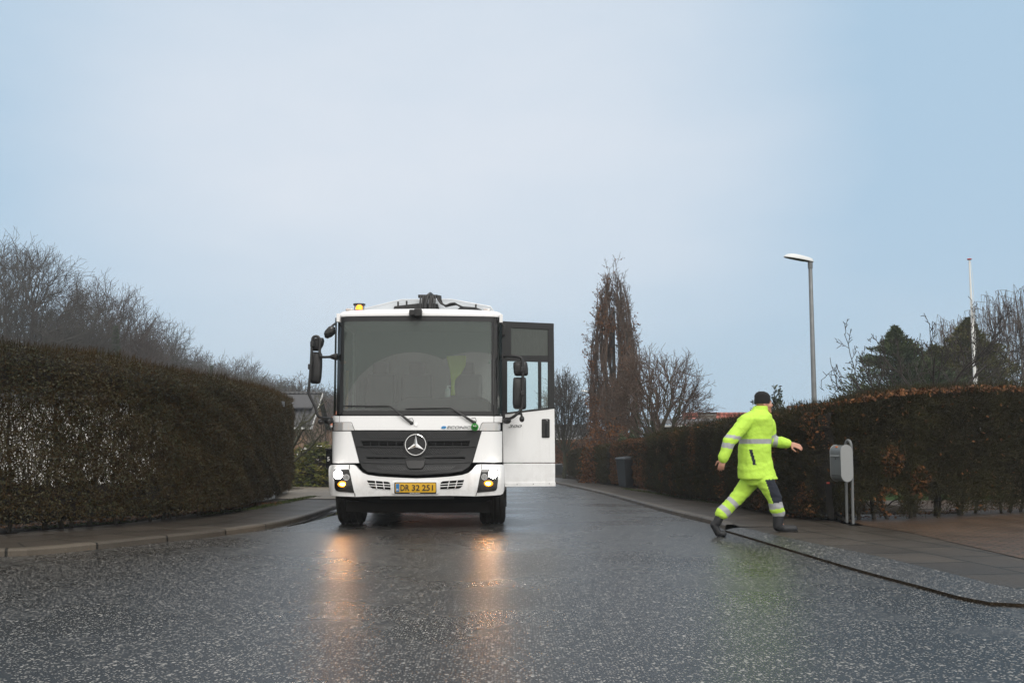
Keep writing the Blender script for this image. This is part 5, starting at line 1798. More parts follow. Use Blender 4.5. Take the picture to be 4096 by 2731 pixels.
# black letterbox with house number, left pavement
p5 = G(1318, 1975, 0.1)
Y5 = p5.y
lx = at(1307, 1800, Y5) - p5; rx_ = at(1372, 1873, Y5) - p5
nb = empty('letterbox', 'black house number letterbox on a post at the left driveway, partly behind the truck', 'letterbox', tuple(p5))
w5 = rx_.x - lx.x; h5 = lx.z - rx_.z
MB().box(((lx.x + rx_.x) / 2, 0, (lx.z + rx_.z) / 2), (w5, 0.22, h5)).box(((lx.x + rx_.x) / 2, -0.01, lx.z + 0.02), (w5 + .03, 0.26, 0.05)).build('box_body', M['gloss'], nb, bev=0.012)
MB().tube([((lx.x + rx_.x) / 2, 0, rx_.z), ((lx.x + rx_.x) / 2, 0, 0)], 0.035, 10).build('post', M['black'], nb)
V, Fc = text_geo('5', 0.01, 0.01)
a0 = at(1312, 1843, Y5) - p5; a1 = at(1322, 1826, Y5) - p5
me = bpy.data.meshes.new('house_number'); me.from_pydata([(a0.x + (a1.x - a0.x) * x, -0.113 - (0.003 if z > 0 else 0), a0.z + (a1.z - a0.z) * y) for x, y, z in V], [], Fc); link('house_number', me, nb, M['inkw'])

# wheelie bins
M['bin'] = mat('bin_plastic', (0.018, 0.020, 0.023), 0.45, var=0.15, vscale=5)
M['binlid'] = mat('bin_lid', (0.045, 0.052, 0.06), 0.42)


def wheelie(px, w, h, rz, label):
    p = G(px[0], px[1], 0.082)
    r = empty('wheelie_bin', label, 'bin', tuple(p), R(rz), 'wheelie bins')
    mb = MB()
    V = []
    for z, a, d_ in ((0.03, 0.40, 0.42), (h * .86, 0.5, 0.56), (h * .9, 0.52, 0.58)):
        V += [(-a * w, -d_ * w, z), (a * w, -d_ * w, z), (a * w, d_ * w, z), (-a * w, d_ * w, z)]
    mb.add(V, [(0, 3, 2, 1), (8, 9, 10, 11)] + [(i * 4 + j, i * 4 + (j + 1) % 4, i * 4 + 4 + (j + 1) % 4, i * 4 + 4 + j) for i in range(2) for j in range(4)])
    mb.build('bin_body', M['bin'], r, bev=0.02)
    lid = MB().add([(-.54 * w, -.62 * w, h * .9), (.54 * w, -.62 * w, h * .9), (.54 * w, .6 * w, h * .93), (-.54 * w, .6 * w, h * .93), (-.5 * w, -.57 * w, h * .94), (.5 * w, -.57 * w, h * .94), (.48 * w, .55 * w, h), (-.48 * w, .55 * w, h)],
                   [(0, 3, 2, 1), (4, 5, 6, 7), (0, 1, 5, 4), (1, 2, 6, 5), (2, 3, 7, 6), (3, 0, 4, 7)])
    lid.build('lid', M['binlid'], r, bev=0.012)
    MB().tube([(-.45 * w, .66 * w, h * .9), (.45 * w, .66 * w, h * .9)], 0.016, 8).build('handle', M['bin'], r)
    for s_ in (-1, 1):
        MB().lathe([(0.02, -0.03), (0.075, -0.03), (0.095, -0.02), (0.098, 0.0), (0.095, 0.02), (0.075, 0.03), (0.02, 0.03)], (s_ * .46 * w, .50 * w, 0.10), 'x', 20).build('wheel', M['rubber'], r)
    return r


bp = G(2508, 1951, 0.08)
wsc = bp.y / FPX
wheelie((2512, 1950), 81 * wsc * 0.80, 127 * wsc, -62, 'black wheelie bin with a grey lid in the gap of the right hedge')
wheelie((2231, 1901), 40 * 0.0105, 66 * 0.0108, -70, 'dark wheelie bin just beside the open truck door, farther down the street')
wheelie((2251, 1899), 34 * 0.0108, 52 * 0.0108, -70, 'shorter dark wheelie bin down the street against brown leaves')

# ================================================================== HEDGES
def hedge(name, label, pts, th, n_tw, n_lf, mats, seed, core=None, tw=(0.05, 0.15, 0.007), lf=(0.035, 0.022), gaps=None, deep=0.16, leafmask=None, endround=0.5, lump=0.05, toplf=0, toptw=0, group='clipped garden hedges', power=7.0, side=1, window=None, fill=0):
    """clipped hedge along pts = (x, y, z base, z top); the face towards the street is on the given side"""
    rg = np.random.default_rng(seed)
    A = np.array(pts, float)
    s = np.concatenate([[0], np.cumsum(np.linalg.norm(np.diff(A[:, :2], axis=0), axis=1))])
    Ls = s[-1]
    k = 400
    ts = np.linspace(0, Ls, k)
    B = np.stack([np.interp(ts, s, A[:, i]) for i in range(4)], 1)
    ker = np.ones(31) / 31
    for i in range(2):
        pad = np.concatenate([B[:1, i].repeat(15) + (np.arange(-15, 0) * (B[1, i] - B[0, i])), B[:, i], B[-1:, i].repeat(15) + np.arange(1, 16) * (B[-1, i] - B[-2, i])])
        B[:, i] = np.convolve(pad, ker, 'valid')
    T = np.gradient(B[:, :2], axis=0); T /= np.linalg.norm(T, axis=1, keepdims=True)
    Nn = np.stack([-T[:, 1], T[:, 0]], 1) * side                 # pointing away from the street
    a = th / 2
    ph = rg.uniform(0, 6.28, (8,)); kf = rg.uniform(1.2, 5.5, (8, 2))

    def lumps(ss, ww):
        return sum(np.sin(ss * kf[i, 0] + ww * kf[i, 1] * 1.5 + ph[i]) for i in range(8)) / 8 * lump * 2

    def place(ss, t, w):
        """ss metres along, t across (-1 street side), w vertical -1..1"""
        i = np.clip(ss / Ls * (k - 1), 0, k - 1); i0 = np.floor(i).astype(int); i1 = np.minimum(i0 + 1, k - 1); f = (i - i0)[:, None]
        b = B[i0] * (1 - f) + B[i1] * f; nn = Nn[i0] * (1 - f) + Nn[i1] * f
        e = np.minimum(ss, Ls - ss)
        sh = np.where(e < endround, np.sqrt(np.maximum(0, 1 - (1 - e / endround) ** 2)), 1.0)
        off = a + t * a * sh
        hh = (b[:, 3] - b[:, 2]) / 2
        bulge = lumps(ss, w * 2)
        xy = b[:, :2] + nn * (off + np.sign(t) * np.abs(t) ** 3 * bulge)[:, None]
        z = b[:, 2] + hh * (1 + w) + bulge * 0.4 * np.maximum(0, w) ** 4
        return np.stack([xy[:, 0], xy[:, 1], z], 1), nn

    def surf(n, depth, top_share=0.2):
        ss = rg.uniform(0, Ls, n)
        u = rg.random(n)
        t = np.where(u < 0.68, -1.0, np.where(u < 0.68 + top_share, rg.uniform(-1, 1, n), 1.0))
        w = np.where((u >= 0.68) & (u < 0.68 + top_share), 1.0, rg.uniform(-1, 1, n))
        # ends get their share too
        q = (np.abs(t) ** power + np.abs(w) ** power) ** (1 / power)
        d = 1 - rg.exponential(depth, n).clip(0, 0.8)
        return ss, t / q * d, w / q * d

    def keep(ss, w):
        if gaps is None:
            return np.ones(len(ss), bool)
        ok = np.ones(len(ss), bool)
        for g0, g1, gw, w0, w1 in gaps:
            ok &= ~((np.abs(ss - g0 - (w - w0) * g1) < gw * (1 - 0.6 * ((w - (w0 + w1) / 2) / ((w1 - w0) / 2)) ** 2)) & (w > w0) & (w < w1))
        return ok
    root = empty(name, label, 'hedge', (A[0, 0], A[0, 1], A[0, 2]), 0, group)
    org = A[0, :3]
    # twigs
    ss, t, w = surf(n_tw, deep)
    if toptw:
        ss = np.concatenate([ss, rg.uniform(0, Ls, toptw)]); t = np.concatenate([t, rg.uniform(-1, 1, toptw)]); w = np.concatenate([w, np.full(toptw, 1.0)])
    kp = keep(ss, w); ss, t, w = ss[kp], t[kp], w[kp]
    C, nn = place(ss, t, w)
    Dr = np.concatenate([nn * t[:, None] * 0.5, (0.25 + 0.7 * np.maximum(0, w) ** 6)[:, None]], 1) + rg.normal(0, 0.55, (len(ss), 3))
    if toptw:
        Dr[-toptw:] = Dr[-toptw:] * 0.6 + np.array([0, 0, 0.9])
    ln = rg.uniform(tw[0], tw[1], len(ss))
    V, F = cards(C, Dr, ln, tw[2] * rg.uniform(0.6, 1.4, len(ss)), rg, pointed=False)
    link('twigs', arr_mesh('twigs', V - org, F), root, mats[0])
    # leaves
    if fill:
        s0, s1, w0, w1 = window
        ss = rg.uniform(s0 - .2, s1 + .4, fill); w = rg.uniform(w0 - .1, w1 + .1, fill); t = rg.uniform(-.8, .8, fill)
        pn = np.sin(ss * 17.1 + 1.0 + t * 9) + np.sin(ss * 29.7 + w * 1.5 + t * 14) * .9 + np.sin(ss * 5.1 + 3 * w + 2.0) * .7 + np.sin(w * 11 + ss * 3) * .5
        kq = rg.random(fill) < 0.6 - 0.3 * pn
        ss, w, t = ss[kq], w[kq], t[kq]
        C, nn = place(ss, t, w)
        V, F = cards(C, rg.normal(0, .5, (len(ss), 3)) + np.array([0, 0, 1.0]), rg.uniform(.10, .22, len(ss)), 0.016 * rg.uniform(.6, 1.5, len(ss)), rg, pointed=False)
        link('inner_twigs', arr_mesh('inner_twigs', V - org, F), root, mats[0])
    if n_lf:
        ss, t, w = surf(n_lf, deep * 0.6)
        if toplf:
            ss = np.concatenate([ss, rg.uniform(0, Ls, toplf)]); t = np.concatenate([t, rg.uniform(-1, 1, toplf)]); w = np.concatenate([w, rg.uniform(0.95, 1.03, toplf)])
        kp = keep(ss, w)
        if leafmask is not None:
            kp &= leafmask(ss / Ls, w, rg)
        ss, t, w = ss[kp], t[kp], w[kp]
        C, nn = place(ss, t, w)
        Dr = rg.normal(0, 1, (len(ss), 3)) + np.array([0, 0, -0.3])
        N3 = np.concatenate([nn * t[:, None], np.maximum(0, w)[:, None] ** 4 + 0.3], 1)
        q = rg.uniform(0.7, 1.35, len(ss))
        V, F = cards(C, Dr, lf[0] * q, lf[1] * q, rg, unit(N3))
        link('leaves', arr_mesh('leaves', V - org, F), root, mats[1])
    # woody stems
    P = []
    ns = int(Ls / 0.32)
    for i in range(ns):
        s0 = Ls * (i + rg.uniform(0.2, 0.8)) / ns
        ws = np.linspace(-1, 0.9, 7)
        tt = np.cumsum(rg.normal(0, 0.10, 7)) + rg.uniform(-0.3, 0.3)
        c, _ = place(np.full(7, s0) + np.cumsum(rg.normal(0, 0.05, 7)).clip(-.3, .3), np.clip(tt, -.8, .8), ws)
        P.append((c - org, rg.uniform(0.02, 0.04), 0.008, 5))
        for j in range(9):
            w0 = rg.uniform(-0.9, 0.7); m = 4
            c, _ = place(np.clip(s0 + np.linspace(0, rg.uniform(-.4, .4), m), 0, Ls), np.linspace(0, rg.choice([-1, 1]) * rg.uniform(.5, .9), m) + rg.normal(0, .06, m), np.clip(w0 + np.linspace(0, rg.uniform(.05, .35), m), -1, .92))
            P.append((c - org, 0.012, 0.005, 4))
    V, F = tubes_arrays(P)
    link('stems', arr_mesh('stems', V, F, True), root, mats[2])
    # opaque dark core: the hedge's inner shade put into its colour
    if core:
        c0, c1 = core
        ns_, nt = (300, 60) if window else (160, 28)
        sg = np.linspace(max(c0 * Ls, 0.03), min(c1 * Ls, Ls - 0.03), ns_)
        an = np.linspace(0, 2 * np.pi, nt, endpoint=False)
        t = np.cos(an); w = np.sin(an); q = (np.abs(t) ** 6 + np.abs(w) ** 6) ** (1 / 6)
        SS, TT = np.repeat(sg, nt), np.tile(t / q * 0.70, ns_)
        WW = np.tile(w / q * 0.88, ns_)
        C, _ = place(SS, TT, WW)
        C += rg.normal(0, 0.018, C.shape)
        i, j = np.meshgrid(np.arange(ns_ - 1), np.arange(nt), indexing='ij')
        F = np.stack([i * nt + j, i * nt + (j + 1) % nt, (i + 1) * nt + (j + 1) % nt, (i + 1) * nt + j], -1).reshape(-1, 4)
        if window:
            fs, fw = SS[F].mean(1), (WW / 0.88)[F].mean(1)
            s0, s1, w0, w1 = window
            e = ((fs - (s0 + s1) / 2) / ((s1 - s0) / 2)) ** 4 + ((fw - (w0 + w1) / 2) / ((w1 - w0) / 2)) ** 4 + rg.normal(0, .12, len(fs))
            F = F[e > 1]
        link('shade_core', arr_mesh('shade_core', C - org, F), root, M['hcore'])
    return root


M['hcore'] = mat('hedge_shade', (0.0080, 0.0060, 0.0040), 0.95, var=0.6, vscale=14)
M['bark'] = mat('hedge_stem', (0.030, 0.026, 0.018), 0.9, var=0.4, vscale=9)
M['twL'] = leaf_mat('privet_twigs', [(0.0174, 0.0139, 0.0038), (0.0318, 0.0211, 0.0056), (0.0481, 0.0269, 0.0070), (0.0251, 0.0239, 0.0056)], patch=0.55, pscale=0.6)
M['lfL'] = leaf_mat('privet_leaves', [(0.0115, 0.0160, 0.0038), (0.0193, 0.0230, 0.0044), (0.0326, 0.0319, 0.0070), (0.0404, 0.0260, 0.0064), (0.0722, 0.0679, 0.0240)], rough=0.5, spec=0.35, patch=0.45, pscale=0.7)
M['twR'] = leaf_mat('hornbeam_twigs', [(0.0115, 0.0099, 0.0038), (0.0203, 0.0170, 0.0064), (0.0326, 0.0280, 0.0107), (0.0404, 0.0400, 0.0083)], patch=0.4, pscale=1.0)
M['lfR'] = leaf_mat('brown_hornbeam_leaves', [(0.045, 0.019, 0.008), (0.085, 0.034, 0.012), (0.13, 0.054, 0.018), (0.20, 0.090, 0.034)], rough=0.55, patch=0.3)
M['lfGr'] = leaf_mat('green_hedge_leaves', [(0.0134, 0.0160, 0.0044), (0.0231, 0.0249, 0.0056), (0.0347, 0.0319, 0.0076), (0.0529, 0.0319, 0.0076)], patch=0.5)


def edge(base, top, dz):
    """points of a hedge front: base line px, and the top line px interpolated at the same column"""
    tu = [p[0] for p in top]; tv_ = [p[1] for p in top]
    o_ = []
    for u, v in base:
        p = G(u, v, dz)
        o_.append((p.x, p.y, p.z - 0.03, zat(float(np.interp(u, tu, tv_)), p.y + 0.12)))
    return o_


# left hedge, high and tight, thin enough in its near part for daylight to show through
baseL = [(-260, 2158), (0, 2138), (383, 2112), (638, 2089), (791, 2070), (957, 2050), (1065, 2016), (1120, 1994), (1176, 1966)]
topL = [(-260, 1322), (0, 1357), (258, 1393), (517, 1432), (775, 1481), (947, 1520), (1077, 1555), (1145, 1584), (1180, 1606)]
pl_ = edge(baseL, topL, 0.10)
e0, e1 = pl_[-2], pl_[-1]
rgm = np.random.default_rng(11)
gl = []
lenL = sum(math.hypot(pl_[i + 1][0] - pl_[i][0], pl_[i + 1][1] - pl_[i][1]) for i in range(len(pl_) - 1))
for i in range(110):
    c_ = rgm.uniform(-0.75, 0.62)
    gl.append((rgm.normal(2.75, 0.95), rgm.normal(0, 0.05), rgm.uniform(0.016, 0.05), c_, c_ + rgm.uniform(0.05, 0.22)))
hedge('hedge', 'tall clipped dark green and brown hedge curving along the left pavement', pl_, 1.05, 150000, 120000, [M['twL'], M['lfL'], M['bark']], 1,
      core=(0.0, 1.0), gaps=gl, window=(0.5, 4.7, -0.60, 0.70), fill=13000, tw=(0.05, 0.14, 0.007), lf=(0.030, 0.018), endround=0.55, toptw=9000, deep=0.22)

# right hedge along the street, from the bin to the corner
baseR = [(2570, 1958), (2700, 1990), (2852, 2008), (3090, 2058), (3262, 2080)]
topR = [(2570, 1745), (2600, 1733), (2702, 1712), (2796, 1690), (2889, 1676), (3103, 1643), (3242, 1624), (3329, 1612)]


def clus(seed, n, sd, ww, base):
    r_ = np.random.default_rng(seed); c_ = r_.uniform(0, 1, n); cw = r_.uniform(-0.9, 1.0, n)

    def f(sn, w, rg):
        d = np.min(((sn[:, None] - c_[None]) / sd) ** 2 + ((w[:, None] - cw[None]) / ww) ** 2, axis=1)
        return (d < 1) & (rg.random(len(sn)) < 0.85) | (rg.random(len(sn)) < base)
    return f


def maskR(sn, w, rg):
    f = clus(5, 16, 0.022, 0.55, 0.05)(sn, w, rg)
    return f | ((sn < 0.05) & (rg.random(len(sn)) < 0.8)) | ((w > 0.9) & (rg.random(len(sn)) < 0.35))


ptR = edge(baseR, topR, 0.10)
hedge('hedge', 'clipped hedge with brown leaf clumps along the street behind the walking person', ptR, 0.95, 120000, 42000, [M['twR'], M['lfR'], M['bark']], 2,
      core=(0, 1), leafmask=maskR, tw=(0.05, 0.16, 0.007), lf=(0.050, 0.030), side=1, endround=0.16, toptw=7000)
# right hedge along the brick drive: looser, light shows through
baseD = [(3130, 2050), (3250, 2072), (3400, 2082), (3500, 2080), (3681, 2074), (3922, 2060), (4096, 2050), (4500, 2035)]
topD = [(3130, 1640), (3235, 1625), (3329, 1612), (3400, 1604), (3500, 1590), (3561, 1580), (3681, 1563), (3802, 1553), (3983, 1548), (4096, 1553), (4500, 1560)]
ptD = edge(baseD, topD, 0.10)
gD = []
for i in range(16):
    gD.append((rgm.uniform(0.5, 4.6), rgm.normal(0, 0.05), rgm.uniform(0.06, 0.17), -0.86 + rgm.uniform(-.04, .04), -0.86 + rgm.uniform(0.2, 0.36)))
for i in range(12):
    c_ = rgm.uniform(0.05, 0.5)
    gD.append((rgm.uniform(2.5, 5.0), rgm.normal(0, 0.05), rgm.uniform(0.04, 0.10), c_, c_ + rgm.uniform(0.1, 0.3)))


def maskD(sn, w, rg):
    f = clus(8, 6, 0.022, 0.26, 0.025)(sn, w, rg)
    return f | ((w > 0.93) & (rg.random(len(sn)) < 0.75))


hedge('hedge', 'tall loose hedge of mossy branches with a brown leafy top beside the brick drive', ptD, 0.85, 95000, 40000, [M['twR'], M['lfR'], M['bark']], 3,
      core=None, leafmask=maskD, tw=(0.07, 0.26, 0.008), lf=(0.060, 0.034), side=1, endround=0.35, deep=0.30, gaps=gD, toptw=3500, toplf=6000)
# farther hedges along the right pavement
ptA = edge([(2268, 1904), (2340, 1921), (2425, 1937)], [(2268, 1800), (2340, 1784), (2427, 1772)], 0.10)
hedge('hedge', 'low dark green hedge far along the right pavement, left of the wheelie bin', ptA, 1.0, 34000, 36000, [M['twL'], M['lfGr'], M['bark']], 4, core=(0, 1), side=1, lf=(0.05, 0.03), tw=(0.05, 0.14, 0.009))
ptB = edge([(2432, 1937), (2500, 1946), (2585, 1953)], [(2432, 1771), (2500, 1755), (2585, 1748)], 0.10)
hedge('hedge', 'copper leaved hedge directly behind the grey lidded wheelie bin', ptB, 0.9, 26000, 26000, [M['twR'], M['lfR'], M['bark']], 5, core=(0, 1), side=1, lf=(0.06, 0.04), tw=(0.05, 0.15, 0.009),
      leafmask=lambda sn, w, rg: ((sn < 0.35) | (w > 0.8) | (w < -0.1)) & (rg.random(len(sn)) < 0.8) | (rg.random(len(sn)) < 0.25))
ptE = edge([(2180, 1896), (2240, 1897), (2290, 1896)], [(2180, 1822), (2240, 1828), (2290, 1826)], 0.08)
hedge('hedge', 'short copper hedge down the street behind the two small bins', ptE, 0.9, 9000, 14000, [M['twR'], M['lfR'], M['bark']], 6, core=(0, 1), side=1, lf=(0.09, 0.06), tw=(0.06, 0.2, 0.014))
y_ = 62
ptF = [(at(2120, 1700, y_).x, y_, zg(y_), zat(1763, y_)), (at(2300, 1700, y_ + 2).x, y_ + 2, zg(y_), zat(1760, y_)), (at(2440, 1700, y_ + 5).x, y_ + 5, zg(y_), zat(1752, y_))]
hedge('hedge', 'distant reddish hedge below the bare tree and the far lamp', ptF, 1.2, 9000, 16000, [M['twR'], M['lfR'], M['bark']], 7, core=(0, 1), side=1, lf=(0.12, 0.08), tw=(0.1, 0.3, 0.02))

# fallen leaves and moss along the hedge feet
rg = np.random.default_rng(21)


def scatter(name, lines, n, sp, dz, L_, W_, m, label, cat, flat=0.25):
    Cs = []
    for ln, share in lines:
        A2 = np.array([G(*p)[:] for p in ln])
        s = np.concatenate([[0], np.cumsum(np.linalg.norm(np.diff(A2[:, :2], axis=0), axis=1))])
        k = int(n * share)
        t = rg.uniform(0, s[-1], k)
        x = np.interp(t, s, A2[:, 0]) + rg.normal(0, sp, k); y = np.interp(t, s, A2[:, 1]) + rg.normal(0, sp, k)
        Cs.append(np.stack([x, y, np.array([zg(b) for b in y]) + dz + rg.uniform(0, 0.015, k)], 1))
    C = np.concatenate(Cs)
    Dr = rg.normal(0, 1, C.shape) * np.array([1, 1, flat])
    V, F = cards(C, Dr, L_ * rg.uniform(.6, 1.4, len(C)), W_ * rg.uniform(.6, 1.4, len(C)), rg, np.tile([0, 0, 1.0], (len(C), 1)))
    o = link(name, arr_mesh(name, V, F), None, m)
    return tag(o, label, cat, None, 'stuff')


scatter('fallen_leaves', [([(0, 2140), (383, 2114), (791, 2074), (1060, 2030)], 0.42), ([(2570, 1962), (2852, 2014), (3090, 2064), (3235, 2092), (3450, 2098), (3922, 2062), (4090, 2052)], 0.58)],
        3000, 0.13, 0.10, 0.055, 0.035, M['lfR'], 'brown fallen leaves lying along the feet of the hedges', 'leaves')
M['moss'] = leaf_mat('moss', [(0.022, 0.032, 0.008), (0.040, 0.056, 0.012), (0.065, 0.078, 0.02)], patch=0.4)
scatter('moss', [([(803, 2080), (995, 2056), (1130, 2026), (1256, 1999)], 0.6), ([(2500, 1965), (2700, 1999), (2880, 2030)], 0.25), ([(120, 2140), (500, 2112)], 0.15)], 9000, 0.07, 0.086, 0.03, 0.016, M['moss'], 'green moss growing in the joints of the pavements', 'moss', 0.9)

# ================================================================== HOUSES
def tile_mat(name, c, pitch=0.3):
    m, t, b = new_mat(name)
    oc = objco(t)
    w = t.nodes.new('ShaderNodeTexWave'); w.bands_direction = 'X'; w.inputs['Scale'].default_value = 1.05 / pitch * 0.33
    w2 = t.nodes.new('ShaderNodeTexWave'); w2.bands_direction = 'Z'; w2.wave_profile = 'SAW'; w2.inputs['Scale'].default_value = 1.0 / pitch * 0.5
    t.links.new(oc, w.inputs['Vector']); t.links.new(oc, w2.inputs['Vector'])
    h = mth(t, 'ADD', mth(t, 'MULTIPLY', w.outputs['Fac'], 0.7), mth(t, 'MULTIPLY', w2.outputs['Fac'], 0.5))
    sc = t.nodes.new('ShaderNodeVectorMath'); sc.operation = 'SCALE'; sc.inputs[0].default_value = c
    f = mth(t, 'MULTIPLY', mth(t, 'MULTIPLY_ADD', w.outputs['Fac'], 0.7, 0.55), mth(t, 'MULTIPLY_ADD', noise(t, oc, 2.0, 4), 0.6, 0.7))
    t.links.new(f, sc.inputs['Scale']); t.links.new(sc.outputs[0], b.inputs['Base Color'])
    b.inputs['Roughness'].default_value = 0.45
    bump(t, h, 0.8, 0.06, b)
    return m


M['tilegrey'] = tile_mat('grey_roof_tiles', (0.036, 0.036, 0.039))
M['tilered'] = tile_mat('red_roof_tiles', (0.30, 0.085, 0.060))
M['tileorange'] = tile_mat('orange_roof_tiles', (0.34, 0.105, 0.05))
M['brickbrown'] = slab_mat('brown_brick', (0.24, 0.15, 0.095), (0.19, 0.12, 0.08), 0.23, 0.07, mortar=0.012, joint=(0.17, 0.15, 0.13), uv=False, rough=0.85)
M['brickyellow'] = slab_mat('yellow_brick', (0.33, 0.225, 0.12), (0.27, 0.18, 0.095), 0.23, 0.07, mortar=0.012, joint=(0.2, 0.18, 0.15), uv=False, rough=0.85)
M['render'] = mat('white_render', (0.74, 0.74, 0.72), 0.8, var=0.05)
M['renderpale'] = mat('pale_render', (0.40, 0.37, 0.33), 0.85, var=0.12, vscale=1)
M['fascia'] = mat('white_fascia', (0.50, 0.51, 0.51), 0.5)
M['fibre'] = mat('grey_sheet_roof', (0.13, 0.135, 0.14), 0.7, var=0.2)
M['darkwood'] = mat('dark_boarding', (0.018, 0.017, 0.016), 0.8, var=0.3, vscale=3)
M['solar'] = mat('solar_panel', (0.008, 0.010, 0.018), 0.15)
M['pane'] = mat('window_pane', (0.02, 0.025, 0.03), 0.08)
M['concrete'] = mat('weathered_render', (0.20, 0.19, 0.165), 0.85, var=0.5, vscale=2.2, stretchv=(3, 3, 0.8))


def gable_house(name, label, x0, x1, yr, half, zr, ze, zb, mroof, mwall, hip=0.0, over=0.3, windows=()):
    """ridge along x at (yr, zr); eaves at yr +- half"""
    r = empty(name, label, 'house', ((x0 + x1) / 2, yr, zb))
    o_ = Vector(((x0 + x1) / 2, yr, zb))
    a, b = x0 - o_.x, x1 - o_.x
    hz_, e = zr - zb, ze - zb
    w = MB()
    w.box((0, 0, (e - 0.05) / 2), (b - a - 0.02, 2 * half - 0.6, e - 0.05))
    if not hip:
        for x in (a + 0.01, b - 0.31):
            w.add([(x, -half + .3, e - .05), (x, half - .3, e - .05), (x, 0, hz_ - .12), (x + .3, -half + .3, e - .05), (x + .3, half - .3, e - .05), (x + .3, 0, hz_ - .12)], [(0, 1, 2), (3, 5, 4), (0, 2, 5, 3), (1, 4, 5, 2), (0, 3, 4, 1)])
    w.build('wall', mwall, r)
    t_ = 0.12
    ov = 0 if hip else over
    rf = MB()
    A_ = [(a - ov, -half, e), (b + ov, -half, e), (b + ov - hip, 0, hz_), (a - ov + hip, 0, hz_), (b + ov, half, e), (a - ov, half, e)]
    n = 6
    rf.add(A_ + [(x, y, z - t_) for x, y, z in A_], [(0, 1, 2, 3), (3, 2, 4, 5), (6, 9, 8, 7), (9, 11, 10, 8), (0, 6, 7, 1), (5, 4, 10, 11)] + ([(0, 3, 5), (1, 4, 2), (6, 11, 9), (7, 8, 10), (0, 5, 11, 6), (1, 7, 10, 4)] if hip else [(0, 3, 9, 6), (3, 5, 11, 9), (1, 7, 8, 2), (2, 8, 10, 4)]))
    ro = rf.build('roof', mroof, r, smooth=None)
    MB().tube([(a - ov + hip, 0, hz_ + 0.01), (b + ov - hip, 0, hz_ + 0.01)], 0.10, 8).build('ridge', mroof, ro)
    for s_ in ((a - ov, -1), (b + ov, 1)):
        if not hip:
            MB().add([(s_[0] + s_[1] * .01, -half, e - .16), (s_[0] + s_[1] * .01, -half, e + .03), (s_[0] + s_[1] * .01, 0, hz_ + .03), (s_[0] + s_[1] * .01, 0, hz_ - .16), (s_[0] + s_[1] * .05, -half, e - .16), (s_[0] + s_[1] * .05, -half, e + .03), (s_[0] + s_[1] * .05, 0, hz_ + .03), (s_[0] + s_[1] * .05, 0, hz_ - .16)],
                     [(0, 1, 2, 3), (4, 7, 6, 5), (0, 4, 5, 1), (1, 5, 6, 2), (3, 2, 6, 7), (0, 3, 7, 4)]).build('barge_board', M['fascia'], ro)
    MB().box((0, -half - 0.05, e - 0.08), (b - a + 2 * ov, 0.10, 0.12)).build('gutter', M['fascia'], ro)
    for wx, wz, ww, wh in windows:
        f = MB().box((wx, -half + .28, wz), (ww + .12, 0.06, wh + .12)).build('window', M['fascia'], r)
        MB().box((wx, -half + .245, wz), (ww, 0.03, wh)).build('pane', M['pane'], f)
    return r, o_


yl_ = 58
zr = zat(1574, yl_ + 4); ze = zat(1706, yl_)
x1 = at(1270, 1574, yl_ + 4).x
hL, oL = gable_house('house', 'brick house with dark grey tiled roof and a solar panel behind the left hedge end', x1 - 10, x1, yl_ + 4, 3.2, zr, ze, zg(60) - 0.8, M['tilegrey'], M['brickbrown'], windows=((1.0, 1.3, 1.2, 1.0),))
n_ = Vector((0, -(zr - ze), 4)).normalized()
p_ = [at(*q, yl_ + 2) for q in ((1168, 1576), (1262, 1578), (1236, 1632), (1168, 1632))]


def on_slope(u, v):
    d = ray(u, v); o_ = Vector((0, 0, CAMH)); p0 = Vector((0, yl_, ze)); nn = Vector((0, -(zr - ze), 4)).normalized()
    return o_ + d * ((p0 - o_).dot(nn) / d.dot(nn)) + nn * 0.06


P_ = [on_slope(*q) - oL for q in ((1168, 1582), (1252, 1582), (1236, 1632), (1168, 1632))]
P_ = [P_[0] + Vector((-1.6, 0, 0)), P_[1], P_[2] + Vector((0.2, 0, 0)), P_[3] + Vector((-1.6, 0, 0))]
MB().add(P_ + [p - Vector((0, 0, 0.08)) for p in P_], [(0, 1, 2, 3), (7, 6, 5, 4), (0, 4, 5, 1), (1, 5, 6, 2), (2, 6, 7, 3), (3, 7, 4, 0)]).build('solar_panel', M['solar'], hL)

yq = 74
zr = zat(1596, yq + 4); ze = zat(1700, yq)
x0 = at(1303, 1700, yq).x
gable_house('house', 'house with an orange hipped tile roof just left of the truck cab', x0, x0 + 12, yq + 4, 4, zr, ze, zg(yq) - .8, M['tileorange'], M['brickbrown'], hip=0.75)

yr_ = 57
x0 = at(2738, 1656, yr_).x
zr = zat(1656, yr_); ze = zr - 1.9
hR, oR = gable_house('house', 'bungalow with a red tiled roof and broad chimney beyond the right hedge', x0, x0 + 11, yr_, 3.0, zr, ze, zg(yr_) - 1.2, M['tilered'], M['brickyellow'], over=0.15, windows=((-3, 1.4, 1.2, 1.0), (1, 1.4, 1.2, 1.0)))
a, b = at(2797, 1651, yr_ - 1.6) - oR, at(2860, 1700, yr_ - 1.6) - oR
ch = MB().box(((a.x + b.x) / 2, -1.6, (a.z + b.z) / 2 - 0.5), (b.x - a.x, 0.7, a.z - b.z + 1.0)).build('chimney', M['concrete'], hR)
MB().box(((a.x + b.x) / 2, -1.6, a.z - 0.03), (b.x - a.x + .08, 0.78, 0.09)).build('chimney_cap', M['soil'], ch)
MB().box(((a.x + b.x) / 2, -1.6, a.z - 0.10), (b.x - a.x + .03, 0.73, 0.03)).build('flashing', M['fascia'], ch)

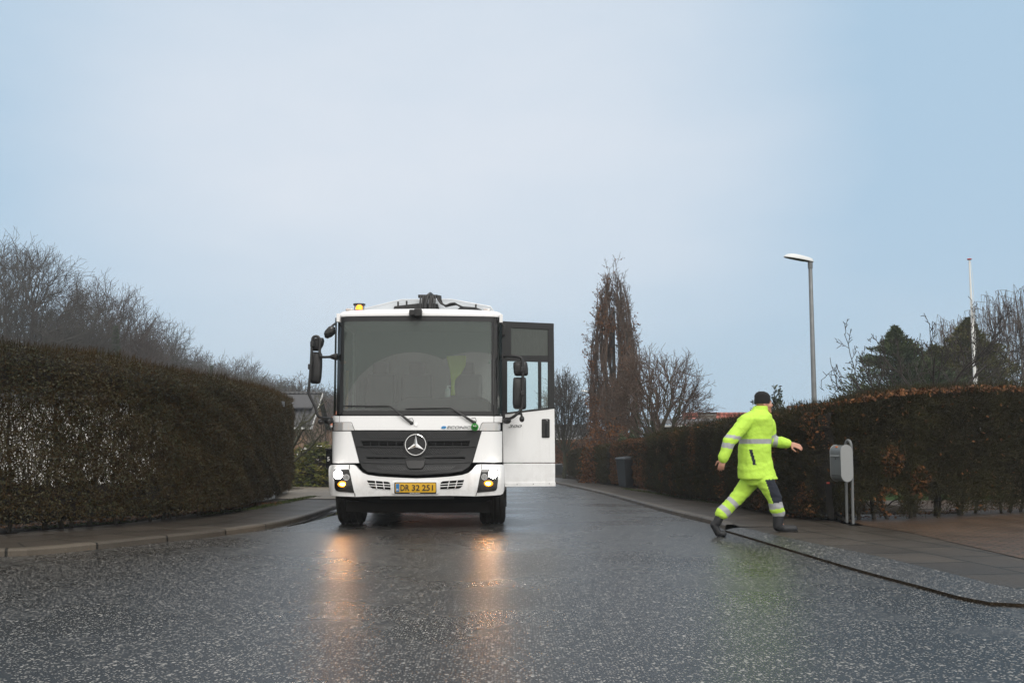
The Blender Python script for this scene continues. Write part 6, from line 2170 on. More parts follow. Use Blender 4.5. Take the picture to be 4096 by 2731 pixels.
# garage with a low corrugated roof in front of it
yg = 45
a, b = at(2632, 1689, yg), at(2800, 1705, yg)
gz = zg(yg) - 0.5
gr_ = empty('garage', 'low dark garage with grey corrugated roof edge behind the bare multi stemmed tree', 'garage', ((a.x + b.x) / 2, yg + 2, gz))
wg = b.x - a.x + 2.0
MB().box((0.9, 0, (b.z - gz) / 2), (wg, 4.0, b.z - gz)).build('wall', M['darkwood'], gr_)
V = []; nn_ = 60
for i in range(nn_ + 1):
    x = 0.9 - wg / 2 - 0.2 + (wg + 0.4) * i / nn_
    z = a.z - gz + (0.05 if i % 2 else -0.01)
    V += [(x, -2.25, z - .08), (x, 2.25, z + 0.22), (x, -2.25, z - .10), (x, 2.25, z + .20)]
MB().add(V, [(i * 4, i * 4 + 4, i * 4 + 5, i * 4 + 1) for i in range(nn_)] + [(i * 4 + 2, i * 4 + 3, i * 4 + 7, i * 4 + 6) for i in range(nn_)] + [(i * 4, i * 4 + 2, i * 4 + 6, i * 4 + 4) for i in range(nn_)]).build('roof', M['fibre'], gr_, smooth=None)
MB().box((0.9, -2.18, b.z - gz + 0.02), (wg + .3, 0.05, 0.09)).build('fascia', M['fascia'], gr_)

yc = 84
x0 = at(2352, 1730, yc).x
gable_house('house', 'small pale rendered house at the far end of the street beside the distant lamp', x0, x0 + 1.5, yc + 1.4, 1.5, zat(1722, yc), zat(1746, yc), zg(yc) - .5, M['tilegrey'], M['renderpale'], over=0.05)
x0 = at(2205, 1730, yc + 8).x
gable_house('house', 'low grey roofed house far down the street behind the bare tree', x0, x0 + 3.4, yc + 11, 3, zat(1702, yc + 11), zat(1752, yc + 8), zg(yc) - .5, M['tilegrey'], M['renderpale'], over=0.2)
# yellow brick house glimpsed through the drive hedge
yy_ = 25.0
x0, x1 = at(3828, 1700, yy_).x, at(4300, 1700, yy_).x
yh = empty('house', 'yellow brick house wall with windows glimpsed through the right hedge', 'house', ((x0 + x1) / 2, yy_ + 3, zg(yy_)))
ztp = zat(1640, yy_) - zg(yy_)
MB().box((0, 0, ztp / 2), (x1 - x0, 6, ztp)).build('wall', M['brickyellow'], yh)
MB().box((0, 0, ztp + 0.08), (x1 - x0 + .5, 6.5, 0.16)).build('roof', M['darkwood'], yh)
for u0, u1 in ((3852, 3905), (3920, 3960), (4040, 4080)):
    a, b = at(u0, 1690, yy_) - Vector(((x0 + x1) / 2, yy_ + 3, zg(yy_))), at(u1, 1752, yy_) - Vector(((x0 + x1) / 2, yy_ + 3, zg(yy_)))
    f = MB().box(((a.x + b.x) / 2, -3.02, (a.z + b.z) / 2), (b.x - a.x + .1, 0.06, a.z - b.z + .1)).build('window', M['fascia'], yh)
    MB().box(((a.x + b.x) / 2, -3.055, (a.z + b.z) / 2), (b.x - a.x, 0.03, a.z - b.z)).build('pane', M['pane'], f)
# white garden building behind the left hedge, seen in the gaps
wl = empty('garden_building', 'white rendered building showing through the gaps of the left hedge', 'building', (-8.6, 21.0, zg(21)))
MB().box((0, 0, 1.05), (6.6, 3.0, 2.1)).build('wall', M['render'], wl, bev=0.01)
MB().box((0, -0.05, 2.16), (6.9, 3.3, 0.12)).build('roof', M['fibre'], wl, bev=0.01)
# white garden railing behind the rhododendron
yw = 42.0
fr = empty('garden_railing', 'white garden railing behind the yellow green rhododendron bush', 'railing', (at(1290, 1790, yw).x, yw, zg(yw)))
O_ = Vector((at(1290, 1790, yw).x, yw, zg(yw)))
tr1 = [at(1190, 1812, yw) - O_, at(1224, 1789, yw) - O_]
tr2 = [at(1240, 1783, yw) - O_, at(1345, 1781, yw) - O_]
mbr = MB()
mbr.tube(tr1, 0.035, 6).box((tr2[0] + tr2[1]) / 2, (tr2[1].x - tr2[0].x, 0.05, 0.07))
mbr.box((tr2[0] + tr2[1]) / 2 + Vector((0, 0, -.4)), (tr2[1].x - tr2[0].x, 0.05, 0.05))
for k in range(4):
    p = tr2[0] + (tr2[1] - tr2[0]) * k / 3
    mbr.box((p.x, 0, p.z / 2), (0.05, 0.05, p.z))
for q in tr1:
    mbr.box((q.x, 0, q.z / 2), (0.05, 0.05, q.z))
mbr.build('rails', M['render'], fr)

# ================================================================== TREES AND SHRUBS
M['barkgrey'] = mat('grey_bark', (0.050, 0.044, 0.036), 0.9, var=0.4, vscale=4)
M['barkdark'] = mat('dark_bark', (0.028, 0.023, 0.019), 0.9, var=0.4, vscale=4)
M['barkgreen'] = mat('lichened_bark', (0.050, 0.050, 0.028), 0.9, var=0.5, vscale=3)
M['twigred'] = mat('reddish_twigs', (0.052, 0.034, 0.026), 0.85, var=0.3, vscale=3)
M['twiggrey'] = mat('grey_twigs', (0.052, 0.045, 0.038), 0.85, var=0.3, vscale=3)
M['twigwarm'] = mat('warm_brown_twigs', (0.088, 0.058, 0.042), 0.85, var=0.3, vscale=3)
M['birchbark'] = mat('birch_bark', (0.16, 0.15, 0.13), 0.8, var=0.7, vscale=6, stretchv=(1, 1, 4))


def tree(name, label, loc, polys, mb, mt, group=None, low=(0, 1), leaves=None, lm=None, cat='tree'):
    r = empty(name, label, cat, tuple(loc), 0, group)
    V, F = tree_arrays(polys, set(low)); link('trunk', arr_mesh('trunk', V, F, True), r, mb)
    hi = set(range(6)) - set(low)
    V, F = tree_arrays(polys, hi); cr = link('crown', arr_mesh('crown', V, F, True), r, mt)
    if leaves is not None:
        link('leaves', arr_mesh('leaves', *leaves), cr, lm)
    return r


def copy_tree(src, label, loc, sc, rz):
    r = src.copy(); COL.objects.link(r); r.location = loc; r.scale = (sc[0], sc[0], sc[1]); r.rotation_euler = (0, 0, rz); r['label'] = label
    for ch in src.children:
        c = ch.copy(); COL.objects.link(c); c.parent = r
        for g in ch.children:
            d = g.copy(); COL.objects.link(d); d.parent = c
    return r


BIG = dict(seg=[5, 8, 5, 4, 3], wan=[.05, .09, .14, .18, .22], trop=[.02, .018, .03, .03, .03], tap=[.62, .16, .25, .35, .5], nc=[10, 12, 7, 5], t0=[.42, .16, .15, .12],
           ang=[(8, 66), (22, 52), (22, 52), (25, 60)], lr=[1.85, .45, .48, .55], lt=[.15, .50, .35, .3], rr=[.50, .50, .5, .6], rmin=.010)


def bigtree(seed, H, P=BIG, r0=0.3, lean=(0, 0)):
    rnd = random.Random(seed); o_ = []
    grow(rnd, o_, (0, 0, 0), _n3(lean[0], lean[1], 1), H, r0, 0, P)
    return o_


def topfix(polys, H):
    """scale so that the highest twig is at H"""
    m = max(p[2] for q in polys for p in q[0])
    k = H / m
    return [([(x * k, y * k, z * k) for x, y, z in a], b * k, c * k, l) for a, b, c, l in polys]


def curve_(rnd, a, d, b, n, w):
    """branch from a, leaving along d, arriving at b"""
    L_ = math.dist(a, b)
    m = tuple(a[i] + d[i] * L_ * 0.5 for i in range(3))
    P = []
    for i in range(n + 1):
        t = i / n
        q = [a[k] * (1 - t) ** 2 + 2 * m[k] * t * (1 - t) + b[k] * t * t for k in range(3)]
        if 0 < i:
            q = [c + rnd.gauss(0, w * L_) for c in q]
        P.append(tuple(q))
    return P


def dome_tree(seed, H, Rx, fork, n1=9, n2=13, n3=9, n4=5, r0=0.25, leader=0.0, cz=0.35, low=-0.15, tw=0.09, rmin=0.008, top=1.0, wig=0.02, inner=0.62, rise=(.55, 1.0), spread=1.0, up=.12):
    """bare crown with a rounded outline: limbs fan from the fork, branches reach the outline, fine twigs finish it"""
    rnd = random.Random(seed); o_ = []
    C = (0, 0, fork + (H - fork) * cz); rz = H - C[2]
    P2_ = dict(seg=[4, 3], wan=[.10, .16], trop=[.05, .04], tap=[.45, .5], nc=[n4], t0=[.15], ang=[(22, 55)], lr=[.55], lt=[.35], rr=[.6], rmin=rmin)
    th = fork + leader * (H - fork)
    o_.append(([(rnd.gauss(0, .02), rnd.gauss(0, .02), th * i / 5) if i else (0, 0, 0) for i in range(6)], r0, r0 * (0.25 if leader > .3 else .7), 0))

    def surf_(u, k):
        s = 1 - (1 - top) * max(0, u[2]) ** 2
        return (C[0] + u[0] * Rx * k * s, C[1] + u[1] * Rx * k * s, C[2] + u[2] * rz * k)
    for i in range(n1):
        z = low + (1 - low) * ((i + .5) / n1) + rnd.uniform(-.06, .06); z = max(-.5, min(.98, z)); az = i * 2.39996 + rnd.uniform(-.3, .3)
        s = math.sqrt(1 - z * z); u = (s * math.cos(az), s * math.sin(az), z)
        f = max(0.0, (z - low) / (1 - low)) if leader else 0
        a = (0, 0, fork + (th - fork) * f * rnd.uniform(*rise))
        e = surf_(u, inner)
        l1 = curve_(rnd, a, _n3(u[0] * .75, u[1] * .75, .55 + u[2] * .6), e, 7, wig)
        r1 = r0 * rnd.uniform(.34, .5)
        o_.append((l1, r1, r1 * .35, 1))
        for j in range(n2):
            t = .2 + .8 * (j + rnd.random()) / n2; k = min(int(t * 7), 6)
            b0 = l1[k + 1]; d0 = _n3(*(l1[k + 1][m] - l1[k][m] for m in range(3)))
            v = _n3(u[0] + rnd.gauss(0, .42 * spread), u[1] + rnd.gauss(0, .42 * spread), max(low - .2, u[2] + rnd.gauss(0, .34)))
            e2 = surf_(v, rnd.uniform(.74, .97))
            d1 = _n3(d0[0] * .6 + v[0] * spread, d0[1] * .6 + v[1] * spread, d0[2] * .6 + v[2] + .08 + up)
            l2 = curve_(rnd, b0, d1, e2, 5, wig)
            r2 = max(r1 * .36, rmin * 1.6)
            o_.append((l2, r2, max(r2 * .4, rmin), 2))
            for q in range(n3):
                t = .2 + .8 * (q + rnd.random()) / n3; k = min(int(t * 5), 4)
                c0 = l2[k + 1]; dd = _n3(*(l2[k + 1][m] - l2[k][m] for m in range(3)))
                d2 = _n3(dd[0] * .8 + v[0] * .35 + rnd.gauss(0, .42), dd[1] * .8 + v[1] * .35 + rnd.gauss(0, .42), dd[2] * .8 + v[2] * .35 + up + rnd.gauss(0, .42))
                n_b = len(o_)
                grow(rnd, o_, c0, d2, H * tw * rnd.uniform(.6, 1.25), max(r2 * .4, rmin), 0, P2_)
                for w in range(n_b, len(o_)):
                    o_[w] = (o_[w][0], o_[w][1], o_[w][2], o_[w][3] + 3)
    return o_


def standing(u, vtop, y, extra=0.0):
    p = at(u, 1500, y)
    return (p.x, y, zg(y) - extra), zat(vtop, y) - zg(y) + extra


WOOD = 'bare trees of the wood on the left'
loc, H = standing(95, 930, 62)
big1 = tree('bare_tree', 'tallest bare tree of the left wood, with a wide spreading crown above the hedge', loc, topfix(dome_tree(101, H, 5.4, H * .30, n1=12, n2=11, n3=8, n4=5, r0=.30, tw=.11, rmin=.010, wig=.028), H), M['barkdark'], M['twiggrey'], WOOD)
loc, H = standing(400, 1085, 72)
P2 = dict(BIG); P2.update(nc=[12, 12, 7, 5], ang=[(6, 62), (18, 42), (20, 48), (25, 55)], lr=[2.0, .40, .48, .55])
big2 = tree('bare_tree', 'rounded dense bare tree of the left wood, right of the tallest one', loc, topfix(dome_tree(102, H, 4.6, H * .26, n1=13, n2=12, n3=8, n4=5, r0=.30, tw=.10, rmin=.011, wig=.018), H), M['barkdark'], M['twigred'], WOOD)
loc, H = standing(640, 1248, 85)
P3 = dict(BIG); P3.update(nc=[8, 10, 6, 5], wan=[.05, .13, .2, .25, .28], ang=[(12, 58), (25, 55), (25, 55), (25, 60)])
big3 = tree('bare_tree', 'lone rounded bare tree with crooked twigs at the right end of the tall wood', loc, topfix(dome_tree(103, H, 3.3, H * .32, n1=10, n2=10, n3=7, n4=5, r0=.25, tw=.11, rmin=.012, wig=.03), H), M['barkgrey'], M['twiggrey'], WOOD)


def dup_at(src, srcH, u, vt, y, label, rz, wide=1.0):
    loc, H = standing(u, vt, y)
    k = H / srcH
    return copy_tree(src, label, loc, (k * wide, k), rz)


def toph(o):
    return max(max(v.co.z for v in c.data.vertices) for c in o.children)


h1, h2, h3 = toph(big1), toph(big2), toph(big3)
dup_at(big1, h1, -90, 900, 66, 'bare tree of the left wood cut off by the left picture edge', 1.9)
dup_at(big3, h3, 540, 1235, 95, 'slim bare tree leaning out to the right of the rounded dense crown', 0.6, 0.9)
dup_at(big3, h3, 270, 1215, 64, 'lower bare tree in front of the left wood just above the hedge', 4.1, 1.1)
dup_at(big3, h3, 740, 1350, 100, 'small bare tree in the descending line of the wood', 3.3)
dup_at(big3, h3, 925, 1395, 118, 'round bare tree standing alone above the far wood, left of the truck', 2.2, 1.25)
dup_at(big2, h2, 835, 1440, 112, 'twiggy low bare tree between the wood and the lone round tree', 1.2, 1.0)
dup_at(big1, h1, 1040, 1480, 122, 'pale bare tree to the right of the lone round tree in the far wood', 0.3, 1.0)
# far wood: too many trunks to count
rnd = random.Random(77)
LOW = dict(BIG); LOW.update(seg=[4, 6, 3, 3], nc=[9, 9, 6], rmin=.028)
protos = [tree_arrays(dome_tree(200 + i, 1.0, 0.34, .25, n1=8, n2=7, n3=6, n4=3, r0=.025, tw=.13, rmin=.0019, wig=.02), set(range(6))) for i in range(4)]
parts = []
for i in range(86):
    u = rnd.uniform(-150, 1420) if i > 22 else rnd.uniform(420, 1300)
    y = rnd.uniform(96, 140)
    vt = float(np.interp(u, [-150, 150, 420, 600, 760, 900, 1050, 1200, 1420], [1300, 1330, 1345, 1385, 1440, 1480, 1500, 1528, 1545])) + rnd.uniform(-6, 55)
    loc, H = standing(u, vt, y)
    V, F = protos[i % 4]
    a = rnd.uniform(0, 6.28); k = H
    ca, sa = math.cos(a), math.sin(a)
    W_ = np.stack([(V[:, 0] * ca - V[:, 1] * sa) * k * 1.15, (V[:, 0] * sa + V[:, 1] * ca) * k * 1.15, V[:, 2] * k], 1) + np.array(loc)
    parts.append((W_, F))
V, F = merge(parts)
o = link('wood', arr_mesh('wood', V, F, True), None, M['twiggrey']); tag(o, 'hazy bare wood closing the view behind the left hedge and house', 'wood', None, 'stuff')
# undergrowth that closes the wood low down
rg = np.random.default_rng(31)
n = 26000
u = rg.uniform(-200, 1430, n); y = rg.uniform(86, 130, n)
vt = np.interp(u, [-150, 150, 420, 600, 760, 900, 1050, 1200, 1420], [1340, 1365, 1395, 1440, 1490, 1530, 1560, 1585, 1600])
x = (u - 2048) / FPX * y * 0.985
zt_ = np.array([zat(a, b) for a, b in zip(vt[:400], y[:400])])
zt_ = CAMH + y * np.tan(PITCH + np.arctan((1365.5 - vt) / FPX))
zb_ = np.array([zg(b) for b in y])
C = np.stack([x, y, zb_ + (zt_ - zb_) * rg.random(n) ** 1.2], 1)
V, F = cards(C, rg.normal(0, .7, (n, 3)) + np.array([0, 0, 1.0]), rg.uniform(.6, 1.8, n), rg.uniform(.03, .09, n), rg, pointed=False)
o = link('undergrowth', arr_mesh('undergrowth', V, F), None, M['twigred']); tag(o, 'brown twiggy undergrowth at the foot of the left wood', 'undergrowth', None, 'stuff')


def conifer(seed, H, Rd, n, droop=0.1, up=0.5):
    """sprays of scale foliage on tiers of branches"""
    rg = np.random.default_rng(seed)
    h = rg.random(n) ** 0.75
    ang = rg.uniform(0, 6.28, n)
    nb = 170
    bi = rg.integers(0, nb, n); bh = rg.random(nb) ** 0.8; ba = rg.uniform(0, 6.28, nb)
    rr = (1 - bh) ** 0.9 * Rd * rg.uniform(0.86, 1.08, nb)
    t = rg.random(n) ** 0.6
    rad = rr[bi] * t * (1 + 0.12 * rg.normal(size=n)) + 0.03
    z = bh[bi] * H + t * rr[bi] * up * 0.6 + rg.normal(0, 0.030 * H, n) * (1.15 - t)
    a = ba[bi] + rg.normal(0, 1, n) * (0.16 + 0.10 / (0.2 + t))
    C = np.stack([rad * np.cos(a), rad * np.sin(a), np.clip(z, 0.05, H * 1.02)], 1)
    D_ = np.stack([np.cos(a), np.sin(a), np.full(n, up * 1.4)], 1) + rg.normal(0, 0.4, (n, 3))
    return C, D_, rg


M['conif'] = leaf_mat('conifer_sprays', [(0.022, 0.034, 0.020), (0.040, 0.058, 0.028), (0.060, 0.080, 0.034), (0.085, 0.100, 0.042)], patch=0.45, pscale=0.9)
M['conif2'] = leaf_mat('yew_sprays', [(0.028, 0.034, 0.014), (0.050, 0.054, 0.020), (0.080, 0.076, 0.024), (0.125, 0.105, 0.034)], patch=0.45, pscale=0.9)
for u, vt, y, rd, m_, lb, sd_, n_ in ((3590, 1318, 38, 4.3, 'conif', 'pointed grey green conifer left of the flagpole', 41, 40000), (3880, 1285, 42, 4.6, 'conif2', 'broad yellow green conifer behind the flagpole', 42, 44000),
                                      (455, 1320, 66, 1.4, 'conif', 'small dark conifer at the foot of the left wood', 43, 9000), (845, 1470, 100, 1.2, 'conif', 'small pointed conifer in the far wood left of the lone round tree', 44, 4000)):
    loc, H = standing(u, vt, y)
    C, D_, rg = conifer(sd_, H, rd, n_)
    if y < 60:
        k_ = rg.random(n_) < 0.42                        # a second, lower leader beside the first
        sh = (0.34, 0.80) if sd_ == 41 else (-0.30, 0.84)
        C[k_] = C[k_] * np.array([1, 1, sh[1]]) + np.array([rd * sh[0], 0.2, 0])
        k_ = rg.random(n_) < 0.2
        C[k_] = C[k_] * np.array([1, 1, .62]) + np.array([-rd * sh[0] * .9, -0.3, 0])
    V, F = cards(C, D_, rg.uniform(.10, .30, n_) * (1 if y < 60 else 1.8), rg.uniform(.03, .075, n_) * (1 if y < 60 else 1.8), rg)
    r = empty('conifer', lb, 'tree', loc, 0, 'conifers')
    link('crown', arr_mesh('crown', V, F), r, M[m_])
    MB().limb([((0, 0, 0), 0.14), ((0, 0, H * .5), 0.09), ((0, 0, H * .93), 0.02)], 8).build('trunk', M['barkdark'], r)

# bare garden tree in front of the conifers
P4 = dict(seg=[4, 6, 5, 4, 3], wan=[.08, .17, .2, .25, .25], trop=[.0, .03, .03, .02, .02], tap=[.6, .25, .3, .4, .5], nc=[6, 7, 6, 4], t0=[.35, .18, .15, .15],
          ang=[(35, 80), (25, 60), (30, 65), (30, 65)], lr=[2.0, .55, .48, .45], lt=[.2, .4, .35, .3], rr=[.62, .5, .5, .6], rmin=.0065)
loc, H = standing(3715, 1180, 22)
def fitx(polys, left, right):
    """narrow or widen a crown to the spread seen from the street"""
    xs = [p[0] for q in polys for p in q[0]]
    a, b = -float(np.percentile(xs, 1)), float(np.percentile(xs, 99))
    return [([(x * (left / a if x < 0 else right / b), y * (left + right) / (a + b), z) for x, y, z in p], r0, r1, l) for p, r0, r1, l in polys]


tree('bare_tree', 'bare fruit tree with crooked dark branches in front of the conifers on the right', loc, fitx(topfix(bigtree(304, 1.9, P4, 0.10, (-.05, 0)), H), 1.7, 2.2), M['barkdark'], M['barkdark'], 'bare garden trees')
loc, H = standing(3990, 1230, 21)
tree('bare_tree', 'bare tree with dark upright branches behind the hedge at the right picture edge', loc, fitx(topfix(bigtree(312, 1.9, P4, 0.10, (.05, 0)), H * 0.92), 1.2, 1.5), M['barkdark'], M['barkdark'], 'bare garden trees')
# weeping birch
rnd = random.Random(55)
PW = dict(seg=[7, 6, 4], wan=[.04, .10, .12], trop=[.05, .06, -.05], tap=[.2, .25, .4], nc=[22, 9], t0=[.25, .2], ang=[(30, 62), (30, 70)], lr=[.62, .42], lt=[.55, .3], rr=[.42, .5], rmin=.01)
for u, vt, y, sd_, lb in ((4120, 1040, 46, 61, 'weeping birch with hanging fine twigs at the right picture edge'), (3830, 1235, 50, 62, 'smaller weeping birch behind the flagpole')):
    loc, H = standing(u, vt, y)
    o_ = topfix(bigtree(sd_, 10, PW, 0.16), H)
    hang = []
    for a, b_, c_, l in o_:
        if l < 1:
            continue
        for k in range(7 if l == 1 else 6):
            t_ = rnd.uniform(0.35, 1.0); i = min(int(t_ * (len(a) - 1)), len(a) - 2)
            p = a[i + 1]
            L_ = rnd.uniform(0.7, 2.1); q = [p]; dx_, dy_ = rnd.gauss(0, .10), rnd.gauss(0, .10)
            for s_ in range(5):
                p = (p[0] + dx_ * L_ / 5 + rnd.gauss(0, .015), p[1] + dy_ * L_ / 5 + rnd.gauss(0, .015), p[2] - L_ / 5 * (0.5 if s_ == 0 else 1.1))
                q.append(p)
            hang.append((q, 0.008, 0.005, 3))
    tree('weeping_birch', lb, loc, o_ + hang, M['birchbark'], M['twigwarm'], 'birches', low=(0,))

# columnar tree holding brown leaves
loc, H = standing(2458, 1012, 44)
rnd = random.Random(9)
PC = dict(seg=[8, 8, 5, 3], wan=[.02, .045, .09, .14], trop=[.02, .16, .13, .08], tap=[.15, .2, .3, .5], nc=[38, 10, 6], t0=[.06, .12, .15], ang=[(20, 38), (12, 28), (18, 40)], lr=[.44, .36, .42], lt=[.80, .3, .3], rr=[.38, .5, .6], rmin=.011)
o_ = topfix(dome_tree(402, H, 1.16, 0.9, n1=40, n2=10, n3=6, n4=3, r0=.17, leader=.74, cz=.30, low=-.75, tw=.048, rmin=.0075, top=.80, wig=.010, inner=.86, rise=(.08, .55), spread=.5, up=1.1), H)
kx = 1.0
o_ = [([(x * kx * 1.0, y * kx, z) for x, y, z in a], b_, c_, l) for a, b_, c_, l in o_]
rg = np.random.default_rng(402)
n = 30000
C = leaf_spots(o_, (3, 4), n, rg, 0.06)
pn = sum(np.sin(C @ rg.normal(0, 1.6, 3) + rg.uniform(0, 6)) for _ in range(5))
kp = (pn + rg.normal(0, .5, n) > -0.2) & (C[:, 2] > 0.6) & (rg.random(n) < 1.05 - 0.55 * C[:, 2] / H)
C = C[kp]
lv = cards(C, rg.normal(0, 1, C.shape) + np.array([0, 0, -0.5]), rg.uniform(.06, .12, len(C)), rg.uniform(.035, .07, len(C)), rg)
M['lfoak'] = leaf_mat('brown_tree_leaves', [(0.085, 0.040, 0.020), (0.140, 0.062, 0.026), (0.21, 0.095, 0.040)], patch=0.3)
tree('columnar_tree', 'tall narrow columnar tree holding brown leaves beyond the right hedge', loc, o_, M['barkgrey'], M['twigwarm'], 'street side garden trees', leaves=lv, lm=M['lfoak'])
# multi-stemmed bare tree beside it
loc, H = standing(2625, 1392, 33)
PM = dict(seg=[7, 6, 4, 3], wan=[.05, .10, .16, .2], trop=[.008, .03, .03, .02], tap=[.25, .3, .35, .5], nc=[10, 8, 6], t0=[.25, .18, .15], ang=[(20, 50), (22, 52), (25, 60)], lr=[.46, .5, .48], lt=[.4, .35, .3], rr=[.5, .55, .6], rmin=.007)
o_ = []
rnd = random.Random(31)
o_ = dome_tree(31, H, 1.72, 1.15, n1=15, n2=8, n3=7, n4=4, r0=.13, tw=.11, rmin=.0055, wig=.022, cz=.40, low=-.05)
xs_ = [p[0] for q in o_ for p in q[0]]
kx = 1.0
o_ = [([(x * kx, y * kx, z) for x, y, z in a], b_, c_, l) for a, b_, c_, l in o_]
tree('bare_tree', 'round multi stemmed bare tree to the right of the columnar tree', loc, o_, M['barkgreen'], M['twigwarm'], 'bare garden trees', low=(0, 1))
# bare tree beyond the open door
loc, H = standing(2258, 1505, 50)
o_ = []
rnd = random.Random(12)
PU = dict(PM); PU.update(trop=[.07, .12, .10, .06], wan=[.04, .07, .10, .12], nc=[8, 7, 5], rmin=.010, ang=[(18, 40), (16, 36), (18, 40)])
grow(rnd, o_, (0, 0, 0), (0, 0, 1), 1.3, 0.11, 0, dict(PU, nc=[0]))
o_ = []
o_ = dome_tree(12, H, 1.35, 1.3, n1=12, n2=9, n3=7, n4=4, r0=.12, tw=.12, rmin=.008, wig=.014, cz=.30, low=.05)
xs_ = [p[0] for q in o_ for p in q[0]]
kx = 1.0
o_ = [([(x * kx, y * kx, z) for x, y, z in a], b_, c_, l) for a, b_, c_, l in o_]
tree('bare_tree', 'bare upright tree with a pale trunk just beyond the open truck door', loc, o_, M['barkgreen'], M['twiggrey'], 'bare garden trees')
# low scrub below the columnar tree
for i, (u, vt, y, w_, m_, lb) in enumerate(((2445, 1690, 40, 1.5, 'lfR', 'brown leaved shrub under the columnar tree'), (2520, 1720, 38, 0.7, 'conif', 'small dark evergreen shrub in front of the columnar tree'))):
    loc, H = standing(u, vt, y)
    n = 5000
    rg = np.random.default_rng(70 + i)
    d_ = unit(rg.normal(0, 1, (n, 3))); d_[:, 2] = np.abs(d_[:, 2])
    C = d_ * (rg.random(n) ** 0.33)[:, None] * np.array([w_, w_, H]) * (1 + 0.1 * np.sin(d_[:, :1] * 9) + .1 * np.sin(d_[:, 1:2] * 11))
    V, F = cards(C, rg.normal(0, 1, (n, 3)), rg.uniform(.06, .14, n), rg.uniform(.04, .08, n), rg)
    r = empty('shrub', lb, 'shrub', loc, 0, 'shrubs')
    link('foliage', arr_mesh('foliage', V, F), r, M[m_])
    st_ = []
    rnd = random.Random(i)
    for k in range(9):
        grow(rnd, st_, (0, 0, 0), _n3(rnd.gauss(0, .4), rnd.gauss(0, .4), 1), H * .9, 0.03, 0, dict(PM, nc=[4, 3, 2]))
    V, F = tree_arrays(st_, {0, 1, 2, 3}); link('stems', arr_mesh('stems', V, F), r, M['barkdark'])
# evergreen shrub behind the person
loc, H = standing(3080, 1535, 18.5)
rnd = random.Random(19); o_ = []
PH = dict(seg=[6, 4, 3], wan=[.06, .1, .15], trop=[.08, .10, .08], tap=[.4, .4, .5], nc=[10, 5], t0=[.35, .2], ang=[(25, 50), (25, 55)], lr=[.34, .5], lt=[.3, .3], rr=[.5, .6], rmin=.004)
for k in range(6):
    a = k * 2.4; an = R(rnd.uniform(3, 15))
    grow(rnd, o_, (0.05 * math.cos(a), .05 * math.sin(a), 0), _n3(math.cos(a) * math.sin(an), math.sin(a) * math.sin(an), math.cos(an)), H * rnd.uniform(.8, 1.0), 0.03, 0, PH)
o_ = topfix(o_, H)
rg = np.random.default_rng(19)
C = leaf_spots(o_, (1, 2), 3600, rg, 0.025)
xs_ = C[:, 0]; kx = 0.36 / np.percentile(np.abs(xs_), 95)
o_ = [([(x * kx, y * kx, z) for x, y, z in a], b_, c_, l) for a, b_, c_, l in o_]
C[:, :2] *= kx
M['holly'] = leaf_mat('glossy_dark_leaves', [(0.010, 0.018, 0.010), (0.022, 0.034, 0.016), (0.045, 0.060, 0.030)], rough=0.3, spec=0.5)
lv = cards(C, rg.normal(0, .7, C.shape) + np.array([0, 0, .5]), rg.uniform(.05, .085, len(C)), rg.uniform(.025, .04, len(C)), rg)
tree('evergreen_shrub', 'glossy dark evergreen shrub rising above the hedge behind the walking person', loc, o_, M['barkdark'], M['barkdark'], 'shrubs', low=(0,), leaves=lv, lm=M['holly'], cat='shrub')
# rhododendron left of the truck
pr = G(1260, 1948, 0.09)
HR = zat(1778, pr.y + 0.6) - pr.z
rh = empty('rhododendron', 'yellow green rhododendron bush between the left hedge end and the truck', 'shrub', (pr.x, pr.y + 1.0, pr.z), 0, 'shrubs')
rg = np.random.default_rng(88); n = 950
d_ = unit(rg.normal(0, 1, (n, 3))); d_[:, 2] = np.abs(d_[:, 2]) * 1.1
q_ = (np.abs(d_) ** 3).sum(1) ** (1 / 3)
tip = d_ / q_[:, None] * np.array([1.25, 0.9, HR * .93]) * rg.uniform(.72, 1.04, n)[:, None] * (1 + .09 * np.sin(7 * d_[:, :1] + 2) + .09 * np.sin(9 * d_[:, 2:3]))
Cs, Ds = [], []
for i in range(9):
    a = rg.uniform(0, 6.28, n)
    dr = np.stack([np.cos(a), np.sin(a), rg.uniform(-.5, .5, n)], 1) + unit(d_) * 0.5
    dr = unit(dr); Cs.append(tip + dr * 0.06); Ds.append(dr)
C, D_ = np.concatenate(Cs), np.concatenate(Ds)
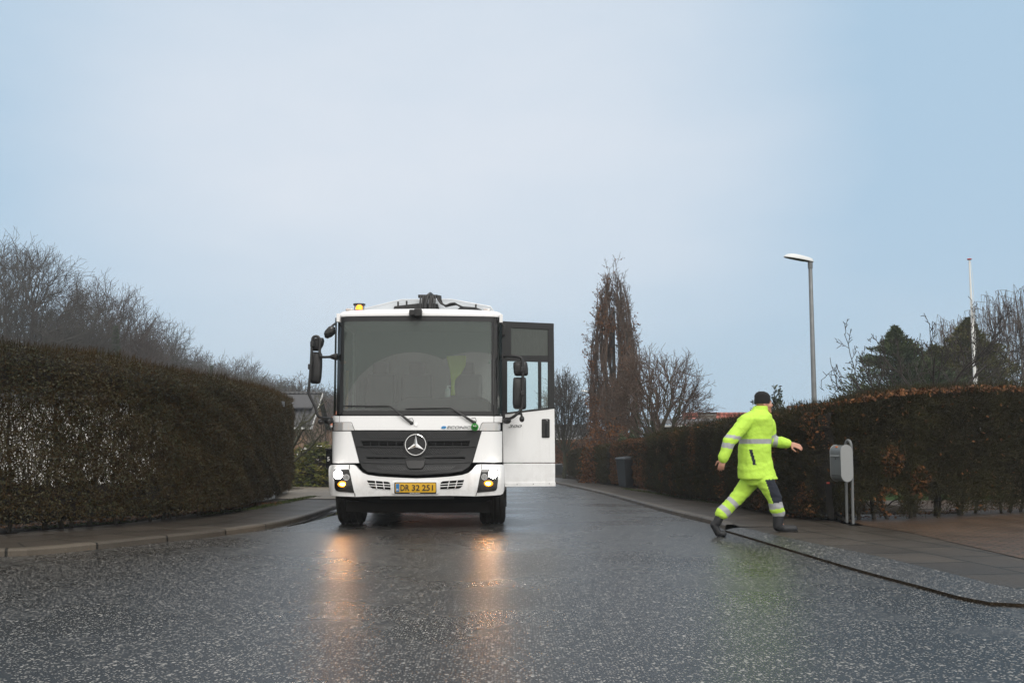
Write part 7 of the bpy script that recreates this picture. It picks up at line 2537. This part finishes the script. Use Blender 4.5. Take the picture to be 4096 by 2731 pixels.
M['rhodo'] = leaf_mat('rhododendron_leaves', [(0.026, 0.044, 0.012), (0.065, 0.082, 0.018), (0.13, 0.130, 0.026), (0.22, 0.175, 0.040)], rough=0.45, spec=0.3, patch=0.35, pscale=2.5)
V, F = cards(C, D_, rg.uniform(.12, .19, len(C)), rg.uniform(.035, .055, len(C)), rg)
link('foliage', arr_mesh('foliage', V, F), rh, M['rhodo'])
V, F = tubes_arrays([(np.stack([np.zeros(3), t_ * .5 + np.array([0, 0, .05]), t_]), 0.02, 0.006, 4) for t_ in tip[::4]]); link('stems', arr_mesh('stems', V, F), rh, M['barkdark'])
# mossy apple tree between the hedge end and the left house
loc, H = standing(1168, 1498, 30)
PA = dict(seg=[5, 6, 5, 3], wan=[.08, .18, .22, .2], trop=[.0, .06, .10, .12], tap=[.6, .3, .35, .5], nc=[7, 8, 5], t0=[.35, .15, .15], ang=[(35, 80), (30, 65), (25, 60)], lr=[1.15, .45, .55], lt=[.2, .35, .3], rr=[.6, .45, .6], rmin=.006)
tree('apple_tree', 'mossy bare apple tree in front of the grey tiled house', loc, topfix(bigtree(501, 1.8, PA, 0.10), H), M['barkgreen'], M['barkgreen'], 'bare garden trees')
loc, H = standing(1290, 1640, 34)
tree('bare_tree', 'low bare garden tree between the rhododendron and the two left houses', loc, topfix(bigtree(503, 1.6, PA, 0.08), H), M['barkdark'], M['barkdark'], 'bare garden trees')

# ------------------------------------------------------------------ damp winter air
HAZE = 0.0011
hzb = MB().box((0, 155, 12), (520, 390, 36)).build('haze', None, None, smooth=None)
hzb['kind'] = 'stuff'; hzb['label'] = 'thin grey damp air fading the far wood'; hzb['category'] = 'haze'
hm = bpy.data.materials.new('damp_air'); hm.use_nodes = True
hn = hm.node_tree; hn.nodes.remove(hn.nodes['Principled BSDF'])
pvn = hn.nodes.new('ShaderNodeVolumePrincipled'); pvn.inputs['Density'].default_value = HAZE; pvn.inputs['Color'].default_value = (0.86, 0.92, 0.98, 1)
hn.links.new(pvn.outputs[0], hn.nodes['Material Output'].inputs['Volume'])
hzb.data.materials.clear(); hzb.data.materials.append(hm)
